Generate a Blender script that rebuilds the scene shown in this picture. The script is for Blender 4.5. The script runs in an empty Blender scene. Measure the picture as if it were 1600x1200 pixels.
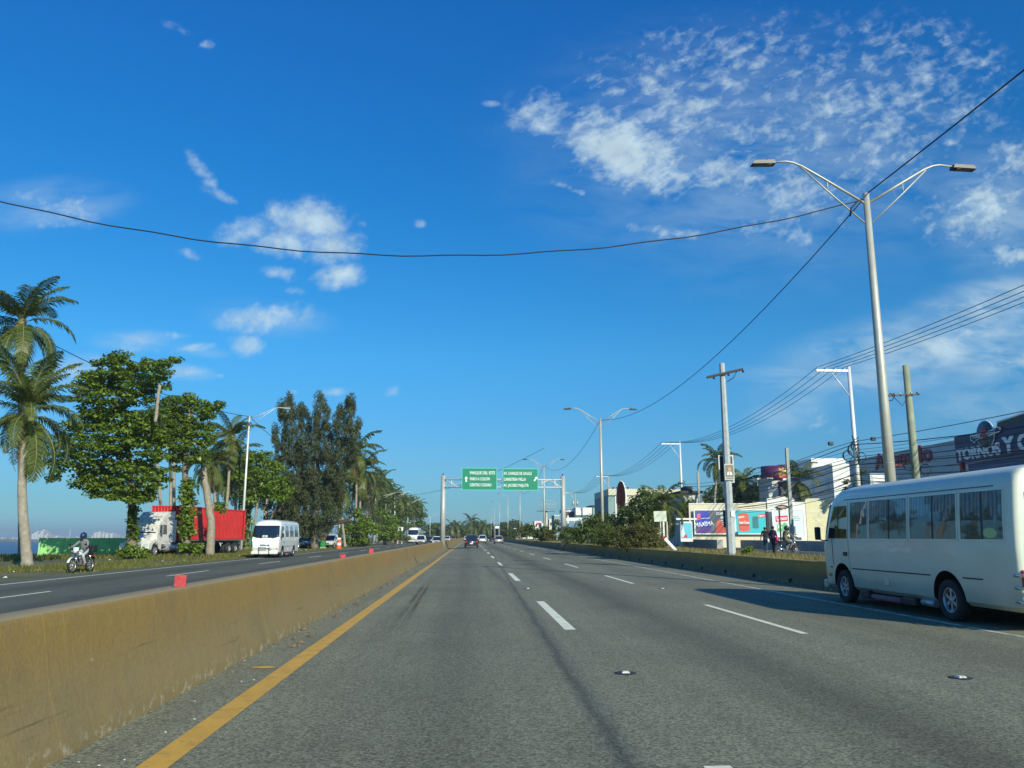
import bpy, bmesh, math, random
import numpy as np
from mathutils import Vector, Matrix, Euler
random.seed(7); rng = np.random.default_rng(11)
PI = math.pi; R = math.radians
scene = bpy.context.scene
C = scene.collection
# ---------------------------------------------------------------- camera
FPX = 1250.0; EYE = 1.55
PITCH = math.atan(238/FPX); YAW = math.atan(65/FPX*math.cos(PITCH))
Fv = Vector((math.sin(YAW)*math.cos(PITCH), math.cos(YAW)*math.cos(PITCH), math.sin(PITCH)))
Rv = Vector((math.cos(YAW), -math.sin(YAW), 0)); Uv = Rv.cross(Fv)
cam = bpy.data.cameras.new('camera'); camo = bpy.data.objects.new('camera', cam); C.objects.link(camo)
cam.sensor_width = 36; cam.lens = 36*FPX/1600; cam.clip_start = .05; cam.clip_end = 20000
camo.matrix_world = Matrix(((Rv.x, Uv.x, -Fv.x, 0), (Rv.y, Uv.y, -Fv.y, 0), (Rv.z, Uv.z, -Fv.z, EYE), (0, 0, 0, 1)))
scene.camera = camo
def ray(px, py): return Fv + Rv*((px-800)/FPX) - Uv*((py-600)/FPX)
def gnd(px, py, z=0.0):
    d = ray(px, py); t = (z-EYE)/d.z; return Vector((d.x*t, d.y*t, z))
def at(px, py, Y):
    d = ray(px, py); t = Y/d.y; return Vector((d.x*t, Y, EYE+d.z*t))
def atX(px, py, X):
    d = ray(px, py); t = X/d.x; return Vector((X, d.y*t, EYE+d.z*t))
# ---------------------------------------------------------------- light
SUN_EL, SUN_AZ = 26.0, 152.5            # azimuth clockwise from +Y: the sun is behind the camera, to the right
scene.view_settings.view_transform = 'Standard'; scene.view_settings.look = 'None'
scene.view_settings.gamma = 1; scene.view_settings.use_curve_mapping = False
scene.view_settings.exposure = 0.0
WSTR = 0.13; USE_HAZE = True
world = bpy.data.worlds.new('World'); scene.world = world; world.use_nodes = True
nt = world.node_tree; nt.nodes.clear()
def N(t, tree=None, **kw):
    n = (tree or nt).nodes.new(t)
    for k, v in kw.items(): setattr(n, k, v)
    return n
class G:                                 # small expression helper for node trees
    def __init__(s, tree): s.t = tree
    def put(s, sock, v):
        if isinstance(v, bpy.types.NodeSocket): s.t.links.new(v, sock)
        else: sock.default_value = v
    def m(s, op, a, b=0.0, c=0.0, clamp=False):
        n = s.t.nodes.new('ShaderNodeMath'); n.operation = op; n.use_clamp = clamp
        s.put(n.inputs[0], a); s.put(n.inputs[1], b)
        if op in ('MULTIPLY_ADD', 'SMOOTH_MIN', 'SMOOTH_MAX', 'WRAP'): s.put(n.inputs[2], c)
        return n.outputs[0]
    def v(s, op, a, b=(0, 0, 0)):
        n = s.t.nodes.new('ShaderNodeVectorMath'); n.operation = op
        s.put(n.inputs[0], a)
        if op not in ('LENGTH', 'NORMALIZE'): s.put(n.inputs[1], b)
        return n.outputs['Value'] if op in ('LENGTH', 'DOT_PRODUCT') else n.outputs[0]
    def sep(s, a):
        n = s.t.nodes.new('ShaderNodeSeparateXYZ'); s.put(n.inputs[0], a); return n.outputs
    def comb(s, x, y, z=0.0):
        n = s.t.nodes.new('ShaderNodeCombineXYZ'); s.put(n.inputs[0], x); s.put(n.inputs[1], y); s.put(n.inputs[2], z); return n.outputs[0]
    def mr(s, v, a, b, c=0.0, d=1.0, smooth=False):
        n = s.t.nodes.new('ShaderNodeMapRange'); s.put(n.inputs[0], v)
        if smooth: n.interpolation_type = 'SMOOTHSTEP'
        s.put(n.inputs[1], a); s.put(n.inputs[2], b); s.put(n.inputs[3], c); s.put(n.inputs[4], d); return n.outputs[0]
    def noise(s, vec, scale, detail=3.0, rough=.5, dist=0.0):
        n = s.t.nodes.new('ShaderNodeTexNoise'); s.put(n.inputs['Vector'], vec)
        n.inputs['Scale'].default_value = scale; n.inputs['Detail'].default_value = detail
        n.inputs['Roughness'].default_value = rough; n.inputs['Distortion'].default_value = dist
        return n.outputs['Fac']
    def mix(s, f, a, b):
        n = s.t.nodes.new('ShaderNodeMix'); n.data_type = 'RGBA'; s.put(n.inputs[0], f)
        s.put(n.inputs[6], a if isinstance(a, bpy.types.NodeSocket) else tuple(a)+(1,)*(4-len(a)))
        s.put(n.inputs[7], b if isinstance(b, bpy.types.NodeSocket) else tuple(b)+(1,)*(4-len(b)))
        return n.outputs[2]
g = G(nt)
tc = N('ShaderNodeTexCoord').outputs['Generated']
s3 = g.sep(tc)
sky = N('ShaderNodeTexSky', sky_type='NISHITA'); sky.sun_disc = False
sky.sun_elevation = R(SUN_EL); sky.sun_rotation = R(SUN_AZ); sky.altitude = 0
sky.air_density = 1.0; sky.dust_density = 0.35; sky.ozone_density = 2.5
yy = g.m('MAXIMUM', s3[1], 0.02)
q = g.comb(g.m('DIVIDE', s3[0], yy), g.m('DIVIDE', s3[2], yy))
hs = N('ShaderNodeHueSaturation'); nt.links.new(sky.outputs[0], hs.inputs['Color'])
hs.inputs['Hue'].default_value = 0.492; hs.inputs['Saturation'].default_value = 1.22; hs.inputs['Value'].default_value = 1.4
# clear tropical air: the sky's own colour deepened towards blue at every height, the same all round
rp = N('ShaderNodeValToRGB'); nt.links.new(s3[2], rp.inputs[0]); cr = rp.color_ramp
stops = [(0, .237, .52, .936), (.04, .228, .485, .745), (.092, .27, .539, .776), (.217, .279, .745, 1.0), (.293, .216, .749, 1.052), (.422, .152, .76, 1.157), (.574, .153, .781, 1.319), (1.0, .20, .80, 1.3)]
while len(cr.elements) < len(stops): cr.elements.new(.5)
for e_, (p_, r_, g_, b_) in zip(cr.elements, stops): e_.position = p_; e_.color = (r_/1.4, g_/1.4, b_/1.4, 1)
ml = N('ShaderNodeMix', data_type='RGBA', blend_type='MULTIPLY'); ml.inputs[0].default_value = 1
nt.links.new(hs.outputs[0], ml.inputs[6]); nt.links.new(rp.outputs[0], ml.inputs[7])
CL = [  # centre px, radii px, tilt deg, strength
 (975,235,120,62,-24,1.0),(850,178,60,42,-15,.72),(1130,270,80,40,-10,.7),(812,190,30,22,0,.55),(1090,190,170,100,-10,.50),
 (1100,110,250,100,14,.44),(1330,190,270,150,0,.47),(1250,300,130,60,-10,.56),(1420,110,240,120,0,.36),(1210,360,90,50,0,.36),
 (1540,320,110,60,25,.72),(1585,250,60,40,10,.62),(1580,400,50,26,0,.62),(1480,350,70,30,0,.42),
 (490,345,70,38,-8,.85),(430,335,40,26,0,.7),(520,385,50,34,10,.8),(395,355,60,26,20,.7),(450,380,60,26,0,.7),(530,430,42,22,10,.85),(438,428,34,13,-5,.62),(465,455,20,8,0,.5),
 (318,270,44,13,-52,.62),(345,305,34,12,-25,.6),(95,318,105,38,-4,.50),(40,345,80,20,0,.42),
 (565,350,18,10,0,.5),(655,349,12,8,0,.45),
 (425,497,75,26,5,.78),(386,541,30,17,-6,.85),(300,545,40,8,8,.42),(230,524,52,8,0,.55),(215,545,50,10,0,.5),
 (125,580,85,24,0,.60),(285,582,38,11,3,.65),(345,587,16,5,5,.45),(525,612,26,8,0,.62),(457,613,9,5,0,.5),(612,614,16,10,40,.42),
 (1045,362,74,13,-6,.62),(890,293,42,8,-20,.42),(322,70,13,9,0,.6),(280,45,34,10,-20,.36),(767,162,18,7,0,.45),
 (1420,545,240,34,12,.42),(1560,480,120,26,10,.48),(1330,560,120,26,0,.36),(1560,560,110,40,0,.36),(1260,650,70,26,-25,.30),(295,397,24,10,-20,.4),
]
acc = None
for (cx, cy, rx, ry, ang, st) in CL:
    d = ray(cx, cy); cxy = (d.x/d.y, d.z/d.y, 0)
    mp = N('ShaderNodeMapping', vector_type='TEXTURE'); nt.links.new(q, mp.inputs[0])
    mp.inputs['Location'].default_value = cxy; mp.inputs['Rotation'].default_value = (0, 0, R(ang))
    mp.inputs['Scale'].default_value = (rx*1.75/FPX, ry*1.75/FPX, 1)
    l = g.mr(g.v('LENGTH', mp.outputs[0]), 1.0, 0.0, 0.0, st, True)
    acc = l if acc is None else g.m('MAXIMUM', acc, l)
mpr = N('ShaderNodeMapping', vector_type='TEXTURE'); nt.links.new(q, mpr.inputs[0])
mpr.inputs['Rotation'].default_value = (0, 0, R(28)); mpr.inputs['Scale'].default_value = (1.9, 1.0, 1)
f1 = g.noise(q, 13.0, 7, .62, .35); f2 = g.noise(mpr.outputs[0], 58.0, 3, .6, .3); f3 = g.noise(q, 70.0, 3, .6)
ripple = g.mr(s3[0], -0.02, 0.12, 0.45, 1.25)
fb = g.m('ADD', g.m('ADD', g.m('MULTIPLY', g.m('SUBTRACT', f1, .5), g.mr(s3[0], -.02, .12, 1.6, .85)), g.m('MULTIPLY', g.m('SUBTRACT', f2, .5), ripple)), g.m('MULTIPLY', g.m('SUBTRACT', f3, .5), .55))
dens = g.m('ADD', acc, g.m('MULTIPLY', fb, g.mr(acc, 0.0, .25, 0.0, 1.0)))
dens = g.mr(dens, .13, 1.08, 0.0, .92, True)
dens = g.m('MULTIPLY', dens, g.mr(s3[1], 0.02, 0.15))
soft = None
for (cx, cy, rx, ry, ang, st) in [(1440,545,250,60,13,.85),(1330,570,170,40,10,.6),(1560,470,140,40,12,.8),(1570,560,140,60,0,.65),(1240,640,90,30,22,.4),(130,582,95,26,0,.62),(285,582,44,12,-3,.7),(215,532,60,16,0,.62),(1180,240,360,210,0,.30),(1570,330,130,120,0,.45),
        (80,320,110,40,6,.42),(420,498,90,26,-5,.35),(1530,640,150,60,10,.25),(300,545,50,10,-8,.4),(1050,362,80,14,-5,.3)]:
    d = ray(cx, cy); mp = N('ShaderNodeMapping', vector_type='TEXTURE'); nt.links.new(q, mp.inputs[0])
    mp.inputs['Location'].default_value = (d.x/d.y, d.z/d.y, 0); mp.inputs['Rotation'].default_value = (0, 0, R(ang)); mp.inputs['Scale'].default_value = (rx*1.5/FPX, ry*1.5/FPX, 1)
    l = g.mr(g.v('LENGTH', mp.outputs[0]), 1.0, 0.0, 0.0, st, True); soft = l if soft is None else g.m('MAXIMUM', soft, l)
wisp = g.noise(g.v('MULTIPLY', q, (1.0, 3.2, 1)), 9.0, 5, .6, .5)
soft = g.m('MULTIPLY', g.m('MULTIPLY', soft, g.mr(wisp, .32, .62)), g.mr(s3[1], .02, .15))
dens = g.m('MAXIMUM', dens, soft)
shade = g.mr(g.noise(q, 26.0, 4), .3, .7, .82, 1.0)
ccol = N('ShaderNodeVectorMath', operation='SCALE'); ccol.inputs[0].default_value = (.60/WSTR, .775/WSTR, .87/WSTR); nt.links.new(shade, ccol.inputs['Scale'])
col = g.mix(dens, ml.outputs[2], ccol.outputs[0])
bg = N('ShaderNodeBackground'); nt.links.new(col, bg.inputs[0]); bg.inputs[1].default_value = WSTR
nt.links.new(bg.outputs[0], N('ShaderNodeOutputWorld').inputs[0])
world.cycles.sampling_method = 'MANUAL'; world.cycles.sample_map_resolution = 512
sl = bpy.data.lights.new('sun', 'SUN'); sl.energy = 5.0; sl.angle = R(.53); sl.color = (1.0, .965, .77)
so = bpy.data.objects.new('sun', sl); C.objects.link(so)
sdir = Vector((math.sin(R(SUN_AZ))*math.cos(R(SUN_EL)), math.cos(R(SUN_AZ))*math.cos(R(SUN_EL)), math.sin(R(SUN_EL))))
so.rotation_euler = sdir.to_track_quat('Z', 'Y').to_euler(); so.location = (0, -20, 40)
# ---------------------------------------------------------------- helpers
def tag(o, label=None, cat=None, group=None, kind=None):
    if label: o['label'] = label
    if cat: o['category'] = cat
    if group: o['group'] = group
    if kind: o['kind'] = kind
    return o
def thing(name, label, cat, loc=(0, 0, 0), rz=0.0, group=None):
    o = bpy.data.objects.new(name, None); C.objects.link(o); o.location = loc; o.rotation_euler = (0, 0, rz)
    o.empty_display_size = .2
    return tag(o, label, cat, group)
def copy_tree(o, parent=None):
    c = o.copy(); C.objects.link(c)
    if parent is not None: c.parent = parent
    for ch in list(o.children): copy_tree(ch, c)
    return c
def place(o, loc, rz=0, label=None, group=None):
    o.location = loc; o.rotation_euler = (0, 0, rz)
    if label: o['label'] = label
    if group: o['group'] = group
    return o
def link(name, me, parent=None, loc=None, rot=None, scale=None):
    o = bpy.data.objects.new(name, me); C.objects.link(o)
    if parent is not None: o.parent = parent
    if loc is not None: o.location = loc
    if rot is not None: o.rotation_euler = rot
    if scale is not None: o.scale = scale
    return o
class MB:
    def __init__(s): s.v = []; s.f = []; s.m = []; s.sm = []
    def add(s, vs, fs, mi=0, smooth=False, M=None):
        b = len(s.v)
        for p in vs: s.v.append(tuple(M @ Vector(p)) if M is not None else tuple(p))
        for f in fs: s.f.append([b+i for i in f]); s.m.append(mi); s.sm.append(smooth)
        return s
    def box(s, c, d, mi=0, M=None, ch=0.0, taper=1.0):
        x, y, z = d[0]/2, d[1]/2, d[2]/2
        if ch > 0:
            bm = bmesh.new(); bmesh.ops.create_cube(bm, size=1)
            for v in bm.verts: v.co = Vector((v.co.x*d[0], v.co.y*d[1], v.co.z*d[2]))
            bmesh.ops.bevel(bm, geom=list(bm.edges), offset=ch, segments=2, affect='EDGES', profile=.5)
            bm.verts.ensure_lookup_table()
            vs = [(v.co.x+c[0], v.co.y+c[1], v.co.z+c[2]) for v in bm.verts]; fs = [[v.index for v in f.verts] for f in bm.faces]
            bm.free(); return s.add(vs, fs, mi, False, M)
        vs = [(c[0]+sx*x*(taper if sz > 0 else 1), c[1]+sy*y*(taper if sz > 0 else 1), c[2]+sz*z) for sz in (-1, 1) for sy in (-1, 1) for sx in (-1, 1)]
        return s.add(vs, [(0, 2, 3, 1), (4, 5, 7, 6), (0, 1, 5, 4), (1, 3, 7, 5), (3, 2, 6, 7), (2, 0, 4, 6)], mi, False, M)
    def tube(s, pts, r, n=8, mi=0, caps=True, smooth=True):
        P = [Vector(p) for p in pts]; rr = r if hasattr(r, '__len__') else [r]*len(P)
        vs = []; fs = []; up = None
        for i, p in enumerate(P):
            t = (P[min(i+1, len(P)-1)]-P[max(i-1, 0)]).normalized()
            if up is None:
                up = t.orthogonal().normalized()
            else:
                up = (up - t*up.dot(t)); up = up.normalized() if up.length > 1e-5 else t.orthogonal().normalized()
            w = t.cross(up)
            for k in range(n):
                a = 2*PI*k/n; vs.append(p+(up*math.cos(a)+w*math.sin(a))*rr[i])
        for i in range(len(P)-1):
            for k in range(n): fs.append((i*n+k, i*n+(k+1) % n, (i+1)*n+(k+1) % n, (i+1)*n+k))
        s.add(vs, fs, mi, smooth)
        if caps:
            b = len(s.v)-len(vs)
            s.f.append([b+k for k in range(n)][::-1]); s.m.append(mi); s.sm.append(False)
            s.f.append([b+(len(P)-1)*n+k for k in range(n)]); s.m.append(mi); s.sm.append(False)
        return s
    def cyl(s, a, b, r0, r1=None, n=12, mi=0, smooth=True): return s.tube([a, b], [r0, r0 if r1 is None else r1], n, mi, True, smooth)
    def lathe(s, prof, n=24, mi=0, M=None, smooth=True):      # prof: (r, z), axis z
        vs = [(r*math.cos(2*PI*k/n), r*math.sin(2*PI*k/n), z) for r, z in prof for k in range(n)]
        fs = [(i*n+k, i*n+(k+1) % n, (i+1)*n+(k+1) % n, (i+1)*n+k) for i in range(len(prof)-1) for k in range(n)]
        return s.add(vs, fs, mi, smooth, M)
    def prism(s, poly, a, b, axis='y', mi=0, M=None):          # poly in the other two axes
        def P(u, w, t): return {'y': (u, t, w), 'x': (t, u, w), 'z': (u, w, t)}[axis]
        n = len(poly); vs = [P(u, w, a) for u, w in poly]+[P(u, w, b) for u, w in poly]
        fs = [(i, (i+1) % n, n+(i+1) % n, n+i) for i in range(n)]+[tuple(range(n))[::-1], tuple(range(n, 2*n))]
        return s.add(vs, fs, mi, False, M)
    def sphere(s, c, r, mi=0, u=14, w=9, M=None):
        rx, ry, rz = r if hasattr(r, '__len__') else (r, r, r)
        vs = [(c[0]+rx*math.sin(PI*j/w)*math.cos(2*PI*i/u), c[1]+ry*math.sin(PI*j/w)*math.sin(2*PI*i/u), c[2]+rz*math.cos(PI*j/w)) for j in range(w+1) for i in range(u)]
        fs = [(j*u+i, j*u+(i+1) % u, (j+1)*u+(i+1) % u, (j+1)*u+i) for j in range(w) for i in range(u)]
        return s.add(vs, fs, mi, True, M)
    def mesh(s, name, mats):
        me = bpy.data.meshes.new(name); me.from_pydata(s.v, [], s.f)
        for m in (mats if isinstance(mats, (list, tuple)) else [mats]): me.materials.append(m)
        me.polygons.foreach_set('material_index', s.m); me.polygons.foreach_set('use_smooth', s.sm)
        bm = bmesh.new(); bm.from_mesh(me); bmesh.ops.remove_doubles(bm, verts=bm.verts, dist=1e-5)
        bmesh.ops.recalc_face_normals(bm, faces=bm.faces); bm.to_mesh(me); bm.free(); me.update()
        return me
    def build(s, name, mats, parent=None, loc=None, rot=None):
        return link(name, s.mesh(name, mats), parent, loc, rot)
def quads_mesh(name, V, mats, nper=4, midx=None, smooth=False):   # V: (n*nper, 3)
    me = bpy.data.meshes.new(name); nv = len(V); nf = nv//nper
    me.vertices.add(nv); me.vertices.foreach_set('co', np.asarray(V, np.float32).ravel())
    me.loops.add(nv); me.loops.foreach_set('vertex_index', np.arange(nv, dtype=np.int32))
    me.polygons.add(nf); me.polygons.foreach_set('loop_start', np.arange(0, nv, nper, dtype=np.int32))
    me.polygons.foreach_set('loop_total', np.full(nf, nper, dtype=np.int32))
    for m in (mats if isinstance(mats, (list, tuple)) else [mats]): me.materials.append(m)
    if midx is not None: me.polygons.foreach_set('material_index', np.asarray(midx, np.int32))
    me.update(calc_edges=True); return me
# ---------------------------------------------------------------- materials
MATS = {}
def mat(name, col, rough=.6, metal=0.0, var=0.0, vs=3.0, bump=0.0, bs=40.0, dirt=None, ds=1.5, spec=None, coat=0.0, dthr=(.5, .7)):
    m = bpy.data.materials.new(name); m.use_nodes = True; t = m.node_tree; gg = G(t)
    b = t.nodes['Principled BSDF']; b.inputs['Roughness'].default_value = rough; b.inputs['Metallic'].default_value = metal
    if spec is not None: b.inputs['Specular IOR Level'].default_value = spec
    if coat: b.inputs['Coat Weight'].default_value = coat; b.inputs['Coat Roughness'].default_value = .06
    pos = t.nodes.new('ShaderNodeNewGeometry').outputs['Position'] if (var or bump or dirt) else None
    c = tuple(col)+(1,)
    if var:
        f = gg.mr(gg.noise(pos, vs, 5, .6), .3, .7)
        c = gg.mix(f, [x*(1-var) for x in col], [min(1, x*(1+var)) for x in col])
    if dirt:
        f = gg.mr(gg.noise(pos, ds, 6, .65, .3), dthr[0], dthr[1], 0, .85)
        c = gg.mix(f, c if not isinstance(c, tuple) else c[:3], dirt)
    gg.put(b.inputs['Base Color'], c)
    if bump:
        bn = t.nodes.new('ShaderNodeBump'); bn.inputs['Strength'].default_value = bump; bn.inputs['Distance'].default_value = .02
        t.links.new(gg.noise(pos, bs, 4, .6), bn.inputs['Height']); t.links.new(bn.outputs[0], b.inputs['Normal'])
    MATS[name] = m; return m
def leafmat(name, c0, c1, trans=.35, rough=.5, spec=.35, c2=None):
    m = bpy.data.materials.new(name); m.use_nodes = True; t = m.node_tree; gg = G(t); t.nodes.clear()
    ge = t.nodes.new('ShaderNodeNewGeometry')
    rnd = ge.outputs['Random Per Island']
    f = gg.m('ADD', gg.m('MULTIPLY', rnd, .75), gg.m('MULTIPLY', gg.noise(ge.outputs['Position'], .9, 2), .35), clamp=True)
    c = gg.mix(f, c0, c1)
    if c2: c = gg.mix(gg.mr(rnd, .975, .98), c, c2)
    b = t.nodes.new('ShaderNodeBsdfPrincipled'); b.inputs['Roughness'].default_value = rough; b.inputs['Specular IOR Level'].default_value = spec
    t.links.new(c, b.inputs['Base Color'])
    tr = t.nodes.new('ShaderNodeBsdfTranslucent'); t.links.new(gg.mix(.35, c, (.30, .36, .04)), tr.inputs[0])
    mx = t.nodes.new('ShaderNodeMixShader'); mx.inputs[0].default_value = trans
    t.links.new(b.outputs[0], mx.inputs[1]); t.links.new(tr.outputs[0], mx.inputs[2])
    t.links.new(mx.outputs[0], t.nodes.new('ShaderNodeOutputMaterial').inputs[0]); MATS[name] = m; return m
white = mat('white_paint', (.80, .80, .76), .35, var=.03, coat=.5)
galv = mat('galvanised_steel', (.50, .49, .41), .5, .3, var=.10, vs=2, dirt=(.34, .33, .30), ds=2.2, dthr=(.55, .8))
galvw = mat('white_steel', (.72, .72, .70), .45, .2, var=.05)
conc = mat('concrete', (.42, .40, .35), .85, var=.12, bump=.4, dirt=(.2, .19, .17))
polec = mat('concrete_pole_grey', (.36, .37, .32), .85, var=.14, vs=1.5, bump=.3, dirt=(.2, .2, .16))
blackp = mat('black_plastic', (.018, .018, .02), .45)
rubber = mat('rubber', (.022, .022, .023), .8, bump=.2, bs=60)
chrome = mat('chrome', (.72, .72, .72), .18, .95, var=.1)
alloy = mat('alloy', (.52, .53, .54), .35, .6, dirt=(.2, .18, .15), ds=8)
glassd = mat('dark_glass', (.012, .016, .02), .05, spec=.8, coat=1.0)
redl = mat('red_lens', (.42, .02, .015), .25)
ambl = mat('amber_lens', (.7, .25, .02), .25)
clearl = mat('clear_lens', (.75, .78, .8), .12, .3)
bark = mat('bark', (.20, .165, .125), .9, var=.3, vs=4, bump=.8, bs=14)
palmbark = mat('palm_bark', (.30, .26, .20), .9, var=.25, vs=5, bump=.8, bs=9)
cable = mat('cable_rubber', (.015, .015, .017), .6)
# ---------------------------------------------------------------- ground, sea, road
def sheet(name, poly, z, m, label=None):
    b = MB(); b.add([(x, y, z) for x, y in poly], [tuple(range(len(poly)))]); o = b.build(name, m)
    o['kind'] = 'structure'; return o
def road_mat(name, base, lanes, seams):
    m = bpy.data.materials.new(name); m.use_nodes = True; t = m.node_tree; gg = G(t); b = t.nodes['Principled BSDF']
    pos = t.nodes.new('ShaderNodeNewGeometry').outputs['Position']; x, y, z = gg.sep(pos)
    sp = gg.noise(pos, 42, 4, .8); sp2 = gg.noise(pos, 150, 2, .7); big = gg.noise(pos, .35, 4, .6)
    st = gg.noise(gg.v('MULTIPLY', pos, (1.3, .05, 1)), 2.0, 4, .6)
    val = gg.mr(sp, .28, .72, .40, 1.65)
    val = gg.m('MULTIPLY', val, gg.mr(sp2, .3, .7, .60, 1.45))
    val = gg.m('MULTIPLY', val, gg.mr(big, .3, .7, .90, 1.10))
    val = gg.m('MULTIPLY', val, gg.mr(st, .3, .7, .88, 1.10))
    for (cx, w, k) in lanes:
        d = gg.m('DIVIDE', gg.m('SUBTRACT', x, gg.m('ADD', cx, gg.m('MULTIPLY', gg.m('SUBTRACT', big, .5), .5))), w)
        e = gg.m('POWER', 2.718, gg.m('MULTIPLY', gg.m('MULTIPLY', d, d), -1.0))
        val = gg.m('MULTIPLY', val, gg.m('SUBTRACT', 1.0, gg.m('MULTIPLY', e, k)))
    for (cx, slope, w, k) in seams:
        wob = gg.m('MULTIPLY', gg.m('SUBTRACT', gg.noise(gg.v('MULTIPLY', pos, (.2, 1, 1)), .55, 4, .6), .5), .22)
        xc = gg.m('ADD', gg.m('ADD', cx, gg.m('MULTIPLY', y, slope)), wob)
        d = gg.m('DIVIDE', gg.m('SUBTRACT', x, xc), gg.mr(gg.noise(pos, 3, 3), .3, .7, w*.5, w*1.5))
        e = gg.m('POWER', 2.718, gg.m('MULTIPLY', gg.m('MULTIPLY', d, d), -1.0))
        val = gg.m('MULTIPLY', val, gg.m('SUBTRACT', 1.0, gg.m('MULTIPLY', e, k)))
    vg = t.nodes.new('ShaderNodeTexVoronoi'); vg.inputs['Scale'].default_value = 46; t.links.new(pos, vg.inputs['Vector'])
    val = gg.m('MULTIPLY', val, gg.mr(gg.sep(vg.outputs['Color'])[0], 0, 1, .56, 1.44))
    # pale aggregate
    vo = t.nodes.new('ShaderNodeTexVoronoi'); vo.inputs['Scale'].default_value = 26; t.links.new(pos, vo.inputs['Vector'])
    chip = gg.m('MULTIPLY', gg.mr(vo.outputs['Distance'], .16, .10), gg.mr(gg.noise(pos, 17, 2), .60, .66))
    sc = t.nodes.new('ShaderNodeVectorMath'); sc.operation = 'SCALE'; sc.inputs[0].default_value = base; t.links.new(val, sc.inputs['Scale'])
    c = gg.mix(gg.m('MULTIPLY', chip, .7), sc.outputs[0], (.42, .41, .36))
    t.links.new(c, b.inputs['Base Color']); b.inputs['Roughness'].default_value = .82; b.inputs['Specular IOR Level'].default_value = .35
    bn = t.nodes.new('ShaderNodeBump'); bn.inputs['Strength'].default_value = .55; bn.inputs['Distance'].default_value = .012
    t.links.new(sp, bn.inputs['Height']); t.links.new(bn.outputs[0], b.inputs['Normal']); return m
asph = road_mat('asphalt', (.190, .186, .122), [(-.25, .55, .22), (3.55, .65, .38), (7.1, .8, .18), (-1.3, .3, .08), (1.0, .3, .06)], [(1.02, .013, .06, .36)])
asph2 = road_mat('asphalt_far_side', (.108, .110, .078), [(-5.3, .6, .25), (-9.6, .7, .3), (-13.4, .7, .25)], [])
soil = bpy.data.materials.new('verge_soil'); soil.use_nodes = True
t = soil.node_tree; gg = G(t); pos = t.nodes.new('ShaderNodeNewGeometry').outputs['Position']
c = gg.mix(gg.mr(gg.noise(pos, .35, 6, .6), .42, .58), (.085, .10, .035), (.20, .165, .095))
c = gg.mix(gg.mr(gg.noise(pos, 4, 6, .7), .35, .7), c, (.11, .115, .045))
t.links.new(c, t.nodes['Principled BSDF'].inputs['Base Color']); t.nodes['Principled BSDF'].inputs['Roughness'].default_value = 1
bn = t.nodes.new('ShaderNodeBump'); bn.inputs['Strength'].default_value = .8; bn.inputs['Distance'].default_value = .1
t.links.new(gg.noise(pos, 9, 5, .7), bn.inputs['Height']); t.links.new(bn.outputs[0], t.nodes['Principled BSDF'].inputs['Normal'])
dirtm = mat('dry_dirt', (.17, .155, .12), 1.0, var=.25, vs=.7, bump=.6, bs=12, dirt=(.09, .10, .045), ds=.6)
seam_ = bpy.data.materials.new('sea_water'); seam_.use_nodes = True
t = seam_.node_tree; gg = G(t); b = t.nodes['Principled BSDF']; pos = t.nodes.new('ShaderNodeNewGeometry').outputs['Position']
c = gg.mix(gg.mr(gg.noise(gg.v('MULTIPLY', pos, (1, .35, 1)), .02, 5, .6), .35, .65), (.012, .045, .12), (.02, .07, .16))
t.links.new(c, b.inputs['Base Color']); b.inputs['Roughness'].default_value = .35; b.inputs['Specular IOR Level'].default_value = .3
bn = t.nodes.new('ShaderNodeBump'); bn.inputs['Strength'].default_value = 1; bn.inputs['Distance'].default_value = 1.2
t.links.new(gg.noise(pos, .35, 5, .6), bn.inputs['Height']); t.links.new(bn.outputs[0], b.inputs['Normal'])
sheet('sea', [(-7900, -380), (200, -380), (200, 5900), (-7900, 5900)], -10.0, seam_)
# land with a cliff edge on the sea side
edge = [(-60, -60), (-60, 40), (-52, 66), (-44, 72), (-40, 80), (-37, 110), (-36, 200), (-34, 500), (-40, 1300), (-60, 2500)]
b = MB(); n = len(edge)
vs = [(x, y, -.02) for x, y in edge]+[(3900, 2500, -.02), (3900, -60, -.02)]+[(x-3, y, -10.5) for x, y in edge]
b.add(vs, [tuple(range(n+2))]+[(i, i+1, n+3+i, n+2+i) for i in range(n-1)])
o = b.build('ground', soil); o['kind'] = 'structure'
sheet('road', [(-2.9, -12), (10.9, -12), (10.9, 1400), (-2.9, 1400)], .0, asph)
sheet('oncoming_road', [(-16.4, -12), (-3.6, -12), (-3.6, 1400), (-16.4, 1400)], .0, asph2)
# raised ground and service road on the right
b = MB(); prof = [(10.98, .0), (11.0, .60), (13.0, .58), (15.2, .45), (300, .45), (300, -.1)]
for i in range(len(prof)-1):
    (x0, z0), (x1, z1) = prof[i], prof[i+1]; b.add([(x0, 8, z0), (x1, 8, z1), (x1, 900, z1), (x0, 900, z0)], [(0, 1, 2, 3)])
b.add([(x, 8, z) for x, z in prof], [tuple(range(len(prof)))])
o = b.build('median_ground', dirtm); o['kind'] = 'structure'
sheet('service_road', [(15.6, 9), (24.5, 9), (24.5, 890), (15.6, 890)], .456, asph2)
curb = mat('curb_concrete', (.38, .37, .33), .9, var=.15, bump=.3)
b = MB(); b.box((15.4, 450, .5), (.22, 880, .24)); o = b.build('kerb', curb); o['kind'] = 'structure'
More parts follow.
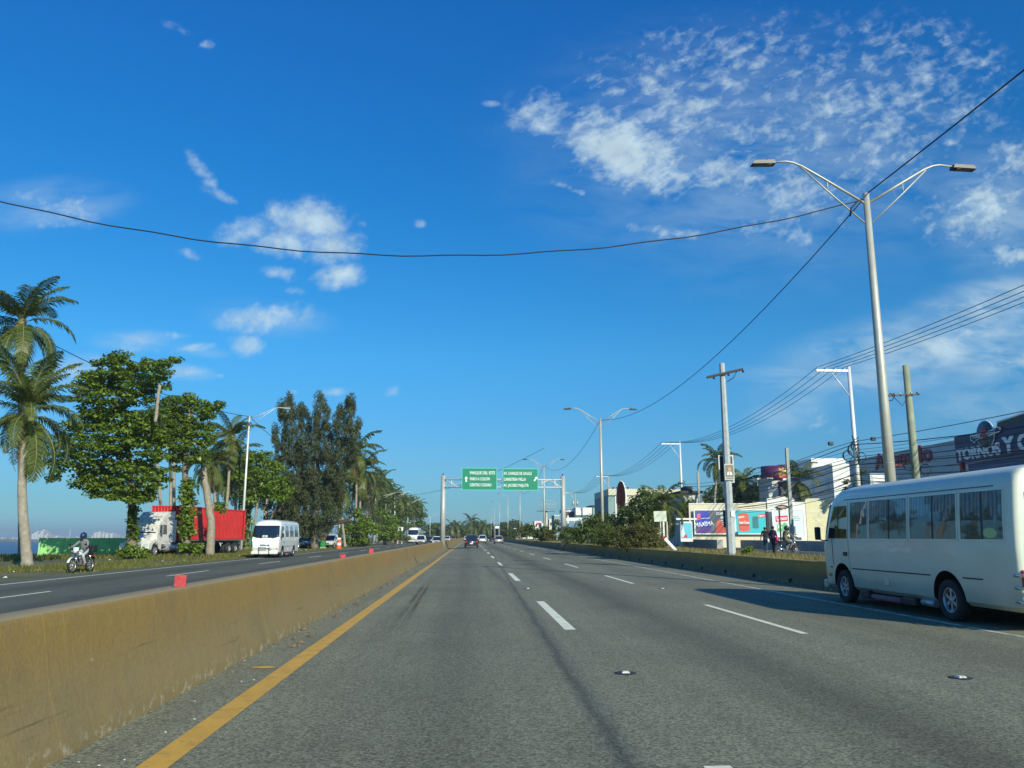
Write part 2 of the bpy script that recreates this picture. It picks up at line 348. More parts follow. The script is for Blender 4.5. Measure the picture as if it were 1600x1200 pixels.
# painted markings: thin sheets 4 mm above the road
wpaint = mat('white_road_paint', (.80, .78, .58), .7, var=.12, vs=5, dirt=(.30, .30, .27), ds=9, dthr=(.56, .72))
wpaint2 = mat('worn_white_paint', (.62, .60, .46), .7, var=.15, vs=5, dirt=(.16, .16, .15), ds=3, dthr=(.45, .62))
ypaint = mat('yellow_road_paint', (.60, .34, .05), .7, var=.12, vs=4, dirt=(.28, .19, .06), ds=7, dthr=(.55, .72))
def strip(name, x0, x1, y0, y1, m, z=.005, wob=0.0):
    b = MB(); n = max(2, int((y1-y0)/1.5) if y1-y0 < 60 else 60)
    n = n if wob else 1
    ys = [y0+(y1-y0)*(i/n)**(2 if wob else 1) for i in range(n+1)]
    L = [(x0+random.uniform(-wob, wob), y, z) for y in ys]; Rr = [(x1+random.uniform(-wob, wob), y, z) for y in ys]
    b.add(L+Rr, [(i, n+1+i, n+2+i, i+1) for i in range(n)]); o = b.build(name, m); o['kind'] = 'structure'; return o
strip('yellow_line', -2.26, -2.04, -12, 1300, ypaint, wob=.012)
strip('edge_line', 8.58, 8.72, -12, 1300, wpaint2)
strip('edge_line', -15.3, -15.16, -12, 1300, wpaint)
def dashes(x, y_first, period, length, w, m, yend=700):
    y = y_first; me = None
    while y < yend:
        if me is None:
            b = MB(); b.add([(-w/2, 0, 0), (w/2, 0, 0), (w/2, length, 0), (-w/2, length, 0)], [(0, 1, 2, 3)]); me = b.mesh('lane_dash', m)
        o = link('lane_dash', me, None, (x, y, .005)); o['kind'] = 'structure'; y += period
# nearer dash of the first line spans 13.9-19.9 m, of the second 13.2-18.6 m
for ys in [-.2]: dashes(1.70, ys, 15.0, 6.0, .19, wpaint, 1)
dashes(1.70, 13.95, 15.05, 6.0, .19, wpaint); dashes(5.42, 13.2, 13.95, 5.6, .13, wpaint)
dashes(-12.0, 5.0, 14.1, 5.2, .13, wpaint, 500); dashes(-7.8, 3.0, 14.1, 5.2, .13, wpaint, 500)
tar = mat('tar_joint', (.045, .045, .043), .85)
b = MB(); vs = []; fs = []
for i in range(25):
    x = -2.8+i*.555; y = 46+.055*(x+2.8)+.15*math.sin(x*1.7)+random.uniform(-.05, .05); vs += [(x, y, .004), (x, y+.16+random.uniform(0, .1), .004)]
for i in range(24): fs.append((2*i, 2*i+2, 2*i+3, 2*i+1))
b.add(vs, fs); o = b.build('tar_joint', tar); o['kind'] = 'structure'
# skid marks of twin tyres in the left lane: soft worn rubber
skm = bpy.data.materials.new('skid_rubber'); skm.use_nodes = True; t = skm.node_tree; gg = G(t); t.nodes.clear()
pos = t.nodes.new('ShaderNodeNewGeometry').outputs['Position']; x, y, z = gg.sep(pos)
a = gg.mr(gg.noise(gg.v('MULTIPLY', pos, (30, .25, 1)), 1.6, 4, .7), .38, .66)
a = gg.m('MULTIPLY', gg.m('MULTIPLY', a, gg.mr(y, 12.6, 19, 0, 1)), gg.mr(y, 28, 25, 0, .42))
df = t.nodes.new('ShaderNodeBsdfDiffuse'); df.inputs[0].default_value = (.02, .02, .02, 1); tp = t.nodes.new('ShaderNodeBsdfTransparent')
mx = t.nodes.new('ShaderNodeMixShader'); t.links.new(a, mx.inputs[0]); t.links.new(tp.outputs[0], mx.inputs[1]); t.links.new(df.outputs[0], mx.inputs[2])
t.links.new(mx.outputs[0], t.nodes.new('ShaderNodeOutputMaterial').inputs[0])
for (x0, x1) in ((-1.56, -1.46), (-1.40, -1.30)):
    b = MB(); b.add([(x0+.20, 12.6, .004), (x1+.20, 12.6, .004), (x1, 28, .004), (x0, 28, .004)], [(0, 1, 2, 3)])
    o = b.build('skid_mark', skm); o['kind'] = 'structure'
# ---------------------------------------------------------------- concrete barriers
def barrier_mat(name, top, low, h):
    m = bpy.data.materials.new(name); m.use_nodes = True; t = m.node_tree; gg = G(t); b = t.nodes['Principled BSDF']
    pos = t.nodes.new('ShaderNodeNewGeometry').outputs['Position']; x, y, z = gg.sep(pos)
    n1 = gg.noise(gg.v('MULTIPLY', pos, (1, .55, 1.4)), 1.3, 5, .6); n2 = gg.noise(gg.v('MULTIPLY', pos, (1, 5, .45)), 2.0, 4, .65); n3 = gg.noise(pos, 30, 4, .7)
    zz = gg.m('ADD', z, gg.m('MULTIPLY', gg.m('SUBTRACT', n1, .5), .45))       # road grime splashed up from the tyres
    c = gg.mix(gg.mr(zz, .30*h, .92*h, 0, 1, True), low, top)
    c = gg.mix(gg.mr(n2, .42, .75, 0, .35), c, (.24, .17, .07))
    dr = gg.noise(gg.v('MULTIPLY', pos, (1, 9, .16)), 2.0, 3, .7)
    c = gg.mix(gg.m('MULTIPLY', gg.mr(dr, .60, .70), gg.mr(z, h*.35, h*.95, 0, .5)), c, (.40, .31, .14))
    c = gg.mix(gg.mr(n3, .3, .75, 0, .35), c, (.10, .075, .04))
    sc = gg.noise(gg.v('MULTIPLY', pos, (1, .8, 1.2)), 7, 5, .7)                       # scrapes down to bare concrete
    c = gg.mix(gg.m('MULTIPLY', gg.mr(sc, .53, .63, 0, .8), gg.mr(gg.m('ADD', z, gg.m('MULTIPLY', n1, .12)), .22, .10)), c, (.42, .38, .29))
    c = gg.mix(gg.m('MULTIPLY', gg.mr(gg.noise(gg.v('MULTIPLY', pos, (1, .5, 1)), 5.5, 3, .6), .70, .74), .8), c, (.40, .30, .14))
    sf = gg.noise(gg.v('MULTIPLY', pos, (1, .22, 6)), 3.2, 5, .7)                      # black tyre scuffs along the face
    c = gg.mix(gg.m('MULTIPLY', gg.mr(sf, .60, .70, 0, .6), gg.m('MULTIPLY', gg.mr(z, .12, .3), gg.mr(z, .75, .5))), c, (.05, .042, .030))
    c = gg.mix(gg.m('MULTIPLY', gg.mr(gg.noise(pos, 1.1, 5, .7), .48, .66), .35), c, (.15, .125, .075))
    c = gg.mix(gg.mr(z, h-.012, h-.004, 0, .55), c, (.36, .30, .20))
    t.links.new(c, b.inputs['Base Color']); b.inputs['Roughness'].default_value = .75; b.inputs['Specular IOR Level'].default_value = .3
    bn = t.nodes.new('ShaderNodeBump'); bn.inputs['Strength'].default_value = .45; bn.inputs['Distance'].default_value = .02
    t.links.new(gg.m('ADD', gg.noise(pos, 5, 5, .65), gg.m('MULTIPLY', n3, .3)), bn.inputs['Height']); t.links.new(bn.outputs[0], b.inputs['Normal']); return m
bmL = barrier_mat('ochre_painted_concrete', (.31, .20, .052), (.275, .205, .085), 1.0)
bmR = barrier_mat('dull_ochre_painted_concrete', (.50, .31, .055), (.21, .15, .065), .8)
def barrier_mesh(name, h, prof, length, m):
    b = MB(); n = len(prof); e = .02
    rings = [(0, 1.0), (length, 1.0)]
    vs = [(x*s, y, z*(1-(1-s)*.6)) for y, s in rings for x, z in prof]
    b.add(vs, [(k, (k+1) % n, n+(k+1) % n, n+k) for k in range(n)], 0, True)
    b.f += [list(range(n)), list(range(n, 2*n))[::-1]]; b.m += [0, 0]; b.sm += [False, False]
    me = b.mesh(name, m); me.set_sharp_from_angle(angle=R(40)); return me
hL = [(.39, 0), (.385, .06), (.365, .14), (.33, .24), (.295, .34), (.262, .46), (.232, .60), (.205, .75), (.18, .88), (.162, .965), (.155, .982), (.13, 1.0)]
pL = hL+[(-x, z) for x, z in hL[::-1]]
barL = thing('road_barrier', 'long ochre painted concrete barrier dividing the two carriageways, beside the yellow line', 'barrier', (-3.26, 0, 0))
me = barrier_mesh('barrier_segment', 1.0, pL, 6.0-.005, bmL)
for i in range(70): link('barrier_segment', me, barL, (0, -5.8+i*6.0, 0))
barL_end = link('barrier_segment', barrier_mesh('barrier_run', 1.0, pL, 600, bmL), barL, (0, -5.8+70*6, 0))
pR = [(-.26, 0), (-.25, .08), (-.22, .14), (-.10, .38), (-.075, .78), (-.05, .80), (.11, .80), (.13, .78), (.15, .38), (.25, .14), (.26, 0)]
barR = thing('road_barrier', 'low yellowish brown concrete barrier along the shrub median on the right', 'barrier', (10.73, 0, 0))
me = barrier_mesh('barrier_segment', .8, pR, 5.0-.015, bmR)
for i in range(60):
    y = 24+i*5.0; link('barrier_segment', me, barR, (0, y, 0))
# nearer than the parked-over stretch the barrier flares away from the lane
px, py, ang = .0, 24.0, 0
for i in range(5):
    ang = min(.22, .09*(i+1)); px += 5*math.sin(ang); py -= 5*math.cos(ang)
    link('barrier_segment', me, barR, (px, py, 0), (0, 0, ang))
link('barrier_segment', barrier_mesh('barrier_run', .8, pR, 600, bmR), barR, (0, 24+300, 0))
hole = mat('drain_hole_dark', (.01, .01, .01), .9)
b = MB()
for i in range(28): b.box((-.235+.0, 26.5+i*3.4, .12), (.05, .16, .13))
b.build('drain_hole', hole, barR)['kind'] = 'stuff'
# red reflector blocks on the left barrier
redp = mat('faded_red_plastic', (.50, .06, .065), .5, var=.2, vs=20)
def reflector(px, py, X, w, h, label, lean=0.0, top=True):
    p = atX(px, py, X); o = thing('barrier_reflector', label, 'reflector', p, 0, 'red reflectors fixed to the left barrier')
    b = MB(); b.box((0, 0, h/2), (w, .03, h), ch=.006) if top else b.box((0, 0, 0), (.03, w, h), ch=.006); pl = b.build('reflector_plate', redp, o)
    b = MB()
    if top: b.box((0, .035, .012), (w*.8, .05, .024))
    else: b.box((-.025, 0, 0), (.03, w*.4, h*.4))
    b.build('bracket', redp, o); o.rotation_euler = (0, lean, 0)
    return o
o = reflector(281, 914, -3.20, .125, .13, 'largest red reflector block, standing on top of the ochre barrier nearest the viewer', .04); o.location.z = 1.0
o = reflector(536, 869, -3.20, .13, .10, 'knocked red reflector block on the barrier top, second from the viewer', -.05); o.location.z = 1.0
o = reflector(580, 860, -3.20, .14, .16, 'red reflector plate standing farthest along the barrier top', .03); o.location.z = 1.0
o = reflector(529, 899, -3.05, .15, .13, 'small cracked red reflector screwed to the barrier face nearest the viewer', 0, False); o.rotation_euler = (0, 0, 0)
o = reflector(605, 875, -3.05, .22, .17, 'small red reflector screwed to the barrier face farther along', 0, False)
# road studs
studm = mat('stud_white', (.62, .62, .58), .4, dirt=(.2, .2, .18), ds=20); studb = mat('stud_base', (.03, .03, .03), .8)
sm = MB(); sm.box((0, 0, .012), (.11, .10, .024), taper=.6); sm = sm.mesh('stud', studm)
sb_ = MB(); sb_.lathe([(0, .0045), (.13, .0045), (.115, .007), (0, .007)], 16); sb_ = sb_.mesh('stud_base', studb)
for i, (x, y, l) in enumerate([(1.80, 9.6, 'white road stud with a black base nearest the camera, left of the wide gap'), (5.47, 9.1, 'white road stud with a black base at the lower right of the road'),
        (1.74, 24.7, 'small white road stud just beyond the nearest long lane dash'), (5.78, 24.5, 'small white road stud beyond the dash left of the minibus shadow')]):
    o = thing('road_stud', l, 'road stud', (x, y, 0), .1*i, 'road studs between the lane dashes')
    link('stud_body', sm, o); link('stud_base', sb_, o)
# yellow paint splash and litter along the gutter
splash = MB(); vs = []
for i in range(14):
    a = 2*PI*i/14; r = random.uniform(.6, 1.1); vs.append((-2.43+.16*r*math.cos(a), 10.2+.10*r*math.sin(a), .006))
splash.add(vs, [tuple(range(14))]); o = splash.build('paint_splash', ypaint); o['kind'] = 'structure'
litm = mat('pale_litter', (.62, .60, .53), .8); litb = mat('brown_litter', (.14, .10, .06), .9, var=.4)
def scatter(name, n, fn, size, m, label, cat):
    V = []; F = []
    for i in range(n):
        p = fn(); s = size*random.uniform(.5, 1.6); b0 = len(V)
        for k in range(4):
            a = k*PI/2+random.uniform(-.5, .5); V.append((p[0]+s*math.cos(a), p[1]+s*math.sin(a), p[2]+.002))
        V.append((p[0]+s*.2, p[1]+s*.1, p[2]+s*.7)); F += [(b0, b0+1, b0+4), (b0+1, b0+2, b0+4), (b0+2, b0+3, b0+4), (b0+3, b0, b0+4)]
    me = bpy.data.meshes.new(name); me.from_pydata(V, [], F); me.materials.append(m); o = link(name, me); tag(o, label, cat, kind='stuff'); return o
scatter('gutter_grit', 150, lambda: (-2.35-.52*random.random()**1.5-(.0), 6+120*random.random()**1.6, .004), .009, litm, 'pale grit and chips along the foot of the ochre barrier', 'grit')
scatter('gutter_litter', 90, lambda: (-2.45-.35*random.random(), 12+90*random.random()**1.3, .004), .05, litb, 'brown leaves and scraps gathered against the ochre barrier', 'litter')
scatter('verge_litter', 45, lambda: (random.uniform(-24, -16.8), random.uniform(32, 110), .0), .07, litm, 'pale stones and scraps of litter on the sea side verge', 'litter')
# ---------------------------------------------------------------- text
def text(name, s, size, m, parent, loc, rot=(PI/2, 0, 0), bold=.012, xs=1.0, ext=.004, align='CENTER', fit=None):
    cu = bpy.data.curves.new(name, 'FONT'); cu.body = s; cu.size = size; cu.align_x = align; cu.align_y = 'CENTER'
    cu.offset = bold*size; cu.extrude = ext; cu.resolution_u = 3
    o = bpy.data.objects.new(name, cu); C.objects.link(o); bpy.context.view_layer.update()
    me = bpy.data.meshes.new_from_object(o.evaluated_get(bpy.context.evaluated_depsgraph_get()))
    bpy.data.objects.remove(o); bpy.data.curves.remove(cu); me.materials.clear(); me.materials.append(m)
    if fit: xs = fit/(max(v.co.x for v in me.vertices)-min(v.co.x for v in me.vertices))
    o2 = link(name, me, parent, loc, rot, (xs, 1, 1)); return o2
def apply_mods(o):
    bpy.context.view_layer.update()
    me = bpy.data.meshes.new_from_object(o.evaluated_get(bpy.context.evaluated_depsgraph_get()))
    o.modifiers.clear(); o.data = me; return o
# ---------------------------------------------------------------- wheels
def wheel_meshes(r, w, rim, style='alloy', n=28):
    t_ = MB(); t_.lathe([(rim*.97, -w*.42), (rim*1.05, -w*.48), (r*.90, -w*.5), (r*.985, -w*.40), (r, -w*.25), (r, w*.25), (r*.985, w*.40), (r*.90, w*.5), (rim*1.05, w*.48), (rim*.97, w*.42), (rim*.97, -w*.42)], n)
    tyre = t_.mesh('tyre', rubber)
    b = MB(); b.lathe([(0, w*.05), (rim*.96, w*.05)], n, 1)                       # dark backing
    b.lathe([(rim*.97, w*.40), (rim*.90, w*.44), (rim*.86, w*.30), (rim*.84, w*.06)], n, 0)
    b.lathe([(0, w*.34), (rim*.20, w*.34), (rim*.24, w*.22), (rim*.24, w*.06)], 16, 0)
    k = 6 if style == 'alloy' else 5
    for i in range(k):
        a = 2*PI*i/k; M = Matrix.Rotation(a, 4, 'Z')
        b.prism([(rim*.15, -rim*.13), (rim*.60, -rim*.10), (rim*.90, -rim*.20), (rim*.90, rim*.20), (rim*.60, rim*.10), (rim*.15, rim*.13)], w*.12, w*.28, 'z', 0, M)
    return tyre, b.mesh('rim', [alloy, blackp])
def add_wheel(parent, M2, loc, side, name='wheel'):
    o = link(name, M2[0], parent, loc, (0, side*PI/2, 0)); o.name = name
    link('rim', M2[1], o); return o
# ---------------------------------------------------------------- minibus
def buspaint(name, col, dirtc, h=1.0):
    m = bpy.data.materials.new(name); m.use_nodes = True; t = m.node_tree; gg = G(t); b = t.nodes['Principled BSDF']
    ob = t.nodes.new('ShaderNodeTexCoord').outputs['Object']; x, y, z = gg.sep(ob)
    n1 = gg.noise(ob, 1.6, 5, .6)
    c = gg.mix(gg.mr(gg.noise(ob, .9, 3), .3, .7), [v*.90 for v in col], col)
    c = gg.mix(gg.m('MULTIPLY', gg.mr(gg.m('ADD', z, gg.m('MULTIPLY', n1, .5)), 1.25, .45, 0, .6, True), h), c, dirtc)
    c = gg.mix(gg.m('MULTIPLY', gg.mr(gg.noise(gg.v('MULTIPLY', ob, (1, .6, 2.5)), 3.0, 5, .7), .66, .72), .30*h), c, (.35, .30, .25))
    t.links.new(c, b.inputs['Base Color']); b.inputs['Roughness'].default_value = .32; b.inputs['Coat Weight'].default_value = .6; b.inputs['Coat Roughness'].default_value = .08
    bn = t.nodes.new('ShaderNodeBump'); bn.inputs['Strength'].default_value = .35; bn.inputs['Distance'].default_value = .02
    t.links.new(gg.noise(gg.v('MULTIPLY', ob, (1, .7, 1.6)), 2.2, 2, .5), bn.inputs['Height'])
    t.links.new(bn.outputs[0], b.inputs['Coat Normal']); t.links.new(bn.outputs[0], b.inputs['Normal']); return m
def curtain_glass(name, bright=1.0):
    m = bpy.data.materials.new(name); m.use_nodes = True; t = m.node_tree; gg = G(t); b = t.nodes['Principled BSDF']
    ob = t.nodes.new('ShaderNodeTexCoord').outputs['Object']; x, y, z = gg.sep(ob)
    w = gg.m('SINE', gg.m('ADD', gg.m('MULTIPLY', y, 58), gg.m('MULTIPLY', gg.noise(gg.v('MULTIPLY', ob, (1, 1, .25)), 3.5, 3), 12)))
    cloth = gg.mix(gg.mr(w, -1, 1), [v*bright for v in (.055, .085, .10)], [v*bright for v in (.17, .24, .27)])
    hem = gg.m('ADD', z, gg.m('MULTIPLY', gg.m('SUBTRACT', gg.noise(gg.v('MULTIPLY', ob, (1, 1, .3)), 2.3, 4, .7), .5), 1.1))
    c = gg.mix(gg.mr(hem, 1.95, 1.88), cloth, gg.mix(gg.mr(gg.noise(ob, 6, 5, .7), .50, .62), (.012, .018, .018), (.05, .06, .055)))
    t.links.new(c, b.inputs['Base Color']); b.inputs['Roughness'].default_value = .5; b.inputs['Coat Weight'].default_value = 1.0; b.inputs['Coat Roughness'].default_value = .02
    b.inputs['Coat IOR'].default_value = 1.55
    bn = t.nodes.new('ShaderNodeBump'); bn.inputs['Strength'].default_value = .04; bn.inputs['Distance'].default_value = .05
    t.links.new(gg.noise(ob, 1.2, 2), bn.inputs['Height']); t.links.new(bn.outputs[0], b.inputs['Coat Normal']); return m
busw = buspaint('bus_white_paint', (.72, .74, .60), (.30, .28, .18)); busw2 = buspaint('clean_bus_white_paint', (.82, .82, .78), (.6, .56, .45), .5)
curt = curtain_glass('curtained_glass'); curt2 = curtain_glass('pale_curtained_glass', 2.2)
rubstrip = mat('rub_strip', (.03, .04, .045), .5); pinkm = mat('pink_running_board', (.32, .12, .16), .6, dirt=(.08, .06, .06), ds=6)
frost = mat('grey_trim', (.30, .32, .33), .4)
bodyprof = [(.90, .32), (.985, .40), (1.01, .70), (1.03, 1.0), (1.03, 1.40), (1.005, 1.85), (.965, 2.30), (.945, 2.44), (.90, 2.57), (.79, 2.68), (.54, 2.75), (.25, 2.775), (0, 2.78)]
def hw(z):
    for (w0, z0), (w1, z1) in zip(bodyprof, bodyprof[1:]):
        if z <= z1: return w0+(w1-w0)*max(0, (z-z0)/(z1-z0))
    return 0
def make_bus(label, L, fa, ra, wins, paint, glass, loc, rz, detail=True, dest=None, wr=.38, group=None, cat='minibus', name='minibus'):
    """local +y is forward, rear at y = 0, wins: (y0, y1) of side windows; fa, ra axle positions"""
    T = thing(name, label, cat, loc, rz, group)
    st = [(0, .90, .70, .05), (.02, .95, .82, .02), (.05, .975, .92, 0), (.11, .99, .97, 0), (.22, 1, 1, 0), (L*.5, 1, 1, 0), (L-1.5, 1, 1, 0), (L-1.1, 1, .985, 0), (L-.82, .998, .95, 0), (L-.62, .993, .86, 0),
          (L-.50, .988, .72, 0), (L-.38, .98, .50, 0), (L-.28, .972, .28, 0), (L-.20, .962, .08, 0), (L-.12, .945, -.12, .0), (L-.06, .90, -.28, .02), (L-.02, .85, -.42, .05), (L, .78, -.52, .08)]
    full = bodyprof+[(-w, z) for w, z in bodyprof[-2::-1]]; n = len(full); b = MB(); vs = []
    for (y, s, k, lift) in st:
        for w, z in full:
            if y < 1.0: zz = z if z < 1.5 else 1.5+(z-1.5)*(.94+.06*k)
            else: zz = z if z < 1.45 else 1.45+(z-1.45)*k if k > 0 else 1.45
            if k <= 0 and y > 1: zz = min(z, 1.45+k*1.0)
            vs.append((w*s, y, max(zz, .32+lift)))
    fs = [(i*n+k, i*n+(k+1) % n, (i+1)*n+(k+1) % n, (i+1)*n+k) for i in range(len(st)-1) for k in range(n)]
    fs += [tuple(range(n))[::-1], tuple(range((len(st)-1)*n, len(st)*n))]
    b.add(vs, fs, 0, True)
    # undercut wheel arches
    body = b.build('body', [paint, blackp], T)
    cutters = []
    for ay in (fa, ra):
        for sx in (-1, 1):
            ar = wr*1.34; cb = MB(); cb.prism([(ay-ar, .0), (ay-ar, .38)]+[(ay+ar*math.cos(a_), .40+ar*1.02*math.sin(a_)) for a_ in [PI-PI*j/20 for j in range(21)]]+[(ay+ar, .38), (ay+ar, .0)], sx*.55, sx*1.25, 'x')
            cu = cb.build('cutter', [blackp, blackp], T); cu.data.polygons.foreach_set('material_index', [1]*len(cu.data.polygons)); cutters.append(cu)
            md = body.modifiers.new('b', 'BOOLEAN'); md.operation = 'DIFFERENCE'; md.object = cu; md.solver = 'EXACT'
    n0 = len(body.data.polygons); apply_mods(body)
    if len(body.data.polygons) <= n0: print('ARCH CUT FAILED', n0)
    for cu in cutters: bpy.data.objects.remove(cu)
    for pl in body.data.polygons: pl.use_smooth = True
    mdw = body.modifiers.new('w', 'WEIGHTED_NORMAL'); body.data.set_sharp_from_angle(angle=R(32)) if hasattr(body.data, 'set_sharp_from_angle') else None; body.modifiers.clear()
    def panel(nm, sx, y0, y1, z0, z1, off, m, th=.012, parent=T, ztop=None, nz=5):
        pb = MB(); vs = []; K = nz
        for j, (o_) in enumerate((off, off-th)):
            for i in range(K+1):
                z = z0+(z1-z0)*i/K; w = hw(z)+o_; vs += [(sx*w, y0, z), (sx*w, y1, z)]
        nn = 2*(K+1); F = []
        for i in range(K): F += [(2*i, 2*i+1, 2*i+3, 2*i+2), (nn+2*i, nn+2*i+2, nn+2*i+3, nn+2*i+1), (2*i, 2*i+2, nn+2*i+2, nn+2*i), (2*i+1, nn+2*i+1, nn+2*i+3, 2*i+3)]
        F += [(0, nn, nn+1, 1), (2*K, 2*K+1, nn+2*K+1, nn+2*K)]
        pb.add(vs, F); return pb.build(nm, m, parent)
    for sx in (-1, 1):
        for (y0, y1, split) in wins:
            z0, z1 = 1.50, 2.33
            fr = MB(); fr.add([(sx*(hw(z)+.010), y, z) for z, y in []], [])
            f1 = panel('side_window', sx, y0, y1, z0, z1, .005, glass)
            e = .035
            panel('window_frame', sx, y0-e, y0, z0-e, z1+e, .013, paint, .02, f1); panel('window_frame', sx, y1, y1+e, z0-e, z1+e, .013, paint, .02, f1)
            panel('window_frame', sx, y0, y1, z0-e, z0, .013, paint, .02, f1, nz=1); panel('window_frame', sx, y0, y1, z1, z1+e, .013, paint, .02, f1, nz=1)
            if split: panel('window_divider', sx, split-.02, split+.02, z0, z1, .010, blackp, .01, f1)
        # belt seam, rub strip, door seams
        for (a0, a1) in ((.95, ra-.52), (ra+.52, fa-.52), (fa+.52, L-.5)): panel('rub_strip', sx, a0, a1, .80, .825, .008, rubstrip, nz=1)
        panel('roof_gutter', sx, .5, L-1.35, 2.40, 2.415, .010, rubstrip, nz=1)
        panel('door_gap', sx, fa-.42, fa-.408, .72, 2.36, .003, rubstrip, .006); panel('door_gap', sx, L-.70, L-.688, .86, 1.5, .003, rubstrip, .006)
        hb = MB(); hb.box((sx*(hw(1.15)+.012), fa-.25, 1.14), (.03, .17, .09), ch=.01); hb.build('door_handle', blackp, T)
        # mirror
        mb = MB(); mb.box((sx*1.20, L-.30, 1.62), (.14, .10, .32), ch=.03); mb.tube([(sx*1.0, L-.40, 1.45), (sx*1.12, L-.34, 1.45), (sx*1.20, L-.32, 1.52)], .015, 6); mb.build('wing_mirror', blackp, T)
        # fuel flap, side marker
        fb = MB(); fb.box((sx*(hw(.62)+.004), (fa+ra)/2+.1, .60), (.012, .20, .17), ch=.004); fb.build('fuel_flap', paint, T)
        lb = MB(); lb.box((sx*(hw(.64)+.006), L-.42, .62), (.02, .10, .07)); lb.build('side_lamp', ambl, T)
    # cab side window (driver's door) as front wedge
    for sx in (-1, 1):
        pb = MB(); y0, y1 = fa-.36, L-.50
        poly = [(y0, 1.50), (y1+.02, 1.50), (y1-.10, 1.85), (y1-.33, 2.27), (y0, 2.27)]
        vs = [(sx*(hw(z)+.004), y, z) for y, z in poly]+[(sx*(hw(z)-.02), y, z) for y, z in poly]; k = 5
        pb.add(vs, [tuple(range(k)), tuple(range(k, 2*k))[::-1]]+[(i, (i+1) % k, k+(i+1) % k, k+i) for i in range(k)])
        cw = pb.build('cab_window', glassd, T); panel('window_divider', sx, (y0*.55+y1*.45)-.02, (y0*.55+y1*.45)+.02, 1.50, 2.27, .008, blackp, .01, cw)
    # windscreen following the front curve
    def yf(z):
        pts = [(1.25, L-.12+.0), (1.45, L-.20), (1.45+1.33*.08, L-.20), (1.45+1.33*.28, L-.28), (1.45+1.33*.50, L-.38), (1.45+1.33*.72, L-.50), (1.45+1.33*.86, L-.62), (1.45+1.33*.95, L-.82)]
        for (z0, y0), (z1, y1) in zip(pts, pts[1:]):
            if z <= z1: return y0+(y1-y0)*(z-z0)/max(1e-6, z1-z0)
        return pts[-1][1]
    pb = MB(); vs = []; nx, nz = 12, 8
    for j in range(nz+1):
        z = 1.43+(2.33-1.43)*j/nz
        for i in range(nx+1):
            u = -1+2*i/nx; w = hw(z)*.945; vs.append((u*w, yf(z)+.045-.05*abs(u)**4, z+.0))
    pb.add(vs, [(j*(nx+1)+i, j*(nx+1)+i+1, (j+1)*(nx+1)+i+1, (j+1)*(nx+1)+i) for j in range(nz) for i in range(nx)], 0, True)
    ws = pb.build('windscreen', glassd, T); sd = ws.modifiers.new('s', 'SOLIDIFY'); sd.thickness = .05; sd.offset = -1
    if detail:
        for sx in (-.45, .45):
            wb = MB(); wb.tube([(sx, yf(1.44)+.06, 1.40), (sx-.35, yf(1.5)+.065, 1.50)], .012, 6); wb.build('wiper', blackp, ws)
    fl = MB(); fl.box((0, L+.03, .62), (1.0, .03, .16), ch=.01); grille = fl.build('grille', frost, T)
    for sx in (-1, 1):
        hb = MB(); hb.box((sx*.68, L+.01, .66), (.30, .07, .20), ch=.02); hb.build('headlight', clearl, T)
        hb = MB(); hb.box((sx*.88, L-.03, .66), (.08, .08, .18), ch=.01); hb.build('indicator', ambl, T)
        tb = MB(); tb.box((sx*.90, -.005, .86), (.14, .05, .30), ch=.02); tb.build('tail_light', redl, T)
    bp = MB(); bp.box((0, L+.01, .38), (1.92, .18, .22), ch=.05); bp.build('front_bumper', paint, T)
    bp = MB(); bp.box((0, .02, .42), (1.90, .16, .20), ch=.04); bp.build('rear_bumper', paint, T)
    # tubular guards
    gb = MB()
    for z in (.55, .75): gb.tube([(-.40, L+.05, z), (-.38, L+.17, z), (.38, L+.17, z), (.40, L+.05, z)], .028, 8)
    for x in (-.36, 0.36): gb.tube([(x, L+.17, .28), (x, L+.17, .90), (x*.9, L+.12, .94)], .028, 8)
    gb.tube([(-.33, L+.12, .94), (.33, L+.12, .94)], .028, 8); gb.build('bull_bar', chrome, T)
    if detail:
        gb = MB()
        for z in (.50, .72, .92): gb.tube([(-1.03, .10, z), (-1.05, -.10, z), (-.95, -.16, z), (.95, -.16, z), (1.05, -.10, z), (1.03, .10, z)], .026, 8)
        for x in (-.98, -.5, 0, .5, .98): gb.tube([(x, -.155, .47), (x, -.155, .95)], .026, 8)
        gb.build('rear_guard', chrome, T)
        rw = MB(); rw.box((0, -.005, 1.93), (1.55, .05, .72), ch=.03); r_ = rw.build('rear_window', glassd, T)
        rs = MB(); rs.tube([(-1.0, (fa+ra)/2-.45, .24), (-1.0, (fa+ra)/2+.75, .24)], .06, 10); rs.build('running_board', pinkm, T)
        rs = MB(); rs.box((-.88, (fa+ra)/2-.75, .25), (.3, .5, .16), ch=.03); rs.build('battery_box', blackp, T)
        rs = MB(); rs.box((-.88, (fa+ra)/2+1.1, .27), (.3, .4, .18), ch=.03); rs.build('tool_box', blackp, T)
        rs = MB(); rs.tube([(-.93, ra+.55, .27), (-.93, ra+1.0, .27)], .07, 10); rs.build('air_tank', alloy, T)
        rs = MB(); rs.box((0, L*.5, .30), (.9, L*.9, .14)); rs.build('chassis', blackp, T)
        for x in (-.35, .1, .5): 
            rs = MB(); rs.box((x, .62, .22), (.08, .3, .3)); rs.build('mud_flap', blackp, T)
    if dest:
        db = MB(); db.box((.05, yf(1.58)+.075, 1.55), (.36, .02, .15)); card = db.build('destination_card', white, ws)
    W2 = wheel_meshes(wr, .22, wr*.62)
    for ay in (fa, ra):
        for sx in (-1, 1): wo = add_wheel(T, W2, (sx*.90, ay, wr), sx)
        ab = MB(); ab.cyl((-.8, ay, wr), (.8, ay, wr), .05); ab.build('axle', blackp, T)
    return T
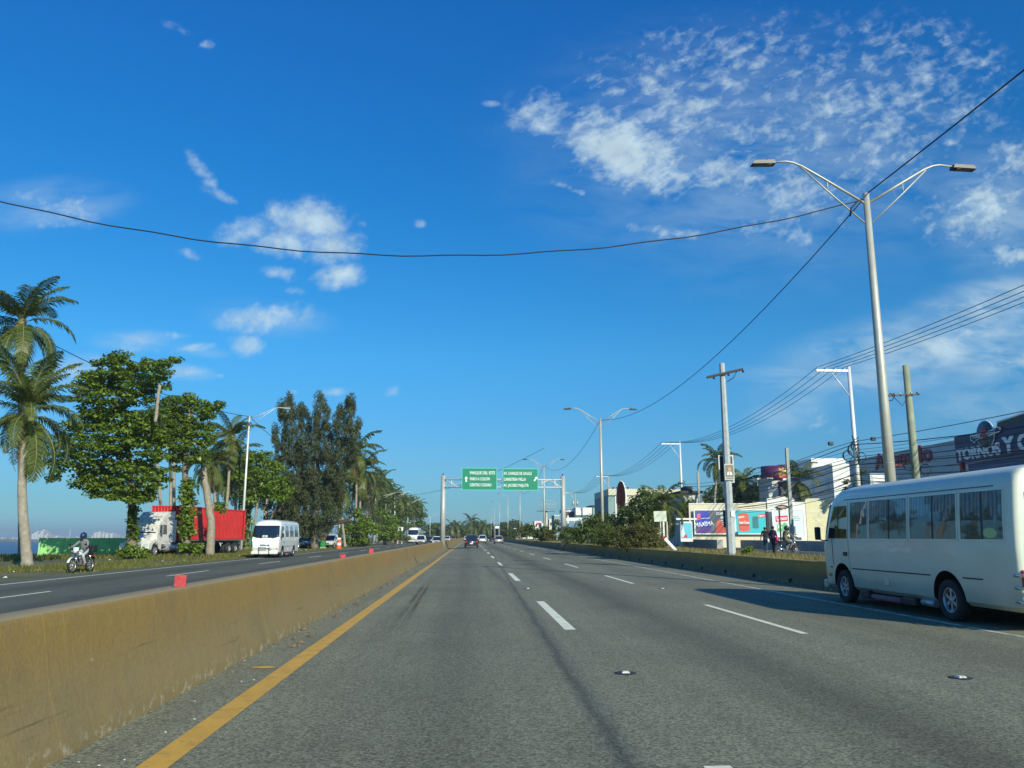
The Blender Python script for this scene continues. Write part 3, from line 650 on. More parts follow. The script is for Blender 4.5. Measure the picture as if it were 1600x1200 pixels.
# bus passing on the right: rear at Y 12.75, side plane X 8.9
busA = make_bus('white minibus with curtained side windows driving past on the right', 7.45, 6.32, 2.05,
    [(.26, 1.45, .83), (1.58, 3.16, 2.36), (3.28, 4.84, 4.01), (4.94, 5.76, None)], busw, curt, (9.93, 12.92, 0), 0, True)
# green bag seen through the last side window and white scratch marks on the flank
b = MB(); b.sphere((0, 0, 0), (.012, .20, .10)); o = b.build('bag_behind_glass', mat('lime_bag', (.50, .62, .25), .6), busA, (-hw(1.6)-.002, .62, 1.60))
scr = mat('bare_scratch', (.85, .87, .85), .4)
for (y0, y1, z, dz) in ((2.9, 3.7, 1.13, .02), (3.7, 4.3, 1.165, .015)):
    b = MB(); vs = []
    for i in range(9):
        u = i/8; y = y0+(y1-y0)*u; zz = z+dz*u+.006*math.sin(u*7); h_ = .005*math.sin(PI*u)+.001; vs += [(-hw(zz)-.004, y, zz-h_), (-hw(zz)-.004, y, zz+h_)]
    b.add(vs, [(2*i, 2*i+1, 2*i+3, 2*i+2) for i in range(8)]); b.build('paint_scratch', scr, busA)
busB = make_bus('clean white minibus coming towards the viewer in the far carriageway, chrome bull bar', 7.0, 5.75, 1.9,
    [(.45, 2.0, 1.2), (2.12, 3.7, 2.9), (3.82, 5.2, 4.5)], busw2, curt2, (-14.98, 67.4, 0), PI+.0, True, dest='x', wr=.36)
text('destination_lettering', '4501', .13, blackp, [c for c in busB.children if c.name.startswith('windscreen')][0], (.05, 7.0-.25+.13, 1.55), (PI/2, 0, PI), .02)
busC = make_bus('far white coach behind the oncoming cars, left of the gantry post', 9.0, 7.4, 2.2,
    [(.6, 3.0, 1.8), (3.2, 5.4, 4.3), (5.6, 6.8, None)], busw2, glassd, (-13.3, 202, 0), PI, False, wr=.42, cat='bus', name='coach'); busC.scale = (1.25, 1.25, 1.3)
# ---------------------------------------------------------------- cars
def make_car(label, col, loc, rz, kind='suv', L=4.5, W=1.82, H=1.7, cat='car', name='car', group=None, paintm=None):
    T = thing(name, label, cat, loc, rz, group)
    P = paintm or (MATS.get('car_'+str(col)) or mat('car_'+str(col), col, .25, .15, var=.03, coat=1.0))
    hb = H*.56; w = W/2
    # lower body: rings along y (rear 0, front L)
    st = {'suv': [(0, .50, hb*.97, .90), (.08, .36, hb, .97), (.5, .30, hb, 1), (L*.35, .27, hb, 1), (L*.70, .27, hb*.985, 1), (L*.80, .28, hb*.93, .99), (L*.93, .32, hb*.86, .95), (L*.985, .36, hb*.76, .86), (L, .45, hb*.62, .78)],
          'sedan': [(0, .48, hb*.96, .88), (.1, .34, hb*1.0, .95), (L*.18, .28, hb*1.0, 1), (L*.5, .24, hb*.98, 1), (L*.70, .24, hb*.96, 1), (L*.80, .25, hb*.90, .98), (L*.93, .28, hb*.80, .94), (L*.985, .32, hb*.7, .84), (L, .40, hb*.58, .75)],
          'pickup': [(0, .55, hb*.97, .95), (.05, .45, hb, .98), (L*.3, .38, hb, 1), (L*.5, .36, hb, 1), (L*.72, .36, hb*1.0, 1), (L*.78, .36, hb*.98, .99), (L*.94, .40, hb*.93, .96), (L*.985, .42, hb*.82, .90), (L, .5, hb*.65, .84)]}[kind]
    b = MB(); vs = []
    for (y, zb, zt, s) in st:
        ww = w*s; h = zt-zb
        half = [(ww*.82, zb), (ww*.97, zb+h*.12), (ww, zb+h*.45), (ww*.985, zb+h*.72), (ww*.93, zt-.03), (ww*.84, zt)]
        for x, z in half+[(-x, z) for x, z in half[::-1]]: vs.append((x, y, z))
    n = 12; fs = [(i*n+k, i*n+(k+1) % n, (i+1)*n+(k+1) % n, (i+1)*n+k) for i in range(len(st)-1) for k in range(n)]
    fs += [tuple(range(n))[::-1], tuple(range((len(st)-1)*n, len(st)*n))]; b.add(vs, fs, 0, True)
    body = b.build('body', P, T)
    # cabin
    y0, y1, y2, y3 = {'suv': (.12, .42, L*.60, L*.76), 'sedan': (L*.13, L*.29, L*.56, L*.73), 'pickup': (L*.36, L*.42, L*.60, L*.74)}[kind]
    z0 = hb-.03; z1 = H-.05; wb_, wt = w*.90, w*.72
    b = MB(); vs = [(-wb_, y0, z0), (wb_, y0, z0), (wb_, y3, z0), (-wb_, y3, z0), (-wt, y1, z1), (wt, y1, z1), (wt, y2, z1), (-wt, y2, z1)]
    b.add(vs, [(0, 1, 5, 4), (1, 2, 6, 5), (2, 3, 7, 6), (3, 0, 4, 7), (4, 5, 6, 7)])
    b.build('windows', glassd, T)
    b = MB(); vs = []
    for (y, k, dz) in ((y1-.05, .97, -.012), (y1+.1, 1.0, .02), ((y1+y2)/2, 1.0, .045), (y2-.1, 1.0, .02), (y2+.06, .95, -.02)):
        for x in (-1, -.9, -.5, 0, .5, .9, 1): vs.append((x*(wt+.02)*k, y, z1+dz+.045*(1-x*x)))
    for (y, k, dz) in ((y1-.05, .97, -.012), (y1+.1, 1.0, .02), ((y1+y2)/2, 1.0, .045), (y2-.1, 1.0, .02), (y2+.06, .95, -.02)):
        for x in (-1, -.9, -.5, 0, .5, .9, 1): vs.append((x*(wt+.02)*k, y, z1+dz-.06))
    F = []
    for j in range(4):
        for i in range(6): a = j*7+i; F += [(a, a+1, a+8, a+7), (35+a, 35+a+7, 35+a+8, 35+a+1)]
    for i in range(6): F += [(i, 35+i, 36+i, i+1), (28+i, 29+i, 64+i, 63+i)]
    for j in range(4): F += [(7*j, 7*j+7, 42+7*j, 35+7*j), (7*j+6, 41+7*j, 48+7*j, 13+7*j)]
    b.add(vs, F, 0, True); b.build('roof', P, T)
    b = MB()
    for sx in (-1, 1):
        b.tube([(sx*wb_*.985, y0+.02, z0), (sx*wt, y1, z1)], .05, 6); b.tube([(sx*wb_*.985, y3-.02, z0), (sx*wt, y2, z1)], .035, 6)
        ym = (y1+y2)/2; b.tube([(sx*(wb_+.005), ym, z0), (sx*(wt+.01), ym, z1)], .035, 6)
    b.build('pillars', P, T)
    for sx in (-1, 1):
        b = MB(); b.box((sx*w*.80, .03, hb*.86), (.26, .10, .22), ch=.03); b.build('tail_light', redl, T)
        b = MB(); b.box((sx*w*.66, L-.06, hb*.68), (.34, .14, .15), ch=.03); b.build('headlight', clearl, T)
        b = MB(); b.box((sx*(w+.10), y3-.25, hb+.04), (.18, .10, .14), ch=.03); b.build('wing_mirror', P, T)
    b = MB(); b.box((0, -.01, hb*.60), (.40, .02, .14)); b.build('number_plate', white, T)
    b = MB(); b.box((0, L-.01, hb*.60), (w*1.0, .03, .14), ch=.01); b.build('grille', blackp, T)
    b = MB(); b.box((0, .03, .40), (W*.88, .14, .14), ch=.03); b.box((0, L-.06, .40), (W*.80, .14, .12), ch=.03); b.build('bumper', blackp if kind != 'sedan' else P, T)
    r = .36 if kind == 'pickup' else .33
    W2 = CARW.setdefault(r, wheel_meshes(r, .21, r*.62, n=20))
    for ay in (L*.19, L*.81):
        for sx in (-1, 1):
            add_wheel(T, W2, (sx*(w-.08), ay, r), sx)
    if kind == 'pickup':
        b = MB(); b.box((0, L*.18, hb-.02), (W*.80, L*.30, .06)); b.build('load_bed', blackp, T)
    return T
CARW = {}
def cx(px, Y): return (px-735)/FPX*Y*1.0
make_car('dark blue-grey compact suv ahead in the left lane, seen from behind', (.025, .03, .04), (.15, 112, 0), 0, 'suv', 4.3, 1.84, 1.72)
make_car('boxy white suv beyond the dark suv, in the middle lane', (.75, .74, .70), (2.75, 186, 0), 0, 'suv', 4.7, 1.85, 1.85)
make_car('silver beige suv in the right-hand lane near the median shrubs', (.42, .40, .35), (6.0, 172, 0), 0, 'suv', 4.5, 1.85, 1.68)
make_car('small white car far ahead hugging the barrier, left of the dark suv', (.76, .76, .74), (-1.2, 262, 0), 0, 'suv', 4.1, 1.75, 1.6)
make_car('black car far ahead between the boxy white and the silver suv', (.015, .015, .015), (5.1, 232, 0), 0, 'sedan', 4.5, 1.8, 1.5)
make_car('grey car farthest ahead in the middle lane', (.3, .3, .3), (3.0, 320, 0), 0, 'suv', 4.4, 1.8, 1.65)
make_car('white oncoming car nearest the gantry post', (.80, .80, .77), (-6.6, 163, 0), PI, 'sedan', 4.5, 1.82, 1.55)
make_car('white oncoming suv in front of the far coach', (.78, .78, .75), (-9.9, 167, 0), PI, 'suv', 4.6, 1.85, 1.75)
make_car('dark oncoming car between the two white oncoming cars', (.02, .022, .03), (-10.2, 204, 0), PI, 'sedan', 4.5, 1.8, 1.5)
make_car('white car far off, just right of the gantry post', (.8, .8, .78), (-7.3, 262, 0), PI, 'suv', 4.5, 1.82, 1.65)
make_car('dull red oncoming car farthest off over the barrier', (.30, .05, .04), (-6.6, 318, 0), PI, 'suv', 4.5, 1.8, 1.7)
make_car('white pickup parked on the verge beside the green stall, behind the oncoming minibus', (.80, .80, .78), (-20.9, 109, 0), PI+.10, 'pickup', 5.2, 1.85, 1.78, 'pickup', 'pickup_truck')
make_car('cream pickup with a dark windscreen parked by the orange traffic drum', (.70, .68, .60), (-18.5, 113.5, 0), PI-.10, 'pickup', 5.2, 1.9, 1.8, 'pickup', 'pickup_truck')
make_car('white van parked in shade behind the tree, left of the oncoming minibus', (.75, .77, .75), (-28.0, 99, 0), PI-.2, 'suv', 4.7, 1.85, 1.9, 'van', 'van')
make_car('dark blue car parked beyond the median shrubs on the right', (.02, .03, .07), (17.6, 78, .46), 0, 'sedan', 4.5, 1.8, 1.5)
make_car('white car in the forecourt of the distant filling station', (.78, .78, .76), (17.8, 150, .46), .1, 'sedan', 4.5, 1.8, 1.5)
# ---------------------------------------------------------------- container truck
def make_truck():
    T = thing('articulated_truck', 'white bonneted truck with a long red container, parked on the verge behind the trees', 'truck', (-24.25, 66.0, 0), R(171.5))
    tw = mat('truck_white', (.72, .71, .66), .35, coat=.5, dirt=(.45, .42, .35), ds=2)
    red = mat('container_red', (.60, .032, .028), .5, var=.12, vs=.8, dirt=(.28, .06, .04), ds=1.6, dthr=(.58, .75))
    tg = mat('truck_grey', (.13, .13, .12), .6, dirt=(.3, .27, .2), ds=5)
    Lc, hw_, z0, z1 = 12.19, 1.219, 1.28, 3.95
    cont = MB(); cont.box((0, -Lc/2, (z0+z1)/2), (2*hw_-.10, Lc-.10, z1-z0-.10)); co = cont.build('container', red, T)
    rib = MB()                                      # corrugated walls: real pressed ribs
    def corr(x0, dirx, ys):
        prof = [(0, 0), (.05, .035), (.11, .035), (.16, 0)]
        return prof
    nr = int((Lc-.5)/.275); vs = []; ring = []
    for i in range(nr):
        y = -.25-i*.275
        for dy, d in ((0, 0), (.068, .036), (.138, .036), (.206, 0)): ring.append((y-dy, d))
    ring.append((-Lc+.22, 0))
    for sx in (-1, 1):
        V = [(sx*(hw_-.05+d), y, z) for z in (z0+.14, z1-.10) for y, d in ring]; n = len(ring)
        rib.add(V, [(i, i+1, n+i+1, n+i) for i in range(n-1)])
    ring = []
    for i in range(9):
        x = -1.12+i*.255
        for dx, d in ((0, 0), (.06, .036), (.13, .036), (.19, 0)): ring.append((x+dx, d))
    for (yy, sg) in ((-.05, 1), (-Lc+.05, -1)):
        V = [(x, yy+sg*d, z) for z in (z0+.14, z1-.10) for x, d in ring]; n = len(ring)
        rib.add(V, [(i, i+1, n+i+1, n+i) for i in range(n-1)])
    rib.build('corrugated_wall', red, co)
    for sx in (-1, 1):
        for z in (z0+.07, z1-.05):
            b = MB(); b.box((sx*(hw_-.03), -Lc/2, z), (.07, Lc-.3, .14 if z < 2 else .10)); b.build('side_rail', red, co)
        for y in (-.08, -Lc+.08):
            b = MB(); b.box((sx*(hw_-.07), y, (z0+z1)/2), (.15, .16, z1-z0)); b.build('corner_post', red, co)
            for z in (z0+.05, z1-.05):
                b = MB(); b.box((sx*(hw_-.07), y, z), (.18, .19, .13)); b.build('corner_casting', red, co)
    for z in (z0+.05, z1-.05):
        for y in (-.05, -Lc+.05):
            b = MB(); b.box((0, y, z), (2.2, .10, .12)); b.build('end_rail', red, co)
    b = MB(); b.box((0, -Lc/2, 1.12), (.9, Lc, .28)); b.box((0, -.8, .98), (2.0, 1.0, .3)); b.build('trailer_chassis', tg, T)
    b = MB(); b.box((0, -Lc/2, 1.22), (2.44, Lc, .08)); b.build('trailer_deck', tg, T)
    # tractor
    b = MB(); b.box((0, 1.1, .85), (.85, 6.2, .28)); b.build('tractor_chassis', tg, T)
    prof = [(1.0, .95), (1.0, 2.55), (2.75, 2.62), (3.05, 1.95), (3.1, 1.60), (3.1, .95)]
    b = MB(); b.prism([(y, z) for y, z in prof], -1.1, 1.1, 'x'); cab = b.build('cab', tw, T)
    prof = [(3.1, .75), (3.1, 1.72), (3.6, 1.64), (4.05, 1.45), (4.22, 1.2), (4.22, .70)]
    b = MB(); b.prism(prof, -.78, .78, 'x'); hood = b.build('bonnet', tw, T)
    for sx in (-1, 1):
        b = MB(); ar = [(2.5, .95)]+[(3.3+.78*math.cos(a), .62+.72*math.sin(a)) for a in [PI-.5, PI*.75, PI*.5, PI*.3]]+[(4.22, .95), (4.22, .55), (3.95, .55)]+[(3.3+.60*math.cos(a), .55+.58*math.sin(a)) for a in [.1, PI*.25, PI*.5, PI*.75, PI-.1]]+[(2.5, .55)]
        b.prism(ar, sx*.72, sx*1.15, 'x'); b.build('wheel_fairing', tw, T)
        b = MB(); b.box((sx*.93, 4.18, .92), (.34, .14, .24), ch=.03); b.build('headlight', clearl, T)
        b = MB(); b.prism([(1.75, 1.72), (2.78, 1.72), (2.72, 2.42), (1.85, 2.42)], sx*1.09, sx*1.125, 'x'); b.build('door_window', glassd, T)
        b = MB(); b.box((sx*1.42, 2.95, 2.05), (.14, .12, .55), ch=.03); b.tube([(sx*1.1, 2.9, 2.35), (sx*1.42, 2.95, 2.35)], .02, 6); b.tube([(sx*1.1, 2.9, 1.75), (sx*1.42, 2.95, 1.8)], .02, 6); b.build('wing_mirror', chrome, T)
        b = MB(); b.tube([(sx*.9, .0, .70), (sx*.9, 1.9, .70)], .32, 14); b.build('fuel_tank', alloy, T)
        b = MB()
        for k in range(2): b.box((sx*1.05, 2.05, .55+.28*k), (.3, .6, .05))
        b.build('step', alloy, T)
        b = MB(); b.cyl((sx*1.0, .75, .8), (sx*1.0, .75, 3.0), .07); b.build('exhaust_stack', chrome, T)
    b = MB(); b.prism([(2.80, 1.78), (3.08, 1.78), (2.80, 2.50)], -.98, .98, 'x'); b.build('windscreen_frame', tw, T)
    b = MB(); b.add([(-.95, 3.09, 1.80), (.95, 3.09, 1.80), (.95, 2.82, 2.46), (-.95, 2.82, 2.46), (-.95, 3.04, 1.79), (.95, 3.04, 1.79), (.95, 2.77, 2.45), (-.95, 2.77, 2.45)], [(0, 1, 2, 3), (7, 6, 5, 4), (0, 4, 5, 1), (3, 2, 6, 7), (0, 3, 7, 4), (1, 5, 6, 2)]); ws = b.build('windscreen', glassd, T)
    b = MB(); b.box((.60, 3.03, 2.08), (.30, .02, .45)); b.build('windscreen_poster', white, ws, rot=None)
    b = MB(); pr = [(.55, 2.55), (2.55, 2.60), (2.30, 2.85), (1.55, 3.40), (.55, 3.50)]; b.prism(pr, -1.05, 1.05, 'x'); b.build('roof_deflector', tw, T)
    b = MB(); b.prism([(.35, 1.1), (1.02, 1.1), (1.02, 2.6), (.35, 2.9)], -1.12, 1.12, 'x'); b.build('sleeper_panel', tw, T)
    b = MB()
    for i in range(7): b.box((0, 4.23, .80+i*.085), (1.1, .03, .04))
    b.build('grille', chrome, T)
    b = MB(); b.box((0, 4.24, .58), (2.2, .25, .28), ch=.05); b.build('front_bumper', tw, T)
    for x in (-.5, -.1): 
        b = MB(); b.lathe([(0, 0), (.13, .02), (.12, .06), (0, .12)], 12, M=Matrix.Translation((x-.2, 2.6, 2.72)) @ Matrix.Rotation(-PI/2, 4, 'X')); b.build('roof_lamp', clearl, T)
    Wt = wheel_meshes(.50, .28, .29, 'steel', 24)
    for ay in (3.3, -.2, -1.5, -Lc+1.6, -Lc+2.9):
        for sx in (-1, 1):
            add_wheel(T, Wt, (sx*1.0, ay, .50), sx)
            if ay < 3: add_wheel(T, Wt, (sx*.68, ay, .50), sx)
    b = MB(); b.box((-1.235, -.35, 1.9), (.02, .18, .42)); b.build('reflector_panel', ambl, co)
    return T
make_truck()
# ---------------------------------------------------------------- people
def person(label, J, cols, loc, rz, parts=None, group=None, hair=(.015, .012, .01), helmet=None, visor=True, name='person'):
    """J: joints; cols: dict skin/top/bottom/shoe -> material"""
    T = thing(name, label, 'person', loc, rz, group)
    names = list(J.keys()); P = {k: Vector(v) for k, v in J.items()}
    bones = [('pelvis', 'waist', 'top'), ('waist', 'chest', 'top'), ('chest', 'neck', 'top'), ('neck', 'head', 'skin'), ('head', 'crown', 'skin')]
    rad = {'pelvis': (.145, .115), 'waist': (.135, .10), 'chest': (.165, .115), 'neck': (.06, .06), 'head': (.085, .098), 'crown': (.065, .075)}
    for s in 'LR':
        bones += [('chest', 'sh'+s, 'top'), ('sh'+s, 'el'+s, cols.get('sleeve', 'top')), ('el'+s, 'wr'+s, cols.get('forearm', 'top')), ('wr'+s, 'ha'+s, 'skin'),
                  ('pelvis', 'hip'+s, 'bottom'), ('hip'+s, 'kn'+s, 'bottom'), ('kn'+s, 'an'+s, cols.get('shin', 'bottom')), ('an'+s, 'toe'+s, 'shoe')]
        rad.update({'sh'+s: (.072, .072), 'el'+s: (.050, .050), 'wr'+s: (.036, .036), 'ha'+s: (.036, .022), 'hip'+s: (.098, .098), 'kn'+s: (.066, .066), 'an'+s: (.046, .046), 'toe'+s: (.042, .034)})
        h = P['ha'+s]; d = (P['ha'+s]-P['wr'+s]).normalized(); side = d.orthogonal().normalized()
        for k in range(4):
            nm = 'f%d%s' % (k, s); P[nm] = h+side*(.027*(k-1.5))+d*(.075-.008*abs(k-1.2)); bones.append(('ha'+s, nm, 'skin')); rad[nm] = (.010, .010)
        nm = 'th'+s; P[nm] = h-d*.02+side*.062; bones.append(('ha'+s, nm, 'skin')); rad[nm] = (.011, .011)
    names = list(P.keys()); idx = {k: i for i, k in enumerate(names)}
    me = bpy.data.meshes.new('body'); me.from_pydata([P[k] for k in names], [(idx[a], idx[b]) for a, b, c in bones], [])
    o = link('body', me, T)
    md = o.modifiers.new('skin', 'SKIN'); md.use_smooth_shade = True
    for i, k in enumerate(names): me.skin_vertices[0].data[i].radius = rad[k]; me.skin_vertices[0].data[i].use_root = (k == 'pelvis')
    sd = o.modifiers.new('sub', 'SUBSURF'); sd.levels = 1; sd.render_levels = 1
    apply_mods(o); me = o.data
    order = ['skin', 'top', 'bottom', 'shoe']; me.materials.clear()
    for k in order: me.materials.append(cols[k])
    for pl in me.polygons:
        c = pl.center; best = None
        for a, b_, kk in bones:
            A, B = P[a], P[b_]; ab = B-A; t = max(0, min(1, (c-A).dot(ab)/max(ab.length_squared, 1e-9))); d = (A+ab*t-c).length
            if best is None or d < best[0]: best = (d, kk)
        pl.material_index = order.index(best[1]); pl.use_smooth = True
    hd = P['head']; fw = J.get('face', Vector((0, 1, 0))); fw = Vector(fw) if not isinstance(fw, Vector) else fw
    if helmet is not None:
        b = MB(); b.sphere(hd+Vector((0, 0, .045)), (.142, .162, .158), 0, 18, 12); he = b.build('helmet', helmet, T)
        b = MB(); b.sphere(hd+Vector((0, .045, .02)), (.118, .135, .075), 0, 16, 10); b.build('visor', glassd, he)
        b = MB(); b.box(hd+Vector((0, .125, -.075)), (.14, .08, .07), ch=.02); b.build('chin_guard', helmet, he)
    else:
        hm = MATS.get('hair_dark') or mat('hair_dark', hair, .8)
        b = MB(); b.sphere(hd+Vector((0, -.018, .045)), (.098, .108, .10), 0, 14, 9); b.build('hair', hm, T)
        b = MB(); b.add([hd+Vector((-.015, .09, .0)), hd+Vector((.015, .09, .0)), hd+Vector((0, .125, -.02)), hd+Vector((0, .088, .04))], [(0, 1, 2), (0, 2, 3), (1, 3, 2), (0, 3, 1)]); b.build('nose', cols['skin'], T)
        for sx in (-1, 1):
            b = MB(); b.sphere(hd+Vector((sx*.03, .088, .012)), .009, 0, 8, 6); b.build('eye', blackp, T)
            b = MB(); b.sphere(hd+Vector((sx*.092, 0, .0)), (.012, .022, .03), 0, 8, 6); b.build('ear', cols['skin'], T)
        b = MB(); b.box(hd+Vector((0, .088, -.045)), (.045, .012, .010)); b.build('mouth', redl, T)
    return T
skin1 = mat('brown_skin', (.23, .12, .07), .55)
def stand_pose(step=.0, arm=.08, h=1.70):
    s = h/1.70
    J = dict(pelvis=(0, 0, .93), waist=(0, 0, 1.08), chest=(0, 0, 1.32), neck=(0, 0, 1.46), head=(0, .01, 1.57), crown=(0, 0, 1.66))
    for k, sx in (('L', -1), ('R', 1)):
        st = step*(1 if k == 'L' else -1)
        J.update({'sh'+k: (sx*.185, 0, 1.39), 'el'+k: (sx*(.22+arm*.3), -st*.4, 1.11), 'wr'+k: (sx*(.23+arm*.5), .06-st*.7, .88), 'ha'+k: (sx*(.235+arm*.5), .09-st*.75, .80),
                  'hip'+k: (sx*.095, 0, .88), 'kn'+k: (sx*.10, st*.6+.02, .49), 'an'+k: (sx*.11, st-.03, .09), 'toe'+k: (sx*.12, st+.13, .045)})
    return {k: tuple(c*s for c in v) for k, v in J.items()}
def ride_pose(): # seated on a motorcycle: seat .80, bars at y .62, z 1.02, pegs z .34
    J = dict(pelvis=(0, -.12, .90), waist=(0, -.08, 1.06), chest=(0, .02, 1.28), neck=(0, .07, 1.42), head=(0, .10, 1.53), crown=(0, .09, 1.62))
    for k, sx in (('L', -1), ('R', 1)):
        J.update({'sh'+k: (sx*.18, .03, 1.35), 'el'+k: (sx*.30, .22, 1.14), 'wr'+k: (sx*.34, .43, 1.07), 'ha'+k: (sx*.345, .50, 1.05),
                  'hip'+k: (sx*.11, -.08, .87), 'kn'+k: (sx*.20, .34, .74), 'an'+k: (sx*.19, .10, .38), 'toe'+k: (sx*.20, .24, .32)})
    return J
def make_moto(label, colm, loc, rz, group=None, box=False):
    T = thing('motorcycle', label, 'motorcycle', loc, rz, group)
    def wheel(y, r=.31):
        b = MB(); b.lathe([(r-.07, -.035), (r-.02, -.05), (r, 0), (r-.02, .05), (r-.07, .035), (r-.07, -.035)], 24)
        o = b.build('wheel', rubber, T, (0, y, r), (0, PI/2, 0))
        b = MB(); b.lathe([(r-.065, -.02), (r-.09, 0), (r-.065, .02)], 20)
        for i in range(9): a = 2*PI*i/9; b.tube([(.03*math.cos(a), .03*math.sin(a), 0), ((r-.08)*math.cos(a), (r-.08)*math.sin(a), 0)], .007, 5)
        b.cyl((0, 0, -.05), (0, 0, .05), .045); b.lathe([(.04, .05), (.11, .05), (.11, .056), (.04, .056)], 14); b.build('rim', alloy, o)
    wheel(.72); wheel(-.58)
    b = MB()
    for sx in (-1, 1): b.tube([(sx*.09, .72, .31), (sx*.09, .50, .92)], .022, 8); b.tube([(sx*.12, -.58, .31), (sx*.10, -.05, .42)], .022, 6); b.tube([(sx*.11, -.56, .36), (sx*.10, -.35, .72)], .02, 6)
    b.build('fork', chrome, T)
    b = MB(); b.tube([(0, .45, .82), (0, .25, .45), (0, -.15, .35), (0, -.2, .66), (0, .42, .80)], .022, 6); b.tube([(0, -.2, .68), (0, -.72, .78)], .022, 6); b.build('frame', blackp, T)
    b = MB(); b.box((0, .10, .42), (.20, .30, .24), ch=.03); b.cyl((0, .16, .50), (0, .26, .68), .075, .065); b.build('engine', MATS.get('engine_grey') or mat('engine_grey', (.16, .16, .16), .5, .5), T)
    b = MB(); b.sphere((0, .22, .80), (.12, .24, .105)); b.build('fuel_tank', colm, T)
    b = MB(); b.box((0, -.24, .80), (.22, .66, .09), ch=.035); b.build('seat', blackp, T)
    b = MB(); b.tube([(.12, .25, .40), (.14, .1, .27), (.15, -.3, .30), (.16, -.72, .42)], [.02, .02, .035, .045], 8); b.build('exhaust', chrome, T)
    b = MB(); b.tube([(-.36, .44, 1.03), (-.22, .50, 1.0), (0, .50, .95), (.22, .50, 1.0), (.36, .44, 1.03)], .014, 6); hb = b.build('handlebar', blackp, T)
    for sx in (-1, 1):
        b = MB(); b.cyl((sx*.36, .44, 1.03), (sx*.25, .49, 1.005), .02); b.build('grip', rubber, hb)
        b = MB(); b.sphere((sx*.36, .46, 1.20), (.07, .015, .045)); b.tube([(sx*.26, .48, 1.02), (sx*.34, .46, 1.18)], .008, 5); b.build('mirror', blackp, hb)
        b = MB(); b.sphere((sx*.17, .58, .90), .03); b.build('indicator', ambl, T)
        b = MB(); b.tube([(sx*.08, .08, .33), (sx*.24, .08, .33)], .015, 6); b.build('footpeg', blackp, T)
    b = MB(); b.sphere((0, .60, .92), (.10, .09, .10)); b.build('headlight', clearl, T)
    b = MB(); b.box((0, .55, 1.0), (.24, .06, .16), ch=.02); b.build('front_cowl', colm, T)
    b = MB()
    arc = [(0, .72+.36*math.cos(a), .31+.36*math.sin(a)) for a in [.35, .8, 1.25, 1.7, 2.15]]
    vs = [(sx*.055, y, z) for (_, y, z) in arc for sx in (-1, 1)]; b.add(vs, [(2*i, 2*i+1, 2*i+3, 2*i+2) for i in range(4)]); b.build('front_mudguard', colm, T)
    arc = [(-.58+.37*math.cos(a), .31+.37*math.sin(a)) for a in [1.0, 1.5, 2.0, 2.5]]
    b = MB(); vs = [(sx*.07, y, z) for (y, z) in arc for sx in (-1, 1)]; b.add(vs, [(2*i, 2*i+1, 2*i+3, 2*i+2) for i in range(3)]); b.build('rear_mudguard', blackp, T)
    b = MB(); b.box((0, -.78, .74), (.12, .06, .08), ch=.015); b.build('tail_light', redl, T)
    if box: b = MB(); b.box((0, -.62, 1.0), (.36, .36, .30), ch=.03); b.build('carrier_box', blackp, T)
    return T
mwhite = mat('moto_white', (.7, .7, .68), .3, coat=.6); mdark = mat('moto_black', (.02, .02, .025), .3, coat=.6)
cloth = lambda n, c: mat(n, c, .9, var=.12, vs=14, bump=.2, bs=30)
P0 = Vector((-17.15, 37.2, 0)); rz0 = PI-.12
make_moto('motorcycle with white front cowl ridden along the far verge towards the viewer', mwhite, P0, rz0, box=True)
person('person in grey hoodie and dark blue helmet riding a motorcycle on the far verge', ride_pose(),
       dict(skin=skin1, top=cloth('grey_hoodie', (.20, .20, .195)), bottom=cloth('pale_trousers', (.42, .45, .46)), shoe=mat('red_brown_shoe', (.34, .10, .07), .7)), P0, rz0, helmet=mat('navy_helmet', (.015, .03, .075), .12, coat=1.0))
P1 = Vector((-20.3, 142, 0)); make_moto('distant motorcycle coming along the shoulder by the bright bushes', mwhite, P1, PI-.1)
person('distant person in dark jacket riding the motorcycle by the bright bushes', ride_pose(), dict(skin=skin1, top=cloth('blue_jacket', (.04, .05, .08)), bottom=cloth('dark_trousers', (.05, .05, .06)), shoe=blackp), P1, PI-.1, helmet=mdark)
P2 = Vector((18.9, 48.0, .46)); rz2 = -1.25
make_moto('motorcycle with a white nose standing on the service road behind the right barrier', mwhite, P2, rz2)
person('person in olive shirt and dark helmet seated on the motorcycle behind the right barrier', ride_pose(),
       dict(skin=skin1, top=cloth('olive_shirt', (.16, .14, .07)), bottom=cloth('grey_trousers', (.14, .13, .11)), shoe=blackp), P2, rz2, helmet=mat('black_helmet', (.02, .022, .03), .15, coat=1))
person('person in dark purple top with a pink bag standing behind the rider on the right', stand_pose(.10, .05, 1.70),
       dict(skin=skin1, top=cloth('purple_top', (.05, .02, .06)), bottom=cloth('black_trousers', (.02, .015, .03)), shoe=blackp), (18.25, 48.3, .46), -1.1)
b = MB(); b.sphere((0, 0, 0), (.09, .14, .17)); o = b.build('shoulder_bag', mat('pink_bag', (.62, .03, .16), .6), None, (18.35, 48.0, 1.38)); tag(o, 'bright pink bag hanging at the hip of the person in purple', 'bag')
person('person in black top walking away beside the billboard wall on the right', stand_pose(.22, .12, 1.72),
       dict(skin=skin1, top=cloth('black_top', (.015, .015, .02)), bottom=cloth('blue_jeans', (.03, .06, .09)), shoe=white, forearm='skin'), (20.6, 56.0, .46), -.6)
b = MB(); b.box((0, 0, 0), (.20, .08, .24), ch=.03); o = b.build('carrier_bag', white, None, (20.75, 55.75, 1.26)); tag(o, 'small white bag held by the person in black near the billboards', 'bag')
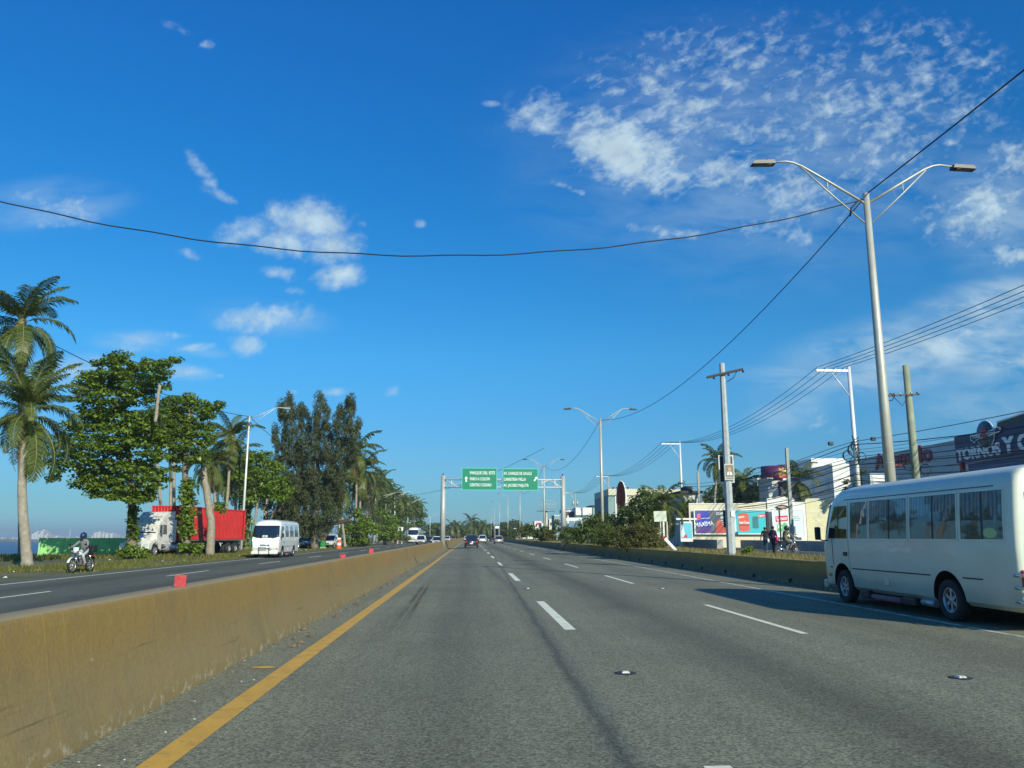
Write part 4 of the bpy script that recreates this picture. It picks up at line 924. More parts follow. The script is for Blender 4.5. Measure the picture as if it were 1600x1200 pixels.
# ---------------------------------------------------------------- street lamps
lampled = mat('led_panel', (.10, .10, .095), .4)
def make_lamp(label, H, arms, loc, rz=0, reach=3.7, lean=(0, 0), group=None, r0=.155, paintm=None, foot=True, headm=blackp):
    M = paintm or galv
    T = thing('street_lamp', label, 'street lamp', loc, rz, group); T.rotation_euler = (lean[0], lean[1], rz)
    b = MB(); b.tube([(0, 0, 0), (0, 0, H*.5), (0, 0, H)], [r0, r0*.78, r0*.55], 16); p = b.build('pole', M, T)
    b = MB(); b.cyl((0, 0, H*.27), (0, 0, H*.27+.015), r0*.91, n=16); b.build('weld_ring', M, p)
    if foot: b = MB(); b.box((0, 0, .04), (.5, .5, .08), ch=.02); b.cyl((0, 0, .08), (0, 0, .12), .2); b.build('foot_plate', conc, T)
    b = MB(); b.sphere((0, 0, H), (r0*.6, r0*.6, .06)); b.build('cap', M, p)
    for sx in arms:
        k = reach
        b = MB(); b.tube([(sx*.05, 0, H-.28), (sx*k*.42, 0, H+.42), (sx*k*.68, 0, H+.86), (sx*k*.78, 0, H+.98), (sx*k*.86, 0, H+1.02), (sx*k, 0, H+.98)], [.040, .037, .034, .032, .030, .028], 8)
        a = b.build('arm', M, T)
        b = MB(); b.tube([(sx*.06, 0, H-.95), (sx*k*.42, 0, H+.08), (sx*k*.70, 0, H+.84)], .024, 6); b.tube([(sx*k*.42, 0, H+.42), (sx*k*.42, 0, H+.08)], .018, 6); b.build('brace', M, a)
        b = MB(); b.tube([(sx*.04, 0, H-.92), (sx*.10, 0, H-.92)], .05, 8); b.build('bolt', chrome, a)
        x = sx*(k+.33); z = H+.96
        b = MB(); b.prism([(sx*(k-.02), z-.06), (sx*(k+.02), z+.055), (sx*(k+.62), z+.02), (sx*(k+.70), z-.09)], -.13, .13, 'y')
        h = b.build('lamp_head', headm, T)
        b = MB(); b.box((x+sx*.02, 0, z-.082), (.50, .20, .012)); b.build('light_panel', lampled, h)
        for q_ in range(5):
            b = MB(); b.box((sx*(k+.12+q_*.10), 0, z+.058-q_*.004), (.012, .22, .035)); b.build('cooling_fin', headm, h)
        b = MB(); b.cyl((sx*(k+.2), 0, z+.03), (sx*(k+.2), 0, z+.12), .03); b.build('photo_cell', blackp, h)
    return T
lamps = []
MZ = .58
def lampz(px_top, py_top, X):
    return atX(px_top, py_top, X)
lampinfo = [((1352, 305), 'tall double-armed street lamp nearest the viewer, rising behind the white minibus'),
            ((938, 655), 'double-armed street lamp second along the median, among the shrubs'),
            ((849.7, 727), 'double-armed street lamp just left of the gantry right post'),
            ((812.3, 767.5), 'street lamp visible under the right green sign'), ((793.6, 776), 'street lamp just left of the one under the right sign'),
            ((780.6, 787), 'street lamp in the median fifth from the gantry'), ((772.5, 795), 'thin far street lamp of the median row'), ((767.6, 803), 'thinnest farthest street lamp of the median row')]
LT = []
for i, ((px, py), lab) in enumerate(lampinfo):
    p = lampz(px, py, 11.85); H = p.z-MZ
    T = make_lamp(lab, H, (-1, 1) if i < 4 else (-1,), (p.x, p.y, MZ), .0, 2.72 if i else 2.78, (R(.2) if i == 0 else 0, R(0.0)), 'street lamps along the median shrubs', .165, None)
    LT.append(Vector((p.x, p.y, p.z-.05)))
# lamps on the sea side, single arm reaching over the carriageway
LL = []
for i, (bx, by, tx, ty, lab) in enumerate([(378, 862, 390, 651, 'white single-armed street lamp beside the tail of the red container'),
        (528, 846, 538, 743, 'leaning single-armed street lamp behind the parked cream pickup'),
        (585, 843, 587, 776, 'single-armed street lamp rising from the bright green bushes'),
        (617, 843, 617, 775, 'single-armed street lamp beside the small white road sign'),
        (637, 842, 637.5, 786, 'far single-armed street lamp in front of the palm row'),
        (672, 842, 672, 806, 'farthest thin street lamp left of the gantry')]):
    gp = gnd(bx, by if i == 0 else 838+(by-838)) if i == 0 else None
    Y = [86, 133, 180, 205, 262, 400][i]; base = at(bx, 838, Y); base.z = 0
    top = at(tx, ty, Y); d = top-base
    ln = math.atan2(d.x, d.z)
    T = make_lamp(lab, d.length, (1,), base, 0, [3.6, 4.6, 6, 4, 4, 4][i], (0, ln), 'street lamps on the sea side', .13 if i else .145, galvw, True, galv); LL.append(top)
# concrete pole with crossarm and campaign posters near the right barrier
# ---------------------------------------------------------------- utility poles
insm = mat('porcelain', (.35, .36, .36), .3)
def pole(label, loc, H, r0=.17, r1=.10, m=polec, name='utility_pole', n=10, group=None):
    T = thing(name, label, 'utility pole', loc, 0, group); b = MB(); b.tube([(0, 0, 0), (0, 0, H*.5), (0, 0, H)], [r0, (r0+r1)/2, r1], n, smooth=n > 8); b.build('pole', m, T); return T
def coil(parent, loc, r=.32, ax='X'):
    b = MB()
    for k in range(3): b.tube([(r*(1-.06*k)*math.cos(a), r*(1+.04*k)*math.sin(a), .03*k) for a in [2*PI*i/18 for i in range(19)]], .022, 5, caps=False)
    return b.build('cable_coil', cable, parent, loc, (PI/2, 0, random.uniform(-.5, .5)))
PW = []      # conductor attachment points of the power line with one-sided crossarms
for i, (px, py, lab) in enumerate([(1326, 573, 'white steel utility pole with one-sided crossarm, tangled in coils of black cable'), (1062, 690, 'utility pole with one-sided crossarm standing by the turquoise poster'),
        (950.5, 742, 'utility pole with crossarm behind the second street lamp'), (898.6, 768, 'far utility pole carrying transformers by the filling station')]):
    p = atX(px, py, 27.0); H = p.z-.45; T = pole(lab, (27.0, p.y, .45), H, .19, .12, galvw if i < 2 else polec, group='power poles along the service road')
    b = MB(); b.box((-1.15, 0, H-.30), (2.5, .14, .14)); arm = b.build('crossarm', galvw, T)
    b = MB(); b.tube([(-.05, 0, H-2.2), (-1.35, 0, H-.36)], .04, 6); b.build('brace', galvw, arm)
    pts = []
    for k in range(4):
        x = -2.3+k*.65; b = MB(); b.lathe([(0, 0), (.05, 0), (.07, .05), (.04, .09), (.06, .14), (.03, .2), (0, .2)], 8, M=Matrix.Translation((x, 0, H-.23))); b.build('insulator', insm, arm)
        pts.append(Vector((27+x, p.y, .45+H-.05)))
    PW.append(pts)
    if i == 0:
        for (x, z, r) in ((-.55, H-6.4, .36), (.42, H-6.5, .34), (.0, H-5.7, .3), (-.1, H-6.0, .42)): coil(T, (x, .1, z), r)
        b = MB()
        for k in range(9):
            z = H-5.0-k*.22; b.tube([(-.25+.05*k, -.12, z), (-.05, -.2-.02*k, z-.3), (.22, -.14, z-.1+.03*k)], .035, 5)
        b.build('cable_tangle', cable, T)
        for (x, z) in ((-1.75, H-5.55), (1.35, H-5.2)): b = MB(); b.box((x, 0, z), (.34, .22, .26), ch=.05); b.build('splice_box', blackp, T)
    if i == 1:
        for (x, z, r) in ((-.2, H-5.5, .3), (.15, H-5.3, .34)): coil(T, (x, .1, z), r)
        rs = MB(); rs.lathe([(0, 0), (.42, 0), (.42, .02), (0, .02)], 24); so_ = rs.build('round_sign', white, T, (0, -.24, H-9.0), (PI/2, 0, 0))
        rs = MB(); rs.lathe([(.33, .021), (.42, .021), (.42, .028), (.33, .028)], 24); rs.box((0, 0, .026), (.07, .74, .008), M=Matrix.Rotation(.78, 4, 'Z')); rs.build('prohibition_ring', redl, so_)
        rs = MB(); rs.box((.0, -.25, H-9.75), (.6, .02, .38)); rs.build('small_plate', mat('pink_plate', (.6, .45, .5), .6), T)
    if i == 3:
        for sx in (-1, 1): b = MB(); b.cyl((sx*.55, 0, H-3.6), (sx*.55, 0, H-2.4), .25); b.build('transformer', galv, T)
# green wooden pole behind the bus with a crossarm of spiky fittings
p = at(1415, 571, 46); T = pole('thick greenish concrete utility pole right of the tall street lamp', (p.x, 46, .45), p.z-.45, .27, .18, mat('mossy_concrete', (.27, .30, .20), .85, var=.2, vs=2, bump=.3))
H = p.z-.45; b = MB(); b.box((.0, -.2, H-1.85), (2.3, .10, .10)); a = b.build('crossarm', blackp, T, rot=(0, -.06, 0))
for k in range(7):
    x = -1.15+k*.36; b = MB(); b.box((x, -.2, H-1.80), (.07, .10, .20)); b.build('insulator', insm if k % 2 else blackp, a)
b = MB(); b.tube([(-.5, -.2, H-1.9), (0, -.2, H-2.5), (.5, -.2, H-1.8)], .025, 5); b.build('brace', blackp, a)
coil(T, (-1.25, -.2, H-2.0), .2); coil(T, (-.55, -.3, H-6.1), .27); coil(T, (.45, -.3, H-6.3), .30)
b = MB(); b.cyl((-1.6, -.3, H-6.1), (-1.0, -.3, H-6.05), .09); b.build('splice_tube', mat('dull_red_tube', (.12, .03, .035), .6), T)
# two plain square concrete poles
for (px, py, lab) in ((1229, 700, 'plain square concrete pole standing in front of the white and red billboard'), (1090.5, 738, 'plain square concrete pole in front of the navy paint billboard')):
    p = atX(px, py, 26.2); T = pole(lab, (26.2, p.y, .45), p.z-.45, .20, .16, polec, n=4)
# pole with posters
p = atX(1128, 568, 12.0); q_ = atX(1141, 865, 12.0); Hp = p.z-.55
T = pole('grey octagonal pole with an angled crossarm and election posters by the right barrier', (12.0, p.y, .55), Hp, .215, .13, mat('pale_grey_pole', (.42, .46, .46), .6, var=.08, vs=1, dirt=(.3, .31, .28), ds=3), n=8); poleY = p.y
b = MB(); b.box((0, 0, 0), (1.75, .14, .10)); a = b.build('crossarm', mat('weathered_timber', (.07, .06, .055), .9), T, (.05, -.20, Hp-.52), (0, R(-12), R(-10)))
for x in (-.55, .15, .85): b = MB(); b.lathe([(0, 0), (.04, 0), (.06, .04), (.03, .12), (0, .12)], 8, M=Matrix.Translation((x, 0, -.16))); b.build('insulator', blackp, a)
b = MB(); b.tube([(.55, 0, -.05), (.35, 0, -.3), (0, 0, -.42)], .02, 6); b.build('brace', blackp, a)
def s_at(px, py): v = atX(px, py, 12.0); return v.z-.55
zt, zb = s_at(1134, 711), s_at(1136, 754)
b = MB(); b.box((0, 0, 0), (.72, .03, zt-zb), 0, ch=.01); brd = b.build('poster_board', mat('board_white_back', (.72, .72, .70), .6), T, (.02, .20, (zt+zb)/2), (0, 0, 0))
b = MB(); b.box((0, -.021, 0), (.62, .012, zt-zb-.10)); b.build('dark_panel', blackp, brd)
zt2, zb2 = s_at(1134, 726), s_at(1136, 751)
pw, ph = .46, zt2-zb2
b = MB(); b.box((0, 0, 0), (pw, .015, ph)); po = b.build('portrait_poster', mat('poster_paper', (.55, .52, .45), .7), T, (.02, -.235, (zt2+zb2)/2), (0, 0, R(2)))
b = MB(); b.box((0, -.012, .05), (pw*.84, .006, ph*.72)); b.build('poster_background', mat('poster_olive', (.20, .20, .15), .7), po)
b = MB(); b.sphere((0, -.018, .12), (.075, .004, .10), 0, 12, 8); b.build('printed_face', mat('printed_skin', (.55, .30, .20), .7), po)
b = MB(); b.add([(-.13, -.019, -.14), (.13, -.019, -.14), (.09, -.019, .01), (-.09, -.019, .01)], [(0, 1, 2, 3)]); b.add([(-.02, -.021, -.13), (.02, -.021, -.13), (.012, -.021, .0), (-.012, -.021, .0)], [(0, 1, 2, 3)], 1); b.build('printed_suit', [white, redl], po)
b = MB()
for k in range(2): b.box((0, -.012, -ph*.36-.045*k), (pw*.8, .006, .02))
b.build('printed_caption', MATS['blue_jeans'], po)
zt3, zb3 = s_at(1138, 756), s_at(1139, 776)
b = MB(); b.box((0, 0, 0), (.42, .02, zt3-zb3)); b.build('white_poster', white, T, (.02, .20, (zt3+zb3)/2))
zt3, zb3 = s_at(1138, 797), s_at(1139, 824)
b = MB(); b.box((0, 0, 0), (.44, .02, zt3-zb3)); b.build('slate_poster', mat('slate_poster', (.05, .06, .07), .7), T, (-.02, .20, (zt3+zb3)/2))
b = MB(); b.box((0, 0, 0), (.16, .01, .26)); b.build('sticker', white, T, (.08, -.235, s_at(1139, 803)))
# ---------------------------------------------------------------- wires
def wire(pts, r, label, group=None, name='overhead_wire', cat='wire', m=None, parent=None):
    b = MB(); b.tube(pts, r, 5, caps=False); o = b.build(name, m or cable, parent)
    if parent is None: tag(o, label, cat, group)
    return o
def cat_pts(A, B, sag, n=24): return [A.lerp(B, i/n)+Vector((0, 0, -4*sag*(i/n)*(1-i/n))) for i in range(n+1)]
top1 = LT[0]
# long cable across the whole road
YC = top1.y; A = top1+Vector((-.25, -.05, -.15)); pm = at(700, 399.5, YC); pe = at(0, 314, YC)
def par(x):   # parabola through three points in x,z
    x0, z0, x1, z1, x2, z2 = A.x, A.z, pm.x, pm.z, pe.x, pe.z
    return z0*(x-x1)*(x-x2)/((x0-x1)*(x0-x2))+z1*(x-x0)*(x-x2)/((x1-x0)*(x1-x2))+z2*(x-x0)*(x-x1)/((x2-x0)*(x2-x1))
xe = -24.0
wire([(A.x+(xe-A.x)*i/60, YC, par(A.x+(xe-A.x)*i/60)+.02*math.sin(i*1.3)) for i in range(61)], .019, 'thick black cable slung right across both carriageways, across the sky')
make_lamp('plain lamp post out on the verge holding the far end of the long cable', par(xe)+.3, (1,), (xe, YC, 0), 0, 3.5, group='street lamps on the sea side', paintm=galvw)
wire(cat_pts(LT[0], LT[1], 1.9), .017, 'sagging cable between the nearest and the second median lamps', 'cables slung along the median lamps')
wire(cat_pts(LT[1], LT[2], 2.3), .02, 'sagging cable between the second and third median lamps', 'cables slung along the median lamps')
wire(cat_pts(LT[2], LT[3], 2.0), .02, 'sagging cable from the third median lamp on past the gantry', 'cables slung along the median lamps')
E1 = Vector((12.0, -26, 11.9)); wire(cat_pts(LT[0]+Vector((.05, 0, .1)), E1, .55), .020, 'cable rising from the nearest lamp to the upper right corner')
b = MB(); b.tube([A+Vector((.1, 0, .05)), A, A+Vector((-.25, 0, -.25)), A+Vector((-.3, 0, -.5))], .03, 6); b.build('cable_clamp', cable, None)
tag(bpy.data.objects['cable_clamp'], 'dark cable clamp at the head of the nearest lamp', 'clamp')
wire(cat_pts(LL[0], at(-40, 470, 50), 1.2), .03, 'wire running up from the white lamp to the palms at upper left')
wire(cat_pts(LL[0], LL[1]+Vector((2.5, 0, .5)), 2.0), .03, 'sagging wire between the two nearest sea side lamps')
wire(cat_pts(LL[3], at(850, 700, 150), 2.2), .035, 'far wire crossing the road beyond the gantry')
# power conductors
near_end = [Vector((p_.x, -2, p_.z+.3)) for p_ in PW[0]]
for k in range(4):
    wire(cat_pts(PW[0][k], near_end[k], 1.0), .019, None, name='power_line'); tag(bpy.context.scene.objects[-1] if False else C.objects[-1], ['outermost', 'second', 'third', 'innermost'][k]+' power line running from the coiled pole crossarm to the upper right', 'power line', 'power lines of the one-sided crossarms')
    for i in range(3):
        wire(cat_pts(PW[i][k], PW[i+1][k], [1.7, 1.6, 1.5][i]), [.02, .024, .028][i], None, name='power_line')
        tag(C.objects[-1], ['outermost', 'second', 'third', 'innermost'][k]+' power line in the '+['nearest', 'middle', 'farthest'][i]+' span between the crossarm poles', 'power line', 'power lines of the one-sided crossarms')
# low telephone bundles
k = 0
px0 = 27.0
for (z0_, z1_, s, r) in ((8.3, 8.1, 1.0, .022), (7.7, 7.5, .8, .014), (7.4, 7.3, 1.1, .012), (6.9, 6.8, 1.0, .028), (6.6, 6.5, .7, .016), (6.2, 6.3, 1.2, .014), (5.9, 5.8, 1.0, .03), (5.5, 5.5, 1.3, .014), (5.1, 5.2, .9, .022), (4.7, 4.9, 1.1, .02), (8.0, 7.9, 1.2, .03), (7.1, 7.0, .9, .022), (6.4, 6.5, 1.1, .034), (5.7, 5.9, .8, .024), (5.3, 5.4, 1.2, .032), (4.9, 5.0, .8, .026)):
    ys = [PW[0][0].y-57, PW[0][0].y, PW[1][0].y, PW[2][0].y]
    pts = []
    for a_, b_ in zip(ys, ys[1:]):
        seg = cat_pts(Vector((px0-.15, a_, z0_+random.uniform(-.1, .1))), Vector((px0-.15, b_, z1_)), s*random.uniform(.7, 1.2), 14); pts += seg if not pts else seg[1:]
    wire(pts, r*.95, None, name='telephone_cable'); k += 1
    tag(C.objects[-1], ['topmost, thick', 'second from the top', 'third from the top', 'fourth from the top, thickest', 'fifth from the top', 'sixth from the top', 'seventh, thick and low', 'third lowest', 'second lowest', 'lowest', 'thick second', 'thin upper middle', 'thickest middle', 'thin middle', 'thick lower', 'thin lower'][k-1]+' black telephone cable strung between the poles on the right', 'cable', 'low telephone cables')
for j in range(5):
    A_ = Vector((27, PW[0][0].y, 6.5-.35*j)); B_ = at(1640, 690+18*j, 58); wire(cat_pts(A_, B_, .5+.2*j), .016, None, name='service_drop'); tag(C.objects[-1], ['uppermost', 'upper middle', 'middle', 'lower middle', 'lowest'][j]+' thin cable fanning from the coiled pole towards the grey shop', 'cable', 'cables fanning to the shops')
# small glass insulators hanging at the top
# ---------------------------------------------------------------- gantry with two green signs
GY = 92.0
gt = thing('sign_gantry', 'grey truss gantry across the near carriageway, standing on two thick posts', 'gantry', (0, GY, 0))
pl_, pr_ = at(693, 743, GY), at(879.5, 744, GY)
for p_ in (pl_, pr_):
    b = MB(); b.cyl((p_.x, 0, 0), (p_.x, 0, p_.z), .30, .27, 18); b.build('post', mat('gantry_grey', (.46, .47, .44), .55, .3, var=.08) if 'gantry_grey' not in MATS else MATS['gantry_grey'], gt)
    b = MB(); b.cyl((p_.x-.05, 0, p_.z-.4), (p_.x-.05, 0, p_.z+.25), .06); b.build('post_cap', blackp, gt)
zt = at(780, 749.5, GY).z; zb = at(780, 761.5, GY).z; x0, x1 = pl_.x+.2, pr_.x-.2
tm = MB()
for yy in (-.35, .35):
    for z in (zt, zb): tm.tube([(x0, yy, z), (x1, yy, z)], .062, 8)
tm.build('truss_chord', galvw, gt)
nb = 9; dxs = (x1-x0)/nb
for i in range(nb):
    b = MB()
    for yy in (-.35, .35):
        a_, c_ = (zb, zt) if i % 2 else (zt, zb); b.tube([(x0+i*dxs, yy, a_), (x0+(i+1)*dxs, yy, c_)], .036, 6)
        b.tube([(x0+(i+.5)*dxs, yy, zt), (x0+(i+.5)*dxs, yy, zb)], .028, 6)
    b.tube([(x0+i*dxs, -.35, zt), (x0+i*dxs, .35, zt)], .025, 6); b.build('truss_brace', galvw, gt)
green = mat('sign_green', (.0, .225, .125), .55); greenb = mat('sign_border', (.10, .55, .40), .5); signw = mat('sign_white', (.85, .88, .84), .5)
def gsign(pxa, pya, pxb, pyb, lines, arrow, label, tx, fits, al='LEFT'):
    a_, c_ = at(pxa, pya, GY-.6), at(pxb, pyb, GY-.6); w, h = c_.x-a_.x, a_.z-c_.z
    T = thing('direction_sign', label, 'road sign', ((a_.x+c_.x)/2, GY-.6, (a_.z+c_.z)/2), 0, 'green signs hung on the gantry')
    b = MB(); b.box((0, 0, 0), (w, .05, h), ch=.02); b.build('panel', green, T)
    b = MB(); e = .07
    for z in (-1, 1): b.box((0, -.03, z*(h/2-e/2)), (w, .012, e))
    for x in (-1, 1): b.box((x*(w/2-e/2), -.03, 0), (e, .012, h-2*e))
    b.build('border', greenb, T)
    for i, s in enumerate(lines):
        text('lettering', s, h*.19, signw, T, (tx*w, -.032, h*(.27-.27*i)), (PI/2, 0, 0), .012, 1, .004, al, fits[i]*w)
    ar = MB(); sh = [(-.045, -.17), (.045, -.17), (.045, .04), (.11, .04), (0, .18), (-.11, .04), (-.045, .04)]
    ax, az, rot_ = arrow; M = Matrix.Translation((ax*w, -.03, az*h)) @ Matrix.Rotation(rot_, 4, 'Y') @ Matrix.Scale(h*.72, 4)
    ar.prism(sh, -.004, .002, 'y', M=M); ar.build('arrow', signw, T)
    b = MB()
    for x in (-.3, .3): b.box((x*w, .14, 0), (.08, .22, h*.9))
    b.build('hanger', galvw, T)
gsign(721.5, 731, 776.5, 766, ['PARQUE DEL ESTE', 'FARO A COLON', 'CENTRO CIUDAD'], (-.37, -.01, 0), 'green gantry sign lettered PARQUE DEL ESTE with an upward arrow', -.27, (.71, .56, .61))
gsign(785.5, 732, 841, 766.5, ['AV. CHARLES DE GAULLE', 'CARRETERA MELLA', 'AV. JACOBO MAJLUTA'], (.43, .03, .65), 'green gantry sign lettered CARRETERA MELLA with a slanting arrow', -.47, (.79, .62, .70))
# ---------------------------------------------------------------- foliage
def leaf_cloud(clumps, n, size, aspect=.55, droop=.0, flat=.0, jitter=.5, seed=0):
    """clumps: (x, y, z, rx, ry, rz[, w]); n leaves per clump of weight 1; returns quad vertices"""
    r = np.random.default_rng(seed); V = []
    for c in clumps:
        k = int(n*(c[6] if len(c) > 6 else 1))
        d = r.normal(size=(k, 3)); d /= np.linalg.norm(d, axis=1)[:, None]
        rad = r.random(k)**(1/2.4)
        p = d*rad[:, None]*np.array(c[3:6])+np.array(c[:3])
        nrm = d*np.array([.6, .6, .7])+np.array([0, 0, .25+flat])+r.normal(size=(k, 3))*jitter
        nrm /= np.linalg.norm(nrm, axis=1)[:, None]
        ax = r.normal(size=(k, 3)); ax[:, 2] -= droop*2.2
        ax -= nrm*(ax*nrm).sum(1)[:, None]; ax /= np.linalg.norm(ax, axis=1)[:, None]
        if droop > .5:
            ax = r.normal(size=(k, 3))*.35; ax[:, 2] -= droop; ax /= np.linalg.norm(ax, axis=1)[:, None]; nrm = np.cross(ax, r.normal(size=(k, 3))); nrm /= np.linalg.norm(nrm, axis=1)[:, None]
        sd = np.cross(nrm, ax); L = size*r.uniform(.6, 1.35, k)[:, None]; W = L*aspect*.5
        a = p-ax*L*.5; b_ = p+sd*W+nrm*L*.06; c_ = p+ax*L*.5; d_ = p-sd*W+nrm*L*.06
        V.append(np.stack([a, b_, c_, d_], 1).reshape(-1, 3))
    return np.concatenate(V)
almond = leafmat('almond_leaves', (.045, .085, .012), (.21, .31, .03), .32, .40, .45)
almond2 = leafmat('bright_almond_leaves', (.065, .12, .012), (.19, .28, .028), .35, .42, .4)
casu = leafmat('casuarina_needles', (.048, .066, .030), (.14, .16, .075), .22, .8, .1)
palml = leafmat('palm_leaflets', (.048, .080, .016), (.17, .205, .045), .35, .40, .35)
palmd = leafmat('dry_palm_leaflets', (.16, .12, .05), (.30, .22, .09), .3, .7, .2)
darkl = leafmat('dark_leaves', (.030, .055, .012), (.08, .125, .026), .22, .5, .3)
midl = leafmat('mid_leaves', (.045, .078, .014), (.13, .175, .034), .28, .5, .3)
bougl = leafmat('hedge_leaves', (.040, .062, .012), (.12, .135, .030), .28, .55, .25, (.30, .05, .06))
bougr = leafmat('reddish_hedge_leaves', (.05, .07, .016), (.16, .15, .04), .28, .55, .25, (.34, .06, .06))
grassm = leafmat('grass_blades', (.07, .095, .018), (.24, .22, .07), .3, .7, .15)
dryg = leafmat('dry_grass_blades', (.16, .14, .05), (.36, .30, .13), .3, .8, .1)
def trunk_mesh(paths, m, name='trunk'):
    b = MB()
    for pts, r0, r1 in paths:
        n = len(pts); b.tube(pts, [r0+(r1-r0)*i/(n-1) for i in range(n)], 9)
    return b
def smooth_path(pts, k=5, wob=.05):
    P = [Vector(p) for p in pts]; out = []
    for i in range(len(P)-1):
        for j in range(k):
            t = j/k; p0 = P[max(i-1, 0)]; p1 = P[i]; p2 = P[i+1]; p3 = P[min(i+2, len(P)-1)]
            q_ = .5*((2*p1)+(-p0+p2)*t+(2*p0-5*p1+4*p2-p3)*t*t+(-p0+3*p1-3*p2+p3)*t**3)
            out.append(q_+Vector((random.uniform(-wob, wob), random.uniform(-wob, wob), 0)))
    return out+[P[-1]]
def tree(name, label, base, paths, clumps, n, size, m, cat='tree', group=None, barkm=None, **kw):
    """paths, clumps in world coordinates; stored relative to the base"""
    B = Vector(base); T = thing(name, label, cat, B, 0, group)
    b = MB()
    for pts, r0, r1 in paths:
        pts = smooth_path([Vector(p)-B for p in pts]); k = len(pts); b.tube(pts, [r0+(r1-r0)*i/(k-1) for i in range(k)], 9)
    if paths: b.build('trunk', barkm or bark, T)
    cl = [(c[0]-B.x, c[1]-B.y, c[2]-B.z)+tuple(c[3:]) for c in clumps]
    V = leaf_cloud(cl, n, size, seed=random.randint(0, 1 << 30), **kw)
    link('crown' if cat == 'tree' else 'foliage', quads_mesh('crown', V, m), T); return T
def rows_clumps(rows, Y, dY, step, r, flat, rnd=.5):
    """rows: (py, pxmin, pxmax) at distance Y; tiers of flat clumps filling the crown"""
    out = []
    for (py, xa, xb) in rows:
        w = (xb-xa)
        k = max(1, int(round(w/step)))
        for i in range(k):
            px = xa+(i+.5)*w/k+random.uniform(-.3, .3)*step; u = abs((px-(xa+xb)/2)/(w/2+1e-3))
            dep = dY*math.sqrt(max(0, 1-u*u*.8))
            if random.random() < .07: continue
            for yy in (Y-dep*random.uniform(.35, 1.0), Y+dep*random.uniform(-.3, .9)):
                # keep the clump in the same line of sight so that the outline stays as in the crown plane
                p_ = at(px, py+random.uniform(-.5, .5)*step*.75, yy)
                s = random.uniform(.7, 1.45); out.append((p_.x, p_.y, p_.z, r*s, r*s, flat*random.uniform(.8, 1.3)))
    return out
# big almond tree
Y1 = 59.3; base1 = at(207, 838, Y1); base1.z = 0
rows = [(556, 170, 200), (567, 150, 208), (566, 220, 276), (578, 178, 262), (584, 132, 200), (590, 132, 262), (602, 125, 258), (614, 120, 238), (626, 116, 240), (640, 126, 200), (650, 120, 262), (662, 104, 240), (672, 108, 264), (684, 92, 262), (696, 84, 262),
        (708, 80, 262), (722, 78, 258), (735, 80, 92), (745, 80, 86), (735, 118, 262), (748, 120, 258), (758, 118, 252), (768, 138, 246), (776, 148, 240), (784, 190, 230)]
cl = rows_clumps(rows, Y1, 4.2, 12, .66, .25)
for k in range(11):      # creeper round the lower trunk
    p_ = at(208+2*math.sin(k), 792+k*5, Y1-.2); cl.append((p_.x, p_.y, p_.z, .42+.1*math.sin(k*2), .42, .30, .8))
wd = lambda L, Y: [at(px, py, Y+dy) for px, py, dy in L]
tree('almond_tree', 'largest bushy almond tree with tiered dark green crown and creeper-wrapped trunk, left of the truck', base1,
     [(wd([(207, 876, 0), (206, 840, 0), (207, 800, 0), (205, 760, 0), (200, 700, .5), (195, 640, .3)], Y1), .42, .12), (wd([(205, 780, 0), (160, 730, -1), (110, 700, -1)], Y1), .16, .05),
      (wd([(205, 775, 0), (240, 720, 1), (250, 660, 1), (232, 590, .5)], Y1), .2, .05), (wd([(202, 740, 0), (170, 690, 1), (150, 620, .5)], Y1), .16, .05), (wd([(200, 690, .4), (186, 640, -1.2), (180, 590, -1)], Y1), .12, .04)],
     cl, 74, .27, almond, flat=.75, aspect=.62)
cl = []
for k in range(16): p_ = at(196+random.uniform(-14, 34), 872-random.uniform(0, 17), Y1-1.2); cl.append((p_.x, p_.y, max(.25, p_.z), .38, .38, .28, .9))
tree('understory_shrub', 'low leafy shrub round the foot of the largest almond tree', (base1.x, base1.y-1, 0), [], cl, 60, .24, almond2, cat='shrub')
# second almond, behind the bare topped trunks
Y2 = 62.4; base2 = at(291, 838, Y2); base2.z = 0
rows = [(620, 268, 300), (628, 256, 322), (634, 318, 352), (640, 300, 334), (640, 256, 296), (652, 262, 334), (664, 258, 332), (676, 262, 334), (688, 258, 336), (700, 262, 334), (712, 268, 328), (722, 272, 322), (730, 268, 286)]
cl = rows_clumps(rows, Y2+1.5, 3.0, 13, .62, .28)
for k in range(22): p_ = at(293+6*math.sin(k*1.7), 752+k*4.1, Y2-.3); cl.append((p_.x, p_.y, p_.z, .55+.25*math.sin(k*1.1), .5, .36, 1.0))
for k in range(8): p_ = at(282+random.uniform(-4, 34), 862+random.uniform(-10, 3), Y2-.6); cl.append((p_.x, p_.y, max(.2, p_.z), .4, .4, .28, .9))
tree('almond_tree', 'smaller almond tree with a creeper-covered trunk in front of the red container', base2,
     [(wd([(291, 870, 0), (292, 820, 0), (291, 770, 0), (289, 715, 0), (294, 680, 0), (296, 640, 0)], Y2), .33, .12), (wd([(296, 700, .2), (300, 660, .2), (293, 630, 0), (270, 634, 0)], Y2), .14, .05),
      (wd([(290, 720, 0), (272, 690, 2), (266, 650, 2)], Y2), .12, .05), (wd([(292, 715, 0), (318, 690, 2), (330, 650, 2)], Y2), .12, .05)],
     cl, 74, .27, almond, flat=.6, aspect=.62)
